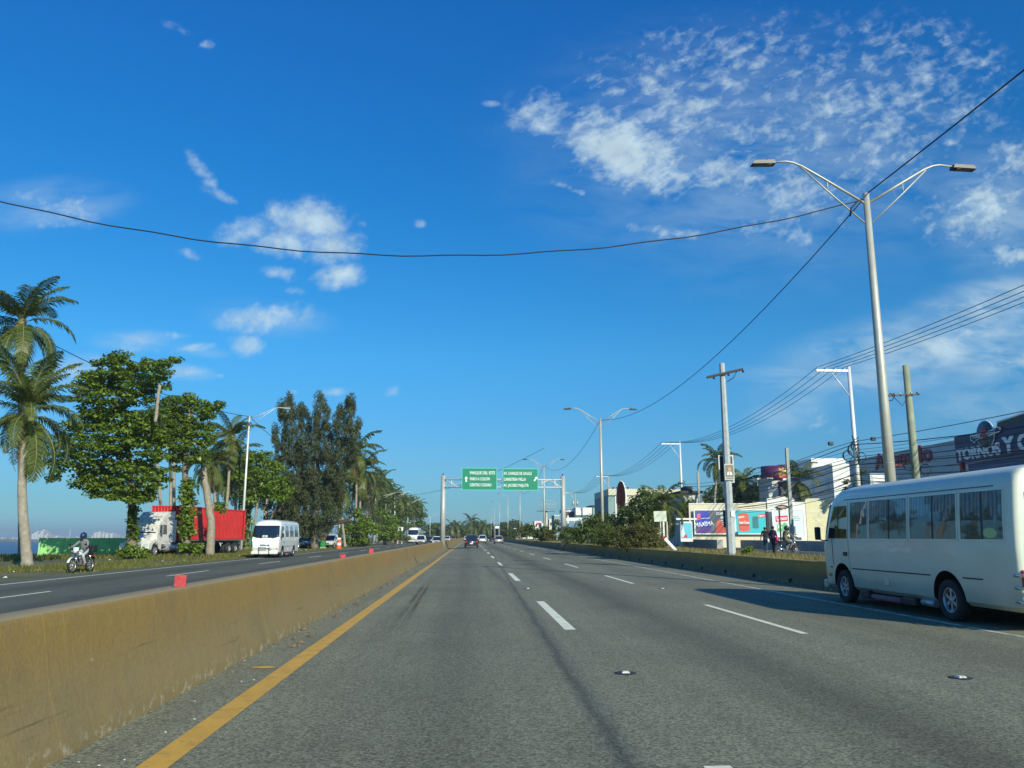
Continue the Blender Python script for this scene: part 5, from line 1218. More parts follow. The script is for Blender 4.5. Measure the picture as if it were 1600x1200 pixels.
# bare topped trunk leaning, with one leafy sprig
Y3 = 66.4; base3 = at(327, 838, Y3); base3.z = 0
cl = [tuple(at(340+random.uniform(-4, 12), 793+random.uniform(-8, 10), Y3))+(.32, .32, .25, .8) for _ in range(5)]
tree('topped_palm_trunk', 'bare leaning tree trunk with a sawn top and one leafy sprig beside the container', base3,
     [(wd([(327, 868, 0), (330, 830, 0), (325, 780, 0), (319, 740, 0), (318, 714, 0)], Y3), .36, .20), (wd([(318, 716, 0), (309, 712, 0)], Y3), .09, .07), (wd([(329, 800, 0), (340, 796, 0)], Y3), .06, .03)], cl, 60, .24, almond2, barkm=palmbark)
_t = [o for o in C.objects if o.name == 'almond_tree'][0]
b = MB(); b.tube([Vector(p)-_t.location for p in smooth_path([at(243, 660, Y1-4.6), at(246, 632, Y1-4.6), at(249, 602, Y1-4.6)])], .11, 8); b.build('bare_branch', palmbark, _t)
# bright round almond behind the white lamp
Y4 = 92.0; base4 = gnd(385, 859)
rows = [(712, 378, 420), (722, 358, 432), (733, 350, 440), (744, 346, 446), (755, 352, 450), (765, 366, 452), (775, 374, 446), (786, 384, 400), (780, 430, 448)]
cl = rows_clumps(rows, Y4, 4.0, 12, .85, .42)
for k in range(12): p_ = at(384+5*math.sin(k*1.7), 788+k*5.5, Y4-.2); cl.append((p_.x, p_.y, p_.z, .75, .7, .45, .8))
tree('almond_tree', 'bright green round-crowned almond tree behind the white street lamp', base4, [(wd([(385, 862, 0), (386, 820, 0), (392, 790, 0), (400, 745, 0)], Y4), .35, .12), (wd([(436, 800, 2), (442, 780, 1), (438, 750, 0)], Y4), .25, .1)], cl, 62, .36, almond2, flat=.35, aspect=.6)
# casuarina
Y5 = 100.0; base5 = gnd(492, 856)
cols = [((450, 625), 17, 640, 700), ((432, 690), 14, 668, 690), ((468, 625), 16, 645, 730), ((502, 622), 15, 635, 800), ((545, 625), 20, 640, 800), ((487, 660), 22, 670, 830), ((520, 680), 20, 690, 830), ((555, 660), 12, 670, 720)]
cl = []
random.seed(21)
outl = [(626, [(444, 462), (494, 506), (538, 554)]), (636, [(430, 474), (490, 512), (524, 560)]), (648, [(432, 484), (490, 515), (520, 564)]), (660, [(440, 488), (488, 514), (520, 566)]), (672, [(422, 436), (444, 562)]), (684, [(424, 448), (450, 556)]), (696, [(428, 556)]),
        (708, [(440, 560)]), (720, [(424, 558)]), (732, [(420, 548)]), (744, [(440, 540)]), (756, [(444, 540)]), (768, [(440, 540)]), (780, [(446, 536)]), (792, [(440, 536)]), (804, [(430, 530)]), (816, [(414, 524)]), (828, [(416, 520)])]
for py, segs in outl:
    for xa, xb in segs:
        k = max(1, int((xb-xa)/10))
        for i in range(k):
            if random.random() < .03: continue
            px = xa+(i+.5)*(xb-xa)/k
            for yy in (Y5-random.uniform(.5, 3.8), Y5+random.uniform(-1, 4)):
                p_ = at(px+random.uniform(-3, 3), py+random.uniform(-5, 5), yy); cl.append((p_.x, p_.y, p_.z, random.uniform(.35, .65), .6, random.uniform(.6, 1.15), random.uniform(.35, 1.1)))
tree('casuarina_tree', 'tall feathery dark casuarina tree with several upright plumes behind the oncoming minibus', base5,
     [(wd([(492, 858, 0), (490, 820, 0), (500, 770, 0), (495, 700, 0), (502, 640, 0)], Y5), .5, .08), (wd([(492, 800, 0), (470, 740, 0), (455, 680, 0), (452, 635, 0)], Y5), .25, .05),
      (wd([(498, 770, 0), (525, 720, 0), (545, 660, 0), (546, 635, 0)], Y5), .25, .05), (wd([(470, 745, 0), (440, 700, 0), (430, 680, 0)], Y5), .12, .04), (wd([(416, 835, 1), (428, 800, 1), (445, 770, 0)], Y5), .22, .12)],
     cl, 215, .44, casu, droop=.5, aspect=.17, jitter=.7)
outl = [(735, [(584, 592)]), (745, [(574, 592)]), (757, [(572, 592)]), (769, [(548, 590)]), (781, [(545, 588)]), (793, [(540, 588)]), (805, [(535, 592)]), (817, [(528, 600)]), (829, [(528, 600)])]
cl = []; Y6 = 138.0
for py, segs in outl:
    for xa, xb in segs:
        k = max(1, int((xb-xa)/9))
        for i in range(k):
            p_ = at(xa+(i+.5)*(xb-xa)/k+random.uniform(-3, 3), py+random.uniform(-4, 4), Y6+random.uniform(-3, 3)); cl.append((p_.x, p_.y, p_.z, 1.0, 1.0, .9))
tree('casuarina_tree', 'dark slim casuarina tree behind the two tall palms', at(575, 838, Y6).xy.to_3d(), [(wd([(572, 845, 0), (574, 800, 0), (586, 740, 0)], Y6), .3, .08)], cl, 90, .6, casu, droop=.62, aspect=.16, jitter=.6)
# ---------------------------------------------------------------- palms
def frond_mesh(L, droop, lift, nl, m, width=.62, seed=1, lw=1.0):
    """rachis starts at the origin, heads +x, rises then droops; leaflets hang"""
    r = random.Random(seed); pts = []; N_ = 12
    ang = lift; x = z = 0.0
    for i in range(N_+1):
        pts.append(Vector((x, 0, z))); ang -= droop/N_*(1+.8*i/N_); x += L/N_*math.cos(ang); z += L/N_*math.sin(ang)
    b = MB(); b.tube(pts, [.035*(1-.8*i/N_)*(L/4.5)+.004 for i in range(N_+1)], 5)
    nf0 = len(b.f)
    for i in range(nl):
        t = .10+.90*(i+.5)/nl; f = t*N_; k = min(int(f), N_-1); p_ = pts[k].lerp(pts[k+1], f-k); d = (pts[k+1]-pts[k]).normalized()
        ll = width*L/4.5*1.9*math.sin(PI*min(1, .18+.80*t))**.6*r.uniform(.8, 1.1)
        for s in (-1, 1):
            up = Vector((0, 0, 1)); side = Vector((0, s, 0))
            a0 = (side*.85+d*.65+up*r.uniform(.0, .25)).normalized(); a1 = (a0*.8+Vector((0, 0, -1))*r.uniform(.4, 1.2)).normalized()
            m0 = p_+a0*ll*.45; m1 = m0+a1*ll*.55; w = d*(.034*L/4.5*1.5*lw)
            b.add([p_-w*.5, p_+w*.5, m0+w, m0-w], [(0, 1, 2, 3)], 1); b.add([m0-w, m0+w, m1+w*.1], [(0, 1, 2)], 1)
    me = bpy.data.meshes.new('frond'); me.from_pydata(b.v, [], b.f); me.materials.append(MATS['frond_stem'] if 'frond_stem' in MATS else mat('frond_stem', (.22, .20, .07), .6)); me.materials.append(m)
    me.polygons.foreach_set('material_index', b.m); me.update(); return me
FR = {q_: [frond_mesh(4.5, dr, li, 48, palml, seed=i+7) for i, (dr, li) in enumerate([(.75, 1.38), (1.05, 1.05), (1.35, .62), (1.5, .12), (1.1, -.5)])]+[frond_mesh(4.0, .7, -1.0, 26, palmd, seed=99)] for q_ in ('near',)}
FRF = [frond_mesh(4.5, dr, li, 20, palml, width=.62, seed=i+70, lw=2.1) for i, (dr, li) in enumerate([(.9, 1.30), (1.2, .95), (1.45, .55), (1.6, .10), (1.2, -.45)])]+[frond_mesh(4.0, .7, -1.0, 14, palmd, seed=199, lw=2.0)]
def frond_layout(rnd, n_up=5, n_mid=8, n_low=8, dry=3):
    out = []
    for k, (cnt, ids) in enumerate(((n_up, (0, 1)), (n_mid, (1, 2)), (n_low, (3, 4)), (dry, (5,)))):
        a0 = rnd.uniform(0, 6.28)
        for i in range(cnt): out.append((rnd.choice(ids), a0+2*PI*i/cnt+rnd.uniform(-.25, .25), rnd.uniform(.85, 1.1), rnd.uniform(-.12, .12)))
    return out
def palm(label, base, top, scale, r0=.20, r1=.12, detail=True, seed=1, group=None, extra=None, lay=None, dry=3):
    B = Vector(base); Tp = Vector(top)-B; rnd = random.Random(seed)
    T = thing('coconut_palm', label, 'palm tree', B, 0, group)
    mid = Tp*.5+Vector((rnd.uniform(-.3, .3), rnd.uniform(-.3, .3), 0)); pts = smooth_path([Vector((0, 0, 0)), mid, Tp], 14, .015); k = len(pts)
    b = MB(); b.tube(pts, [(r0+(r1-r0)*i/(k-1))*(1+.35*math.exp(-i*.9))*(1+(.03 if i % 2 else 0)) for i in range(k)], 10); b.build('trunk', palmbark, T)
    if detail:
        b = MB(); b.sphere(Tp+Vector((0, 0, .1)), (.26, .26, .5)); b.build('crown_shaft', MATS['frond_stem'], T)
        for i in range(6): a = i*1.05; b = MB(); b.sphere(Tp+Vector((.30*math.cos(a), .30*math.sin(a), -.18+.06*(i % 2))), (.13, .13, .16), u=8, w=6); b.build('coconut', MATS.get('coconut_husk') or mat('coconut_husk', (.20, .19, .06), .6), T)
    fr = FR['near'] if detail else FRF
    for (i, a, s, t_) in (lay or frond_layout(rnd, dry=dry))+(extra or []):
        o = link('frond', fr[i], T, Tp+Vector((0, 0, .15 if i < 3 else -.05)), (t_, 0, a)); o.scale = (s*scale,)*3
    return T
palm('coconut palm with stout sunlit trunk and hanging dry fronds at the left edge', gnd(43, 886), at(44, 648, 44.3), .78, .27, .17, seed=4, dry=5, extra=[(0, -.5, 1.2, .1), (0, .9, 1.25, -.1), (0, 3.4, 1.3, .1), (1, -.1, 1.1, .1), (0, 2.0, 1.35, .1), (0, 4.4, 1.35, .1), (4, .2, 1.2, 0), (4, 5.6, 1.2, 0), (3, .8, 1.1, 0)])
palm('taller coconut palm whose crown rises behind the stout palm at the left edge', gnd(34, 872), at(34, 508, 52), .95, .24, .15, seed=9)
palm('coconut palm with drooping yellowish crown just left of the white street lamp', at(350, 838, 88).xy.to_3d(), at(362, 686, 88), .82, .18, .12, seed=12)
palm('lower coconut palm half hidden under the yellowish palm crown', at(372, 838, 96).xy.to_3d(), at(368, 712, 96), .8, .18, .12, seed=13)
palm('coconut palm with a small crown peering from behind the bare leaning trunk', at(352, 838, 84).xy.to_3d(), at(331, 728, 84), .72, .18, .12, seed=14)
palm('tall coconut palm right beside the casuarina, crown in front of its edge', at(553, 838, 128).xy.to_3d(), at(556, 708, 128), 1.15, .2, .14, detail=False, seed=15, dry=6)
palm('tall coconut palm with golden hanging fronds behind the leaning lamp', at(562, 838, 132).xy.to_3d(), at(565, 735, 132), 1.15, .2, .14, detail=False, seed=16, dry=8)
palm('slimmer coconut palm left of the leaning lamp under the casuarina', at(540, 838, 124).xy.to_3d(), at(527, 762, 124), 1.1, .2, .14, detail=False, seed=17, dry=8)
# thin trunks with crowns hidden behind the big almond crowns
for (px, tx, ty, Y, lab) in ((262, 240, 660, 80, 'thin curved palm trunk leaning left above the truck cab'), (268, 262, 650, 84, 'second thin palm trunk above the container front'), (276, 274, 655, 78, 'straight pale palm trunk rising behind the container front')):
    palm(lab, at(px, 838, Y).xy.to_3d(), at(tx, ty, Y), .7, .17, .12, detail=False, seed=int(px))
# palm colonnade under the casuarina: many slim trunks far down the shore
rp_ = random.Random(5); crownmeshes = []
def far_palm_mesh(seed):
    rnd = random.Random(seed); Vs = []; F = []; Mi = []
    for (i, a, s, t_) in frond_layout(rnd, 4, 6, 6, 3):
        me = FRF[i]; M = Matrix.Rotation(a, 4, 'Z') @ Matrix.Scale(s, 4); b0 = len(Vs)
        Vs += [tuple(M @ v.co) for v in me.vertices]; F += [[b0+k for k in p.vertices] for p in me.polygons]; Mi += [1 if (i == 5 and p.material_index == 1) else p.material_index*2 for p in me.polygons]
    me = bpy.data.meshes.new('crown'); me.from_pydata(Vs, [], F); me.materials.append(MATS['frond_stem']); me.materials.append(palmd); me.materials.append(palml); me.polygons.foreach_set('material_index', Mi); me.update(); return me
crownmeshes = [far_palm_mesh(s) for s in (1, 2, 3)]
tb = MB(); tb.tube([(0, 0, 0), (.12, .0, .5), (0, 0, 1)], [1.0, .8, .65], 8); far_trunk = tb.mesh('trunk', palmbark)
def far_palm(label, base, H, s, k, group, lean=0.0):
    T = thing('coconut_palm', label, 'palm tree', base, random.uniform(0, 6), group)
    link('trunk', far_trunk, T, (0, 0, 0), None, (.20, .20, H)); link('crown', crownmeshes[k % 3], T, (0, 0, H), None, (s, s, s)); T.rotation_euler.x = lean; return T
GP = 'coconut palms in the long row down the shore'
for i in range(34):
    Y = 168+i*6.0+rp_.uniform(-2, 2); X = -21.5-rp_.uniform(0, 7)+(i-17)*.02; H = rp_.uniform(12.0, 15.0)-(1.2 if i < 4 else 0)
    far_palm('coconut palm in the dense row down the shore beyond the road sign', (X, Y, 0), H, rp_.uniform(.95, 1.25), i, GP, rp_.uniform(-.05, .05))
for i in range(14):
    Y = 112+i*3.4; X = -31-rp_.uniform(0, 6); far_palm('slim palm seen as a bare trunk under the casuarina, behind the green stall', (X, Y, 0), rp_.uniform(9, 12), rp_.uniform(.8, 1.0), i, 'slim palms under the casuarina', rp_.uniform(-.08, .08))
# broad-leaved trees and bushes on the shore side
def blob_tree(name, label, rows, Y, dY, m, leaf, step, r, cat='tree', group=None, n=60, trunk=True, base_px=None, flat=None, **kw):
    cl = rows_clumps(rows, Y, dY, step, r, flat or r*.7); cx_ = base_px or (rows[-1][1]+rows[-1][2])/2; b_ = at(cx_, 838, Y); ty = rows[len(rows)//2][0]
    z0 = .45 if cx_ > 860 and b_.x > 13 else 0
    B = Vector((b_.x, Y, z0)); cl = [c for c in cl if c[2] > z0]
    paths = [([B, at(cx_, (838+ty)/2, Y), at((rows[len(rows)//2][1]+rows[len(rows)//2][2])/2, ty, Y)], .03*Y*.06+.1, .06)] if trunk else []
    return tree(name, label, B, paths, cl, n, leaf, m, cat=cat, group=group, **kw)
blob_tree('almond_tree', 'low bright bushy tree just right of the orange traffic drum', [(800, 552, 565), (808, 546, 572), (816, 540, 580), (824, 535, 590), (832, 535, 590), (840, 534, 588), (847, 536, 580)], 128, 3.5, almond2, .45, 11, .9)
blob_tree('almond_tree', 'wider bright bushy tree in front of the palm row', [(800, 585, 606), (808, 580, 612), (817, 582, 618), (826, 590, 622), (834, 592, 620), (841, 592, 612)], 150, 4, almond2, .5, 10, 1.05)
blob_tree('verge_shrub', 'low grassy green shrub at the road edge before the white road sign', [(834, 606, 632), (840, 590, 640)], 158, 2.5, midl, .4, 9, .8, cat='shrub', trunk=False)
blob_tree('broadleaf_tree', 'dark tree filling the gap behind the oncoming minibus, under the casuarina', [(792, 415, 455), (802, 412, 460), (812, 414, 470), (822, 416, 480), (832, 410, 480), (842, 405, 480)], 112, 4, darkl, .4, 12, 1.0)
blob_tree('broadleaf_tree', 'dark tree mass behind the two tall palms, left of the palm row', [(770, 590, 604), (782, 588, 616), (794, 588, 622), (806, 590, 626), (818, 594, 630), (830, 596, 630)], 190, 5, darkl, .6, 9, 1.3)
for i, (xa, xb, yt, Y, lab) in enumerate([(612, 640, 772, 262, 'round dark tree inside the palm row, nearer half'), (634, 660, 780, 300, 'round dark tree inside the palm row, farther half'), (648, 666, 788, 330, 'last round tree at the right end of the palm row')]):
    blob_tree('broadleaf_tree', lab, [(yt, xa+8, xb-8), (yt+10, xa+3, xb-3), (yt+20, xa, xb), (yt+30, xa, xb), (yt+40, xa, xb), (yt+50, xa+2, xb-2)], Y, 6, midl, .9, 9, 1.7, n=50)
# ---------------------------------------------------------------- trees closing the view ahead
rt = random.Random(8)
farT = [(668, 690, 822, 'left of the gantry post'), (690, 706, 826, 'just right of the gantry post'), (706, 722, 823, 'above the barrier end'), (716, 730, 825, 'above the small white car'), (728, 744, 821, 'above the dark suv'), (736, 752, 818, 'tallest in the middle, above the dark suv'),
        (748, 762, 824, 'above the boxy white suv'), (758, 774, 823, 'above the black car'), (770, 786, 824, 'above the silver suv'), (780, 800, 820, 'behind the thin far lamps'), (795, 815, 818, 'behind the lamp under the sign')]
for i, (xa, xb, yt, lab) in enumerate(farT):
    Y = 520-abs(i-5)*14; rows_ = [(yt, xa+4, xb-4), (yt+4, xa+1, xb-1), (yt+9, xa, xb), (yt+14, xa, xb)]
    blob_tree('distant_tree', 'distant green tree closing the road, '+lab, rows_, Y, 9, darkl if i % 3 else midl, 1.6, 4, 2.2, n=44, group='trees closing the view ahead')
for i, (px, ty, lab) in enumerate([(706, 822, 'over the barrier end'), (712, 825, 'beside the first, over the barrier end'), (736, 815, 'standing highest in the middle of the road view'), (741, 822, 'right of the highest one'), (757, 824, 'over the boxy white suv')]):
    p_ = at(px, ty, 430); far_palm('small distant palm '+lab, (p_.x, 430, 0), p_.z, 1.5, i, 'distant palms ahead')
# ---------------------------------------------------------------- median hedge and roadside planting on the right
blob_tree('bougainvillea_shrub', 'large dark hedge shrub with reddish bracts, nearest in the median beside the leaning white post', [(822, 985, 1015), (830, 968, 1028), (838, 962, 1034), (846, 960, 1040), (853, 966, 1040)], 56, 1.7, bougr, .15, 10, .42, cat='shrub', trunk=False, n=110)
blob_tree('bougainvillea_shrub', 'brownish green median shrub at the foot of the second double lamp', [(824, 938, 956), (832, 934, 964), (840, 932, 968), (847, 936, 966)], 64, 1.6, bougl, .16, 9, .45, cat='shrub', trunk=False, n=110)
blob_tree('bougainvillea_shrub', 'rounded bright green median shrub left of the second double lamp', [(810, 916, 936), (818, 904, 942), (826, 898, 944), (834, 894, 944), (842, 896, 942)], 70, 1.7, midl, .18, 9, .5, cat='shrub', trunk=False, n=110)
blob_tree('bougainvillea_shrub', 'small bright shrub by the right gantry post', [(828, 878, 900), (836, 874, 902), (844, 874, 900)], 84, 1.5, midl, .2, 8, .5, cat='shrub', trunk=False, n=100)
blob_tree('bougainvillea_shrub', 'dark narrow shrub just left of the right gantry post', [(818, 866, 876), (828, 864, 880), (838, 864, 880)], 96, 1.5, darkl, .22, 8, .5, cat='shrub', trunk=False, n=100)
for i, (xa, xb, yt, Y, lab) in enumerate([(838, 864, 827, 128, 'brownish median shrub beyond the gantry'), (815, 842, 822, 160, 'olive median shrub behind the lamp under the sign'), (800, 824, 824, 200, 'far median shrub, second beyond the gantry'), (788, 806, 826, 250, 'farthest median shrub beside the thin lamps')]):
    blob_tree('median_shrub', lab, [(yt, xa+6, xb-6), (yt+6, xa, xb), (yt+12, xa, xb)], Y, 2, [bougl, midl][i % 2], .4, 7, .9, cat='shrub', trunk=False, n=90)
blob_tree('broadleaf_tree', 'big spreading green tree on the right behind the hedge, below the dark oval sign', [(772, 998, 1020), (780, 985, 1030), (788, 980, 1040), (796, 972, 1045), (804, 966, 1045), (812, 960, 1040), (820, 956, 1030), (828, 955, 1020), (836, 958, 1015)], 84, 4, midl, .32, 11, .75, n=80, base_px=992)
blob_tree('broadleaf_tree', 'dark tree behind the second lamp, left of the spreading tree', [(806, 936, 952), (816, 930, 962), (826, 928, 966), (836, 930, 960)], 98, 3, darkl, .35, 10, .8, n=70)
blob_tree('broadleaf_tree', 'dark round tree left of the election posters above the billboard wall', [(765, 1118, 1140), (773, 1108, 1160), (781, 1102, 1165), (789, 1100, 1165)], 98, 3.5, darkl, .35, 11, .85, n=80)
blob_tree('broadleaf_tree', 'round dark tree right of the election posters above the billboard wall', [(752, 1146, 1166), (762, 1142, 1178), (772, 1140, 1185), (780, 1142, 1190), (788, 1142, 1190)], 101, 3.5, darkl, .35, 11, .85, n=80)
blob_tree('broadleaf_tree', 'compact very dark tree just left of the purple cylinder sign', [(756, 1182, 1194), (764, 1177, 1198), (774, 1176, 1200), (784, 1178, 1200)], 104, 3, darkl, .35, 10, .8, n=80)
blob_tree('garden_tree', 'small leafy tree between the round red sign and the billboards', [(786, 1066, 1082), (796, 1062, 1086), (806, 1064, 1086)], 86, 2, midl, .3, 9, .6, n=70)
blob_tree('garden_shrub', 'scraggly reddish shrub showing over the roof of the minibus', [(736, 1342, 1352), (746, 1336, 1352), (756, 1322, 1352), (766, 1318, 1346)], 78, 1.5, bougr, .25, 8, .45, cat='shrub', trunk=False, n=60)
palm('palm rising behind the election poster pole', at(1116, 838, 92).xy.to_3d()+Vector((0, 0, .45)), at(1122, 722, 92), .68, .16, .11, detail=False, seed=31)
palm('palm just right of the election poster pole, above the dark trees', at(1160, 838, 96).xy.to_3d()+Vector((0, 0, .45)), at(1163, 756, 96), .68, .16, .11, detail=False, seed=32)
palm('palm between the purple cylinder sign and the tall house', at(1248, 838, 88).xy.to_3d()+Vector((0, 0, .45)), at(1249, 752, 88), .72, .17, .12, detail=False, seed=33)
palm('low palm with arching fronds beside the cream panel sign', at(1034, 838, 74).xy.to_3d()+Vector((0, 0, .45)), at(1037, 790, 74), .74, .17, .12, detail=False, seed=34)
cl = [tuple(gnd(1168+random.uniform(-5, 8), 862-random.uniform(-2, 6), .62)+Vector((0, 0, random.uniform(0, .3))))+(.12, .12, .16) for _ in range(6)]
cl = [tuple(at(1166+random.uniform(-4, 9), 868-random.uniform(0, 12), 36))+(.10, .10, .10) for _ in range(9)]
tree('weed_plant', 'small yellow-green weed growing up behind the right barrier', (at(1169, 838, 36).x, 36, .6), [], cl, 26, .14, almond2, cat='plant')
# ---------------------------------------------------------------- grass
def grass(name, n, fn, h, m, label):
    pts = np.array([fn() for _ in range(n)]); r = rng; k = n
    a = r.uniform(0, 6.28, k); H = h*r.uniform(.4, 1.3, k); w = .012+.02*r.random(k); w = w*np.maximum(1, pts[:, 1]/28)
    dx, dy = np.cos(a)*w, np.sin(a)*w; lx, ly = r.normal(0, .35, k)*H, r.normal(0, .35, k)*H
    V = np.stack([np.stack([pts[:, 0]-dx, pts[:, 1]-dy, pts[:, 2]], 1), np.stack([pts[:, 0]+dx, pts[:, 1]+dy, pts[:, 2]], 1), np.stack([pts[:, 0]+lx, pts[:, 1]+ly, pts[:, 2]+H], 1)], 1).reshape(-1, 3)
    o = link(name, quads_mesh(name, V, m, 3)); tag(o, label, 'grass', kind='stuff'); return o
def patch(x0, x1, y0, y1, ox=0.):
    def f():
        while True:
            x = random.uniform(x0, x1); y = y0+(y1-y0)*random.random()
            s = math.sin(x*.9+3)+math.sin(y*.33)+math.sin(x*.4-y*.21)+random.uniform(-1.4, 1.4)
            if s > -.35: return (x, y, -.02)
    return f
def not_dirt(f, cx_, cy_, rx, ry):
    def h():
        while True:
            p_ = f()
            if ((p_[0]-cx_)/rx)**2+((p_[1]-cy_)/ry)**2 > random.uniform(.6, 1.3): return p_
    return h
grass('tall_verge_grass', 34000, not_dirt(patch(-60, -19.0, 28, 65), -24.5, 50, 5.5, 11), .30, grassm, 'tall yellowish grass on the sea side verge round the stout palm')
grass('short_verge_grass', 26000, patch(-22.5, -16.7, 34, 110), .12, grassm, 'short patchy grass along the edge of the far carriageway')
grass('verge_grass_patch', 12000, patch(-36, -22, 78, 125), .30, grassm, 'rough grass on the verge beyond the container')
grass('dry_median_grass', 14000, lambda: (random.uniform(11.15, 15.1), random.uniform(18, 62), .56-.03*random.random()), .26, dryg, 'dry pale grass along the top of the right barrier')
grass('far_median_grass', 9000, lambda: (random.uniform(11.15, 14.5), random.uniform(62, 200), .56), .3, dryg, 'dry grass between the far median shrubs')
# ---------------------------------------------------------------- buildings and walls on the right
cream = mat('cream_wall', (.66, .61, .46), .85, var=.05, vs=1, dirt=(.45, .40, .30), ds=1.2, dthr=(.6, .8)); wallw = mat('white_wall', (.74, .73, .68), .85, var=.04, dirt=(.5, .48, .42), ds=1.0, dthr=(.6, .8))
yel = mat('pale_yellow_wall', (.66, .63, .40), .85, var=.05, dirt=(.5, .46, .33), ds=1.1); greyw = mat('grey_wall', (.60, .61, .57), .85, var=.06, vs=.8); greyl = mat('light_grey_wall', (.62, .62, .58), .85, var=.05)
tealw = mat('teal_wall', (.24, .34, .33), .8, var=.06); bluew = mat('blue_band', (.05, .22, .55), .6); roofd = mat('dark_roofing', (.05, .045, .045), .85); lowc = mat('low_wall_concrete', (.40, .39, .36), .9, var=.1, vs=1.5, bump=.3, dirt=(.22, .21, .19), ds=1.5)
def B3(name, m, parent, x0, x1, y0, y1, z0, z1, ch=0):
    b = MB(); b.box(((x0+x1)/2, (y0+y1)/2, (z0+z1)/2), (x1-x0, y1-y0, z1-z0), ch=ch); return b.build(name, m, parent)
def xz(px, py, Y): v = at(px, py, Y); return v.x, v.z
WY = 80.0
wall = thing('boundary_wall', 'cream boundary wall behind the paint billboards, with white and pale yellow sections', 'wall', (0, WY, .45))
def wsec(pa, pb, py, m, dy=0.0, name='wall_section'):
    x0, _ = xz(pa, py, WY); x1, z1 = xz(pb, py, WY)
    s = B3(name, m, wall, x0, x1, dy, dy+.25, 0, z1-.45); B3('coping', wallw, s, x0, x1, dy-.05, dy+.30, z1-.45+.003, z1-.45+.10); return s
wsec(1076, 1176, 788, cream); wsec(1176.2, 1197, 786, cream, .0); wsec(1197.2, 1240, 780, wallw, -.15); wsec(1240.3, 1257, 786, wallw, -.1); wsec(1257.4, 1420, 781, yel, -.1)
b = MB(); x0, _ = xz(1258, 790, WY); x1, _ = xz(1420, 790, WY); b.box(((x0+x1)/2, -.12, xz(1258, 801, WY)[1]-.45), (x1-x0, .04, .05)); b.build('wall_groove', greyl, wall)
def bill(name, label, pa, pb, ya, yb, Y, bgm, framem, rise=0.0):
    x0, z1 = xz(pa, ya, Y); x1, z0 = xz(pb, yb, Y); w, h = x1-x0, z1-z0
    T = thing(name, label, 'billboard', ((x0+x1)/2, Y, (z0+z1)/2)); p_ = B3('panel', bgm, T, -w/2, w/2, -.03, .05, -h/2, h/2)
    f = .09
    for s in (-1, 1): B3('frame', framem, T, -w/2-f, w/2+f, -.07, .04, (h/2) if s > 0 else -h/2-f, (h/2+f) if s > 0 else -h/2)
    for s in (-1, 1): B3('frame', framem, T, (w/2) if s > 0 else -w/2-f, (w/2+f) if s > 0 else -w/2, -.068, .038, -h/2, h/2)
    return T, p_, w, h
def flat(name, poly, m, parent, y=-.034, t=.006, sc=(1, 1), off=(0, 0)):
    b = MB(); b.prism([(x*sc[0]+off[0], z*sc[1]+off[1]) for x, z in poly], y-t, y, 'y'); return b.build(name, m, parent)
def can(parent, cx_, cz, w, h, m, tilt=0.0, lidm=None):
    pts = [(-.5, -.46)]+[(-.5+i/8, -.46-.05*math.sin(PI*i/8)) for i in range(1, 8)]+[(.5, -.46), (.46, .46)]+[(.46-.92*i/8, .46+.05*math.sin(PI*i/8)) for i in range(1, 8)]+[(-.46, .46)]
    c_, s_ = math.cos(tilt), math.sin(tilt); pts = [(x*w*c_-z*h*s_+cx_, x*w*s_+z*h*c_+cz) for x, z in pts]
    return flat('printed_paint_can', pts, m, parent)
pn = lambda n, c: mat('print_'+n, c, .55)
slate, turq, pred, pblue, pteal, pgreen, pvio = pn('slate', (.10, .115, .14)), pn('turquoise', (.02, .46, .52)), pn('coral', (.62, .10, .06)), pn('blue', (.03, .055, .42)), pn('dark_teal', (.015, .17, .19)), pn('green', (.12, .45, .16)), pn('violet', (.11, .05, .26))
pwhite = pn('white', (.82, .84, .84)); pink = pn('pink', (.75, .12, .18)); pale = pn('pale', (.62, .72, .72)); plabel = pn('label_red', (.60, .02, .05))
T, p_, w, h = bill('paint_billboard', 'slate grey billboard with a blue MAXIMA paint can and coral brush', 1085, 1147, 797.5, 833.5, WY-.35, slate, pwhite)
can(p_, -w*.28, .0, w*.36, h*.92, pblue, .10); flat('printed_band', [(-.5, -.03), (.5, -.0), (.5, .02), (-.5, -.01)], pwhite, p_, -.041, sc=(w*.34, h), off=(-w*.28, h*.16))
flat('printed_wave', [(-.5, -.5), (.5, -.5), (.48, -.2), (.1, -.28), (-.48, -.22)], pvio, p_, -.041, .004, (w*.36, h*.9), (-w*.265, .0))
text('lettering', 'MAXIMA', h*.25, pwhite, p_, (-w*.27, -.048, -h*.10), (PI/2, -.10, 0), .03, .88); text('lettering', 'CUBRE', h*.15, pwhite, p_, (w*.17, -.036, h*.36), (PI/2, 0, 0), .03, .9)
text('lettering', 'DOS', h*.13, pwhite, p_, (w*.24, -.036, h*.19), (PI/2, 0, 0), .03, .9)
for k in range(3): flat('printed_line', [(-.5, -.5), (.5, -.5), (.5, .5), (-.5, .5)], pale, p_, sc=(w*(.16-.03*k), h*.035), off=(w*.26, h*(.06-.08*k)))
flat('printed_brush', [(-.5, -.5), (.5, -.5), (.35, -.1), (.0, .5), (-.3, .42), (-.4, 0)], pred, p_, sc=(w*.28, h*.58), off=(w*.16, -h*.20)); flat('printed_shape', [(-.5, -.5), (.5, -.5), (.2, .5), (-.2, .3)], pn('steel_blue', (.05, .14, .30)), p_, sc=(w*.2, h*.5), off=(w*.38, -h*.25))
flat('printed_can_highlight', [(-.5, -.5), (.5, -.4), (.5, .5), (-.5, .4)], pink, p_, -.041, sc=(w*.09, h*.3), off=(-w*.40, h*.22))
T, p_, w, h = bill('paint_billboard', 'turquoise billboard with coral and dark teal paint cans, right of the poster pole', 1148.6, 1199, 797.5, 833.5, WY-.36, turq, pwhite)
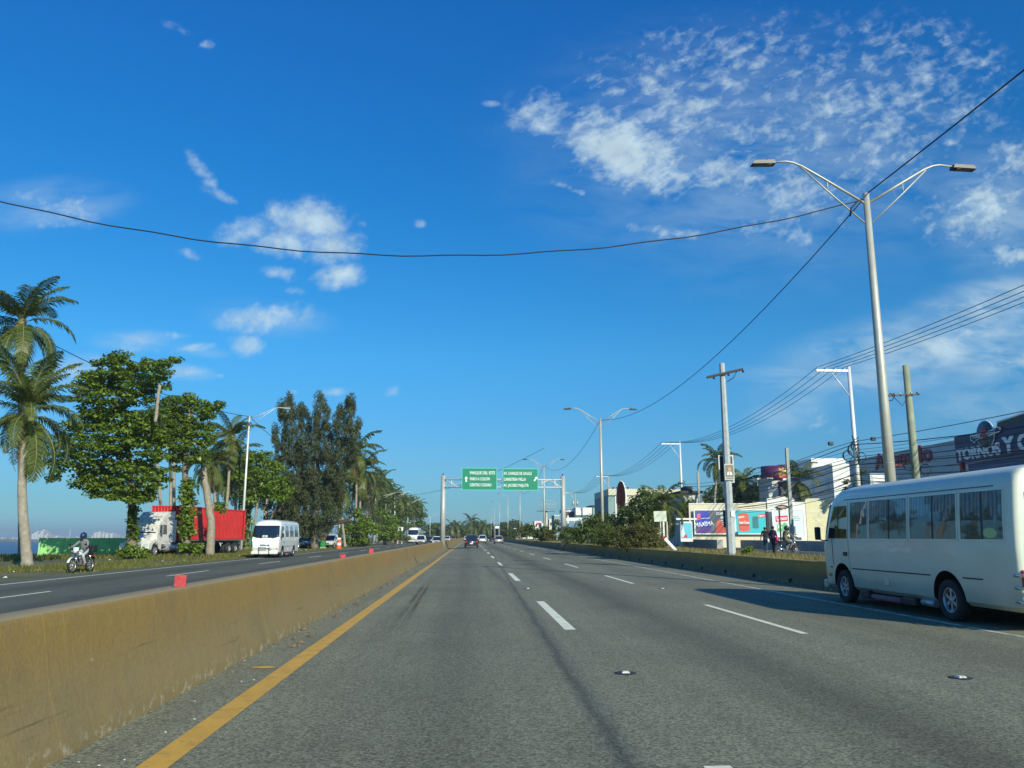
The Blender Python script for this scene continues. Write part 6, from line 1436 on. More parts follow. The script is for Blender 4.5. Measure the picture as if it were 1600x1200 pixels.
can(p_, -w*.24, -.02, w*.36, h*.78, pred); can(p_, w*.13, -.05, w*.20, h*.52, pteal); text('lettering', 'Lanco', h*.13, pwhite, p_, (-w*.32, -.046, h*.22), (PI/2, -.15, 0), .03, .9); text('lettering', 'Seal Coat', h*.14, pwhite, p_, (-w*.23, -.046, -h*.03), (PI/2, 0, 0), .03, .82)
flat('printed_band', [(-.5, -.5), (.5, -.5), (.5, .5), (-.5, .5)], pn('brown', (.25, .06, .05)), p_, -.041, .004, (w*.34, h*.05), (-w*.24, -h*.14))
lb = flat('printed_label', [(-.5, -.5), (.5, -.2), (.5, .5), (-.5, .2)], plabel, p_, sc=(w*.24, h*.22), off=(w*.33, h*.26)); text('lettering', 'Lanco', h*.13, pwhite, p_, (w*.33, -.046, h*.27), (PI/2, -.17, 0), .03, .85)
T, p_, w, h = bill('white_billboard', 'white billboard with a red Lanco label over green foliage, behind the people', 1207, 1257, 797.5, 838, WY-.55, pale, pwhite)
lb = flat('printed_label', [(-.5, -.5), (.5, -.35), (.5, .5), (-.5, .35)], plabel, p_, sc=(w*.40, h*.26), off=(-w*.22, h*.18)); text('lettering', 'Lanco', h*.2, pwhite, p_, (-w*.22, -.046, h*.19), (PI/2, -.08, 0), .03, .85)
flat('printed_foliage', [(-.5, -.5), (.5, -.5), (.5, .3), (.2, .5), (0, .2), (-.3, .45), (-.45, .1)], pgreen, p_, sc=(w*.36, h*.36), off=(-w*.22, -h*.14)); text('lettering', 'A', h*.22, pwhite, p_, (-w*.30, -.046, -h*.12), (PI/2, 0, 0), .03, 1.2)
for k in range(3): flat('printed_line', [(-.5, -.5), (.5, -.5), (.5, .5), (-.5, .5)], pn('ink_%d' % k, (.30, .40, .42)), p_, sc=(w*[.26, .34, .30][k], h*.028), off=(w*.22, h*(.26-.07*k)))
flat('printed_bin', [(-.5, -.5), (.5, -.5), (.55, .5), (-.45, .4)], slate, p_, sc=(w*.22, h*.28), off=(w*.10, -h*.25))
x_, z_ = xz(1226, 793, WY); o = thing('wall_sign', 'curly dark ornamental sign on the white wall section above the Lanco billboard', 'sign', (x_-.3, WY-.22, z_))
b = MB(); b.tube([(-.75+1.5*i/14, 0, .22*math.sin(PI*i/14)) for i in range(15)], .05, 6); b.build('upper_scroll', blackp, o); b = MB(); b.tube([(-.6+1.2*i/14, 0, -.26*math.sin(PI*i/14)+.05) for i in range(15)], .06, 6); b.build('lower_scroll', blackp, o)
b = MB(); b.sphere((0, 0, .0), (.35, .03, .14)); b.build('sign_plate', pn('salmon', (.5, .25, .2)), o)
p_ = at(1220, 838, 70); o = thing('short_post', 'dark T-topped post standing in front of the Lanco billboard', 'post', (p_.x, 70, .45)); hz = at(1220, 796, 70).z-.45
b = MB(); b.cyl((0, 0, 0), (0, 0, hz), .07); b.build('shaft', roofd, o); b = MB(); b.box((0, 0, hz), (.5, .14, .10)); b.build('cap', roofd, o)
p_ = at(1200.5, 838, 76); o = thing('short_post', 'dark square post between the turquoise and the white billboards', 'post', (p_.x, 76, .45)); B3('shaft', roofd, o, -.12, .12, -.12, .12, 0, at(1200, 799, 76).z-.45)
# low concrete walls parallel to the road, with a pale near end
def lowwall(label, X, y0, y1, zt):
    o = thing('low_wall', label, 'wall', (X, y0, .45), 0, 'low concrete walls on the service road edge')
    n_ = 4; L_ = (y1-y0)/n_
    for i in range(n_): B3('wall_block', lowc, o, -.0, .55, i*L_+.01, (i+1)*L_-.01, 0, zt-.45, .015)
    return o
lowwall('low concrete wall left of the poster pole, its pale end facing the viewer', 21.9, 71.5, 83, 1.25)
lowwall('long low concrete wall in shade running behind the people towards the minibus', 26.2, 52, 78, 1.2)
# gate and fence, cream panel, turquoise poster
p_ = at(1050, 838, 84); o = thing('metal_gate', 'black and white barred metal gate behind the cream panel sign', 'gate', (p_.x, 84, .45))
x0 = at(1012, 838, 84).x-p_.x; x1 = at(1061, 838, 84).x-p_.x; H = at(1050, 819, 84).z-.45
for z in (.15, H*.45, H): B3('rail', blackp if z < 1 else white, o, x0, x1, -.03, .03, z-.04, z+.04)
for i in range(22): x = x0+(x1-x0)*i/21; B3('bar', white if i % 2 else galv, o, x-.03, x+.03, -.028, .028, .15, H)
p_ = at(1034, 838, 66); o = thing('panel_sign', 'blank cream panel sign on two posts in front of the low palm', 'sign', (p_.x, 66, .45)); za, zb = at(1034, 798.5, 66).z-.45, at(1034, 815, 66).z-.45; w = 20*66/FPX/2
b = MB(); b.box((0, 0, (za+zb)/2), (2*w, .06, za-zb), ch=.01); pp = b.build('panel', mat('cream_panel', (.60, .63, .48), .6, dirt=(.4, .45, .36), ds=2), o, rot=(0, -.03, 0))
flat('printed_line', [(-.5, -.5), (.5, -.5), (.5, .5), (-.5, .5)], pn('faded_teal', (.32, .48, .42)), pp, -.032, .003, (w*1.3, .06), (0, (za+zb)/2+.1)); flat('printed_line', [(-.5, -.5), (.5, -.5), (.5, .5), (-.5, .5)], MATS['print_faded_teal'], pp, -.032, .003, (w*1.0, .04), (0, (za+zb)/2-.05))
B3('post', wallw, o, .12, .26, -.0, .08, 0, zb+.05); B3('post', galv, o, -.10, -.02, .0, .08, 0, zb); B3('post', galv, o, w-.1, w, .0, .08, 0, zb)
p_ = at(1073, 838, 73); o = thing('poster_stand', 'turquoise poster stand at the foot of the crossarm pole', 'sign', (p_.x, 73, .45)); za, zb = at(1073, 817, 73).z-.45, at(1073, 841, 73).z-.45
w = 17*73/FPX/2; B3('frame', wallw, o, -w-.06, w+.06, 0, .12, zb-.3, za+.12); pb_ = B3('poster', pn('sky_turquoise', (.12, .50, .62)), o, -w, w, -.02, -.002, zb, za)
flat('printed_cans', [(-.5, -.5), (.5, -.5), (.4, .3), (-.1, .5), (-.4, .1)], plabel, pb_, -.022, .004, (w*.7, .3), (-w*.2, zb+.2)); flat('printed_glow', [(-.5, -.5), (.3, -.5), (-.1, .5), (-.5, .5)], pale, pb_, -.022, .003, (w*.9, 1.1), (-w*.5, (za+zb)/2))
b = MB(); b.box((0, .1, za+.35), (2*w+.9, .5, .16)); b.build('awning', wallw, o)
p_ = at(1050, 853, 47); o = thing('leaning_post', 'short white post leaning over behind the right barrier by the reddish shrub', 'post', at(1055, 859, 47)); o.rotation_euler = (0, -.75, 0)
b = MB(); b.box((0, 0, .42), (.17, .14, .95), ch=.02); b.build('shaft', white, o); b = MB(); b.box((0, -.0, .93), (.18, .15, .10)); b.build('reflective_band', redl, o)
# houses
def windows(T, face, items, m=glassd, fm=wallw):
    for (a, c, z0, z1) in items:    # a: start along the face, c: width
        if face[0] == 'x': f_ = B3('window', m, T, face[1]-.03, face[1]+.05, a, a+c, z0, z1); B3('window_frame', fm, f_, face[1]-.06, face[1]-.035, a-.06, a+c+.06, z1, z1+.08); B3('window_sill', fm, f_, face[1]-.10, face[1]-.0, a-.08, a+c+.08, z0-.09, z0)
        else: f_ = B3('window', m, T, a, a+c, face[1]-.03, face[1]+.05, z0, z1); B3('window_frame', fm, f_, a-.06, a+c+.06, face[1]-.06, face[1]-.035, z1, z1+.08); B3('window_sill', fm, f_, a-.08, a+c+.08, face[1]-.10, face[1]-.0, z0-.09, z0)
KH = 56/41; X0 = 56.0; yn = FPX*X0/575*1.0; z9 = at(1309, 727, yn).z
T = thing('house', 'tall white house, its shaded side coloured grey, with a blue band under its parapet, right of the palm', 'building', (X0, yn, .45))
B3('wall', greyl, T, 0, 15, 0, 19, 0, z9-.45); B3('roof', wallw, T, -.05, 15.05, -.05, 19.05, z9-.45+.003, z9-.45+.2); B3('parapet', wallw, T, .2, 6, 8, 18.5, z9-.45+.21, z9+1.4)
B3('blue_band', bluew, T, -.05, -.003, 7, 18.9, z9-2.0, z9-1.3); B3('pale_wall', wallw, T, -.0, 15, -.06, -.003, 0, z9-.46)  # near face coloured whiter as sunlit, road side greyer as shaded
B3('roof_terrace', wallw, T, 5.8, 11, 1.4, 7, z9-.45+.21, z9+.7)
windows(T, ('x', 0), [(a*KH, c*KH, u*KH, v_*KH) for a, c, u, v_ in [(1.2, .9, 5.9, 7.4), (5.2, .7, 5.8, 7.1), (8.6, .45, 6.4, 7.1), (2.8, 2.0, 2.6, 3.6), (6.8, 2.2, 2.6, 3.6)]], glassd, greyl)
T = thing('cylinder_sign', 'purple cylindrical advertising drum with yellow script, on a round white base', 'sign', (at(1218, 838, 93).x, 93, .45)); zt, zm, zb = [at(1218, y_, 93).z-.45 for y_ in (729, 752, 778)]
r_ = 22.5*93/FPX; b = MB(); b.lathe([(0, zt), (r_, zt), (r_, zm), (r_-.02, zm)], 36); b.build('purple_drum', mat('drum_purple', (.10, .025, .09), .5, var=.25, vs=.6), T)
b = MB(); b.lathe([(r_-.05, zm), (r_-.05, zb), (r_+.1, zb-.02), (r_+.1, zb-.25), (0, zb-.25)], 36); b.build('lower_drum', wallw, T); b = MB(); b.lathe([(r_*.6, zb-.26), (r_*.6, 0)], 24); b.build('base_column', greyl, T)
def on_drum(name, u0, u1, z0, z1, m, rr, amp=0.0):
    b = MB(); n_ = 12; vs = []
    for i in range(n_+1): a = -PI/2+u0+(u1-u0)*i/n_; vs += [(rr*math.cos(a), rr*math.sin(a), z0-amp*math.sin(i*.9)), (rr*math.cos(a), rr*math.sin(a), z1+amp*math.sin(i*1.7+1))]
    b.add(vs, [(2*i, 2*i+2, 2*i+3, 2*i+1) for i in range(n_)]); return b.build(name, m, T)
hh = zt-zm
on_drum('printed_glow', -.15, .75, zm+hh*.22, zm+hh*.80, pn('orange', (.62, .25, .04)), r_+.012, .10); on_drum('printed_script', -.05, .55, zm+hh*.45, zm+hh*.68, pn('cream_yellow', (.80, .68, .30)), r_+.02, .12); on_drum('printed_red_patch', .0, .45, zm+hh*.15, zm+hh*.33, pn('crimson', (.50, .03, .03)), r_+.016, .05)
on_drum('printed_letters', .1, .5, zm-.1, zm+.22, pwhite, r_+.02, .06); on_drum('printed_photo', -.25, .55, zb+.1, zm-.15, pn('plum', (.14, .05, .08)), r_-.03, .0); on_drum('printed_plates', -.1, .45, zb+.3, zb+1.0, pn('cream_print', (.7, .66, .5)), r_-.015, .12); on_drum('printed_side_letters', .62, .82, zb+.3, zm-.3, pn('gold', (.55, .42, .12)), r_-.015, .0)
xa, za = xz(1196, 750, 91.0); xb_, _ = xz(1215, 750, 91.0); T = thing('small_annex', 'small flat-roofed grey annex in shade left of the purple drum', 'building', (xa, 90.2, .45)); B3('wall', greyw, T, 0, xb_-xa-1.0, 0, 3, 0, za-.45); B3('roof_slab', greyl, T, -.15, xb_-xa-.9, -.2, 3.1, za-.45+.003, za-.27)
xa, za = xz(1183, 746, 130); xb_, _ = xz(1198, 746, 130); T = thing('house', 'distant white house with a blue strip behind the dark trees', 'building', (xa, 130, .45)); B3('wall', wallw, T, 0, xb_-xa, 0, 8, 0, za-.45); B3('blue_band', bluew, T, .1, xb_-xa-.1, -.04, -.003, za-1.7, za-1.1)
# house with dark gable behind the billboards
xa, za = xz(1068, 771, 95); xb_, zb_ = xz(1100, 800, 95); T = thing('house', 'grey and white house with a dark flat roof left of the dark round trees', 'building', (xa, 95, .45)); w = xb_-xa
B3('wall', greyl, T, 0, w*.42, 0, 9, 0, za-.45); B3('pale_wall', wallw, T, w*.42+.003, w*.85, -.1, 9, 0, za-.5); b = MB(); b.prism([(w*.85, 0), (w*1.25, 0), (w*1.25, za-3.2), (w*.85, za-.5)], -.1, 9, 'y'); b.build('stair_gable', wallw, T)  # white wall section beside the grey one
B3('roof', roofd, T, -.5, w*.9, -.5, 9.3, za-.45, za-.15); B3('roof_tank', roofd, T, w*.3, w*.7, 2, 4, za-.14, za+.5); windows(T, ('y', -.1), [(w*.5, .8, 3.5, 4.6)])
# cream building with a dark oval sign
xa, za = xz(950, 764, 125); xb_, _ = xz(1064, 764, 125); T = thing('shop_building', 'long cream flat-roofed building behind the green tree, left end wall coloured teal for shade', 'building', (xa, 125, .45)); w = xb_-xa
zc = xz(950, 774, 125)[1]-.45
B3('wall', tealw, T, 0, w*.09, 0, 14, 0, zc-.003); B3('pale_wall', cream, T, w*.145, w, .0, 14, 0, zc-.003); B3('parapet', cream, T, 0, w, -.3, 14, zc, za-.45); B3('column', wallw, T, w*.09+.01, w*.105, -.1, .3, 0, zc-.003)  # teal end wall carries shade in its colour, cream wall the sunlight
B3('recess_shade_block', blackp, T, w*.106, w*.144, 1, 2, zc-1.2, zc-.003); B3('poster_panel', pn('poster_pale', (.6, .6, .58)), T, w*.106, w*.144, .5, .6, 1.5, zc-1.25)  # black block stands for the shade inside the recess
for k in range(5): b = MB(); b.box((w*(.08+.05*k), .5, za-.35), (.25, .3, .45)); b.build('roof_vent', blackp, T)
xo, zo = xz(970.5, 776, 116); T = thing('oval_sign', 'tall dark surfboard-shaped oval sign with a white rim', 'sign', (xo, 116, .45)); Hs = 24*116/FPX; zc_ = zo-.45
el = [(.62*math.cos(a), zc_+Hs*math.sin(a)) for a in [2*PI*i/32 for i in range(32)]]
b = MB(); b.prism(el, -.05, .0, 'y'); b.build('panel', mat('maroon_black', (.022, .008, .010), .9, spec=.05), T); b = MB(); b.prism([(x*1.22+.10, zc_+(z-zc_)*1.03) for x, z in el], .003, .35, 'y'); b.build('rim', wallw, T); b = MB(); b.cyl((.1, .2, 0), (.1, .2, zc_-Hs*.9), .15); b.build('post', galv, T)
# grey shop facade along the road, red script, navy sign
KF = 1.44; XF = 34.0*KF; zf = 1.55+.189*1.0175*XF
T = thing('shop_building', 'long grey shop building behind the minibus with red script lettering on its wall', 'building', (XF, 52, .45)); Lb = 49.5; zl = 1.1+(4.9-1.1)*KF
B3('wall', greyw, T, 0, 16, 0, Lb, zl, zf-.45); B3('lower_wall', greyl, T, .05, 16, .1, Lb-.1, 0, zl-.35); B3('eave', roofd, T, -.35, 16, -.2, Lb+.2, zl-.345, zl-.003)
B3('parapet_cap', greyl, T, -.08, 16.1, -.08, Lb+.1, zf-.447, zf-.3)
scr_r = mat('red_letter', (.36, .02, .04), .5); pc = atX(1410, 716, XF)
text('lettering', 'Acomplo', 1.75*KF, scr_r, T, (-.08, pc.y-52, pc.z-.45), (PI/2, 0, -PI/2), .03, 1, .08, 'CENTER', atX(1365, 714, XF).y-atX(1455, 714, XF).y)
windows(T, ('x', .05), [(3+i*5.6, 3.2, 1.4, 4.6) for i in range(8)], glassd, greyl)
XN = 32.4*KF; pa, pb2 = atX(1490.5, 683, XN), atX(1490.5, 724.5, XN); zt, zb = pa.z, pb2.z; ya = pa.y; ye = 54.0
navy = mat('navy_panel', (.012, .014, .085), .45); T = thing('shop_sign', 'big navy shop sign with white TORNOS Y lettering above the minibus roof', 'sign', (XN, 0, 0)); pn_ = B3('panel', navy, T, 0, .5, ye, ya, zb, zt)
y0_, y1_, y2_ = [atX(px, 712, XN).y for px in (1496, 1566, 1571)]
text('lettering', 'TORNOS', (zt-zb)*.56, signw, T, (-.04, y0_, zb+(zt-zb)*.27), (PI/2, 0, -PI/2), .05, 1, .04, 'LEFT', y0_-y1_)
text('lettering', 'Y C', (zt-zb)*.74, signw, T, (-.04, y2_, zb+(zt-zb)*.34), (PI/2, 0, -PI/2), .05, 1.1, .04, 'LEFT')
ec = atX(1541, 679, XN); ES = 1.35
E_ = thing('sign_emblem', 'round teal and red globe emblem with a dark banner on top of the navy sign', 'sign', (XN, ec.y, ec.z))
rd = .88*ES; b = MB(); b.lathe([(0, .0), (rd+.11, .0), (rd+.11, .05), (0, .05)], 32); b.build('emblem_rim', signw, E_, (-.05, 0, 0), (0, -PI/2, 0)); b = MB(); b.lathe([(0, .052), (rd, .052), (rd, .09), (0, .09)], 32); b.build('emblem_disc', mat('emblem_teal', (.03, .15, .19), .5, var=.6, vs=1.0), E_, (-.05, 0, 0), (0, -PI/2, 0))
def flipy(pts, k=ES): return [(-y*k, z*k) for y, z in pts]
b = MB(); b.prism(flipy([(-1.55, -.20), (-1.2, -.42), (-.7, -.25), (.8, -.12), (1.6, -.02), (1.75, .22), (1.4, .38), (.9, .22), (-.9, .12), (-1.5, .12)]), -.20, -.145, 'x'); b.build('banner_rim', signw, E_)
b = MB(); b.prism(flipy([(-1.45, -.15), (-1.15, -.32), (-.7, -.17), (.8, -.04), (1.5, .05), (1.62, .2), (1.4, .29), (.9, .14), (-.9, .04), (-1.42, .04)]), -.23, -.203, 'x'); b.build('banner', blackp, E_)
b = MB(); b.sphere((0, 0, 0), (.04, .35*ES, .42*ES)); b.build('emblem_flash', mat('emblem_red', (.4, .03, .04), .5), E_, (-.25, -.1, .16)); text('lettering', 'TORNI', .34, signw, E_, (-.30, 1.0, -.10), (PI/2, 0, -PI/2), .02, 1.1, .01); text('lettering', 'LANDIA', .34, signw, E_, (-.30, -1.1, .06), (PI/2, 0, -PI/2), .02, 1.1, .01)
b = MB(); b.prism(flipy([(0, 0), (8, .0), (8, .75), (4, .66), (1.6, .48), (.2, .38)]), .02, .2, 'x'); b.build('arched_crest', blackp, T, (0, ec.y-1.4, zt+.003)); b = MB(); b.tube([(0,)+p_ for p_ in flipy([(.2, .40), (1.6, .50), (4, .68), (8, .77)])], .08, 6); b.build('crest_edge', signw, T, (0, ec.y-1.4, zt))
B3('red_post', scr_r, T, .05, .4, ya-.7, ya-.3, .45, zb-.003); B3('blue_fascia', mat('deep_blue', (.02, .07, .2), .5), T, .35, .6, ye, ya-1.2, zb-1.6, zb-.2)
# cabinet and small green sign seen above the minibus roof
pa = at(1359, 740, 58); pb2 = at(1400, 770, 58); T = thing('switch_cabinet', 'pale green-white cabinet on the wall behind the nearest lamp', 'cabinet', (pa.x, 58, .45)); z0_, z1_ = 1.6, pa.z-.45; B3('cabinet_body', mat('pale_cabinet', (.55, .66, .62), .6), T, 0, pb2.x-pa.x, 0, 1.2, z0_, z1_); B3('plinth', lowc, T, .1, pb2.x-pa.x-.1, .1, 1.1, 0, z0_-.003); B3('cabinet_door', white, T, .15, (pb2.x-pa.x)*.48, -.03, -.003, z0_+.1, z1_-.1)
pa = at(1325, 753, 60); pb2 = at(1340, 767, 60); T = thing('shop_placard', 'small green and white placard over the front of the minibus roof', 'sign', (pa.x, 60, .45)); B3('placard_panel', pale, T, 0, pb2.x-pa.x, 0, .08, pb2.z-.45, pa.z-.45); B3('green_stripe', pgreen, T, (pb2.x-pa.x)*.5, pb2.x-pa.x, -.03, -.003, pb2.z-.4, pa.z-.5); B3('post', galv, T, .3, .38, .1, .18, 0, pa.z-.6)
# distant filling station, houses and lattice on the right
Y = 165.0; xa, za = xz(884, 793, Y); xb_, zb_ = xz(925, 805, Y); T = thing('filling_station', 'distant white filling station canopy right of the gantry post', 'building', (xa, Y, .45)); w = xb_-xa
B3('canopy', wallw, T, w*.38, w, 0, 12, zb_-.45, za-.45); B3('canopy', wallw, T, 0, w*.38, 3, 12, zb_+.3, za-.6); B3('brown_fascia', pn('maroon_brown', (.12, .07, .07)), T, 0, w*.38, 2.8, 2.95, xz(884, 808, Y)[1]-.45, xz(884, 799, Y)[1]-.45); B3('lower_band', wallw, T, 0, w*.72, -.3, -.05, xz(884, 814, Y)[1]-.45, xz(884, 809, Y)[1]-.45)
for k in range(4): B3('canopy_column', galvw, T, w*(.1+.27*k), w*(.1+.27*k)+.3, 2, 2.3, 0, zb_-.46)
B3('kiosk', tealw, T, w*.45, w*.95, 6, 11, 0, 2.8)
Y = 175; xa, za = xz(926, 792, Y); xb_, _ = xz(946, 792, Y); T = thing('shop_building', 'small teal building right of the filling station canopy', 'building', (xa, Y, .45)); w = xb_-xa; B3('wall', tealw, T, 0, w, 0, 8, 0, za-.45); B3('roof', roofd, T, -.3, w+.2, -.3, 8.2, za-.45+.003, za-.1); windows(T, ('y', 0), [(w*.3, 1.1, 1.5, 3.5), (w*.68, .8, 1.5, 3.5)])
for i, (xa_, xb2, yt, Y, m_, lab) in enumerate([(858, 868, 812, 300, cream, 'cream box house seen beside the gantry post'), (846, 858, 818, 320, wallw, 'white house left of the cream box house'), (835, 846, 815, 340, wallw, 'white house with a red panel right of the gantry lamps'), (824, 835, 820, 360, wallw, 'low white house beyond the median shrubs'), (814, 822, 822, 390, cream, 'tiny pale house farthest along the right side'), (866, 874, 806, 270, tealw, 'teal house nearest behind the gantry right post'), (803, 812, 826, 420, wallw, 'faint white house behind the thin lamps')]):
    xa, za = xz(xa_, yt, Y); xb_, _ = xz(xb2, yt, Y); w = xb_-xa; T = thing('distant_house', lab, 'building', (xa, Y, .45), 0, 'distant houses on the right'); B3('wall', m_, T, 0, w, 0, 9, 0, za-.45); B3('roof', wallw, T, -.1, w+.1, -.1, 9.1, za-.45+.003, za-.2)
    windows(T, ('y', 0), [(w*.18, w*.18, za-2.6, za-1.4), (w*.60, w*.18, za-2.6, za-1.4), (w*.18, w*.18, za-5.2, za-4), (w*.60, w*.18, za-5.2, za-4)])
    if i == 2: B3('red_panel', plabel, T, w*.3, w*.8, -.12, -.05, za-1.8, za-.9)
Y = 230; xa, za = xz(842, 782, Y); xb_, zb_ = xz(868, 798, Y); T = thing('billboard_frame', 'bare steel lattice of a distant billboard behind the gantry lamp', 'billboard', (xa, Y, .45)); w = xb_-xa
b = MB()
for i in range(8): b.tube([(w*i/7, 0, zb_-.45), (w*i/7, 0, za-.45)], .05, 4)
for i in range(4): z = zb_-.45+(za-zb_)*i/3; b.tube([(0, 0, z), (w, 0, z)], .05, 4)
lt = b.build('lattice', galv, T); lt['kind'] = 'stuff'; b = MB(); b.cyl((w*.45, 0, 0), (w*.45, 0, zb_-.45), .35); b.build('post', galv, T); b = MB(); b.box((w*.4, -.3, zb_-.6), (w*1.1, 1.0, .12)); b.build('catwalk', roofd, T)
p_ = at(775, 826, 300); T = thing('distant_sign', 'distant white boxed road sign above the silver suv', 'sign', (9.8, 300, 0)); B3('panel', white, T, -.7, .7, 0, .1, 4.4, 5.3); B3('post', galv, T, -.75, -.65, .12, .2, 0, 5.3); B3('post', galv, T, .65, .75, .12, .2, 0, 5.3)
# ---------------------------------------------------------------- sea side furniture
GYW = 68.0; xa, za = xz(65, 840.5, GYW); xb_, _ = xz(203, 840.5, GYW); gw = mat('lime_green_wall', (.34, .72, .22), .8, var=.05, vs=1.2, dirt=(.24, .52, .17), ds=1.4)
T = thing('green_wall', 'low lime green wall on the verge behind the motorcyclist', 'wall', (xa, GYW, 0)); n_ = 5; L_ = (xb_-xa+2)/n_
for i in range(n_): B3('wall_panel', gw, T, i*L_+.008, (i+1)*L_-.008, 0, .2, 0, za, .01)
B3('end_post', mat('pale_green', (.35, .62, .30), .8), T, -.16, -.002, -.05, .25, 0, za+.02)
p_ = gnd(501, 858); p_.y = 106; p_.x = at(501, 838, 106).x; T = thing('vendor_stall', 'roadside stall with a green counter, orange poles and a sloping thatched roof', 'stall', (p_.x, 106, 0))
gcr = mat('green_crate', (.02, .25, .06), .6); orp = mat('orange_pole', (.50, .20, .07), .8, var=.3, vs=3)
B3('counter', gcr, T, -.45, .65, -.3, .5, .15, .95, .03); B3('counter_base', wallw, T, -.5, .7, -.35, .55, 0, .147)
for (x0_, z0_, x1_, z1_) in ((-.9, .9, .1, 2.6), (-.2, 2.7, -1.0, 1.9), (-.1, 1.0, -.5, 2.7), (.5, .95, 1.0, 2.6), (.2, 2.5, .9, 1.7), (-.7, 2.6, -.2, 1.4), (.9, 2.7, .3, 1.9)):
    b = MB(); b.tube([(x0_, .1, z0_), (x1_, .0, z1_)], .07, 6); b.build('pole', orp, T)
b = MB(); b.tube([(-1.1, 0, 2.65), (3.6, .4, 3.6)], [.20, .28], 8); b.build('log_beam', mat('dark_log', (.06, .04, .03), .9), T)
b = MB(); b.sphere((.1, .1, 1.35), (.45, .25, .38), u=9, w=6); b.build('coconut_pile', mat('tan_pile', (.55, .34, .17), .9, var=.5, vs=5), T)
B3('shade_cloth', roofd, T, -1.3, 1.4, -.2, 1.6, 2.75, 2.80)
p_ = at(530, 838, 104); T = thing('traffic_drum', 'orange and white traffic drum beside the leaning lamp', 'traffic drum', (p_.x, 104, 0)); orm = mat('safety_orange', (.75, .12, .03), .5)
b = MB(); b.lathe([(0, 0), (.42, 0), (.42, .08), (.33, .1), (.30, .45), (.30, .45)], 16); b.build('base_band', orm, T); b = MB(); b.lathe([(.295, .453), (.285, .75)], 16); b.build('white_band', white, T); b = MB(); b.lathe([(.285, .753), (.27, 1.05), (.10, 1.1), (0, 1.1)], 16); b.build('top_band', orm, T)
b = MB(); b.box((0, 0, 1.25), (.5, .1, .24), ch=.03); b.build('top_sign', white, T)
p_ = at(625, 838, 168); T = thing('road_sign', 'small white two-panel road sign in front of the palm row', 'road sign', (p_.x, 168, 0)); za, zb = at(625, 823.5, 168).z, at(625, 829, 168).z; w = 7.5*168/FPX/1.0
B3('panel', white, T, -w*.6, -.03, 0, .06, zb, za); B3('panel', white, T, .03, w*.6, 0, .06, zb, za); B3('post', galvw, T, -w*.5, -w*.5+.12, .07, .15, 0, za); B3('post', galvw, T, w*.35, w*.35+.12, .07, .15, 0, za)
p_ = at(617.5, 838, 160); T = thing('marker_post', 'white marker post with a red foot beside the small white road sign', 'post', (p_.x, 160, 0)); B3('shaft', galvw, T, -.18, .18, 0, .3, 1.0, 2.7); B3('red_foot', redp, T, -.18, .18, 0, .3, 0, .997)
p_ = at(401, 838, 93); T = thing('water_tank', 'pale green barrel on a post left of the oncoming minibus', 'tank', (p_.x, 93, 0)); b = MB(); b.cyl((0, 0, 2.0), (0, 0, 3.1), .38, .30, 14); b.build('barrel', mat('mint_plastic', (.18, .55, .35), .5), T); B3('post', gcr, T, -.7, -.6, 0, .1, 0, 2.9); B3('stand', roofd, T, -.4, .4, -.3, .3, 1.85, 1.99)
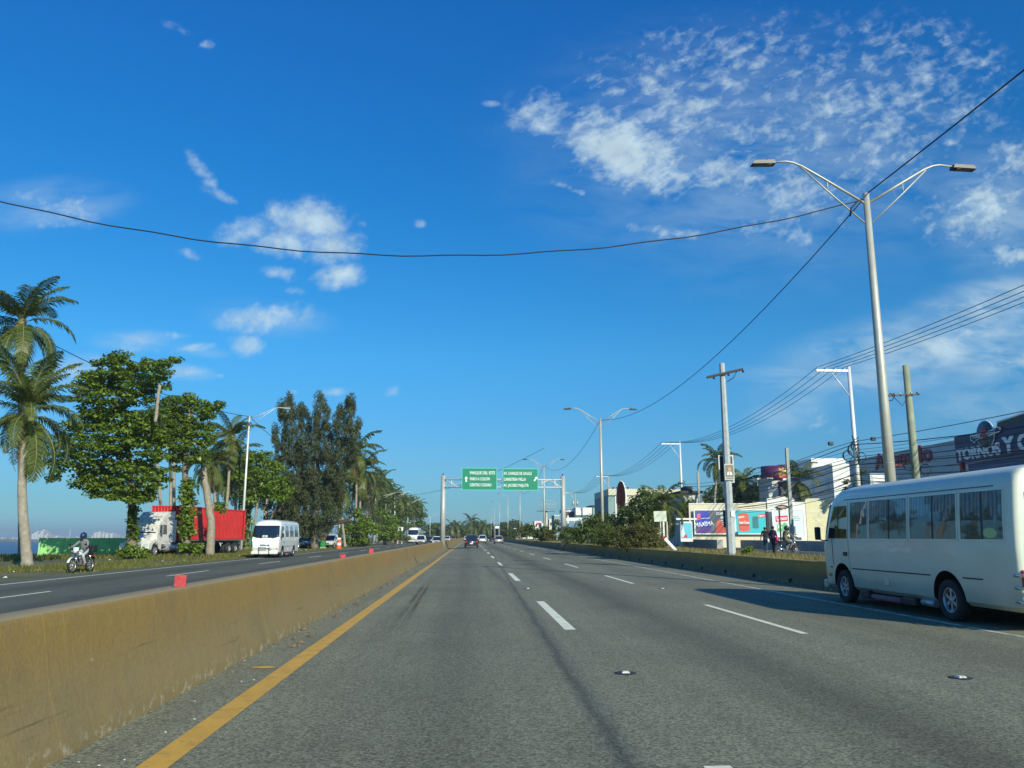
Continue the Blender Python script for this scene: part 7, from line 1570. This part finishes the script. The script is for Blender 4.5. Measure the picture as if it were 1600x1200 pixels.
# ---------------------------------------------------------------- far city across the bay
D = 1900.0; sk = mat('distant_plaster', (.48, .49, .50), .9); sk2 = mat('distant_plaster_grey', (.34, .37, .40), .9)
b = MB(); b.box((-1000, D+300, -8), (1700, 620, 6)); b.box((-1500, D-250, -8.8), (700, 200, 3.0)); o = b.build('far_shore', mat('far_shore_green', (.12, .15, .12), 1, var=.4, vs=.01)); o['kind'] = 'structure'
rs_ = random.Random(3); k = 0
def city(px, w, yt, deep=0, m=sk):
    x, z = xz(px, yt, D+deep); ww = w*(D+deep)/FPX; T = thing('distant_tower' if 845-yt > 10 else 'distant_block', None, 'building', (x, D+deep, -5)); B3('wall', m, T, -ww/2, ww/2, 0, 30, 0, z+5)
    B3('roof_block', m, T, -ww*.25, ww*.2, 5, 20, z+5.003, z+5+rs_.uniform(1, 5)); return T
named = [(52, 4, 834, 'pale distant tower just right of the front palm trunk'), (57, 4, 831.5, 'distant tower second from the front palm trunk'), (61, 3, 835, 'short distant tower third from the palm trunk'), (66, 4, 829.5, 'tallest distant tower above the left end of the green wall'), (72, 4, 836, 'stubby distant tower above the green wall end'),
         (149, 4, 832.5, 'distant tower just right of the motorcyclist helmet'), (155, 5, 831, 'broad distant tower second right of the helmet'), (161, 3, 834, 'slim distant tower third right of the helmet'), (167, 5, 834.5, 'distant tower fourth right of the helmet'), (174, 4, 834, 'distant tower nearest the big almond trunk')]
for px, w, yt, lab in named: T = city(px, w, yt); T['label'] = lab; T['group'] = 'towers of the city across the bay'
for i in range(62):
    px = -6+i*3.9+rs_.uniform(-1, 1); T = city(px, rs_.uniform(2.5, 5), rs_.uniform(838.2, 842.2) if px > 30 else rs_.uniform(841, 844.2), rs_.uniform(20, 120), rs_.choice([sk, sk, sk2])); T['label'] = 'low pale block in the far city skyline'; T['group'] = 'low blocks of the city across the bay'
x, z = xz(110, 826, D); T = thing('radio_mast', 'thin white mast of the far skyline above the green wall', 'mast', (x, D, -5)); b = MB(); b.cyl((0, 0, 0), (0, 0, z+5), 1.4, .5, 6); b.build('mast', sk, T)
# ---------------------------------------------------------------- air
hz_m = bpy.data.materials.new('haze'); hz_m.use_nodes = True; t = hz_m.node_tree; t.nodes.clear(); pv = t.nodes.new('ShaderNodeVolumePrincipled'); pv.inputs['Color'].default_value = (.80, .90, 1, 1); pv.inputs['Density'].default_value = .00025; pv.inputs['Anisotropy'].default_value = .2
t.links.new(pv.outputs[0], t.nodes.new('ShaderNodeOutputMaterial').inputs['Volume'])
if USE_HAZE:
    b = MB(); b.box((-2000, 2800, 16), (12400, 6500, 56)); o = b.build('haze', hz_m); o['kind'] = 'stuff'; tag(o, 'thin sea haze over the coast and the city', 'haze')
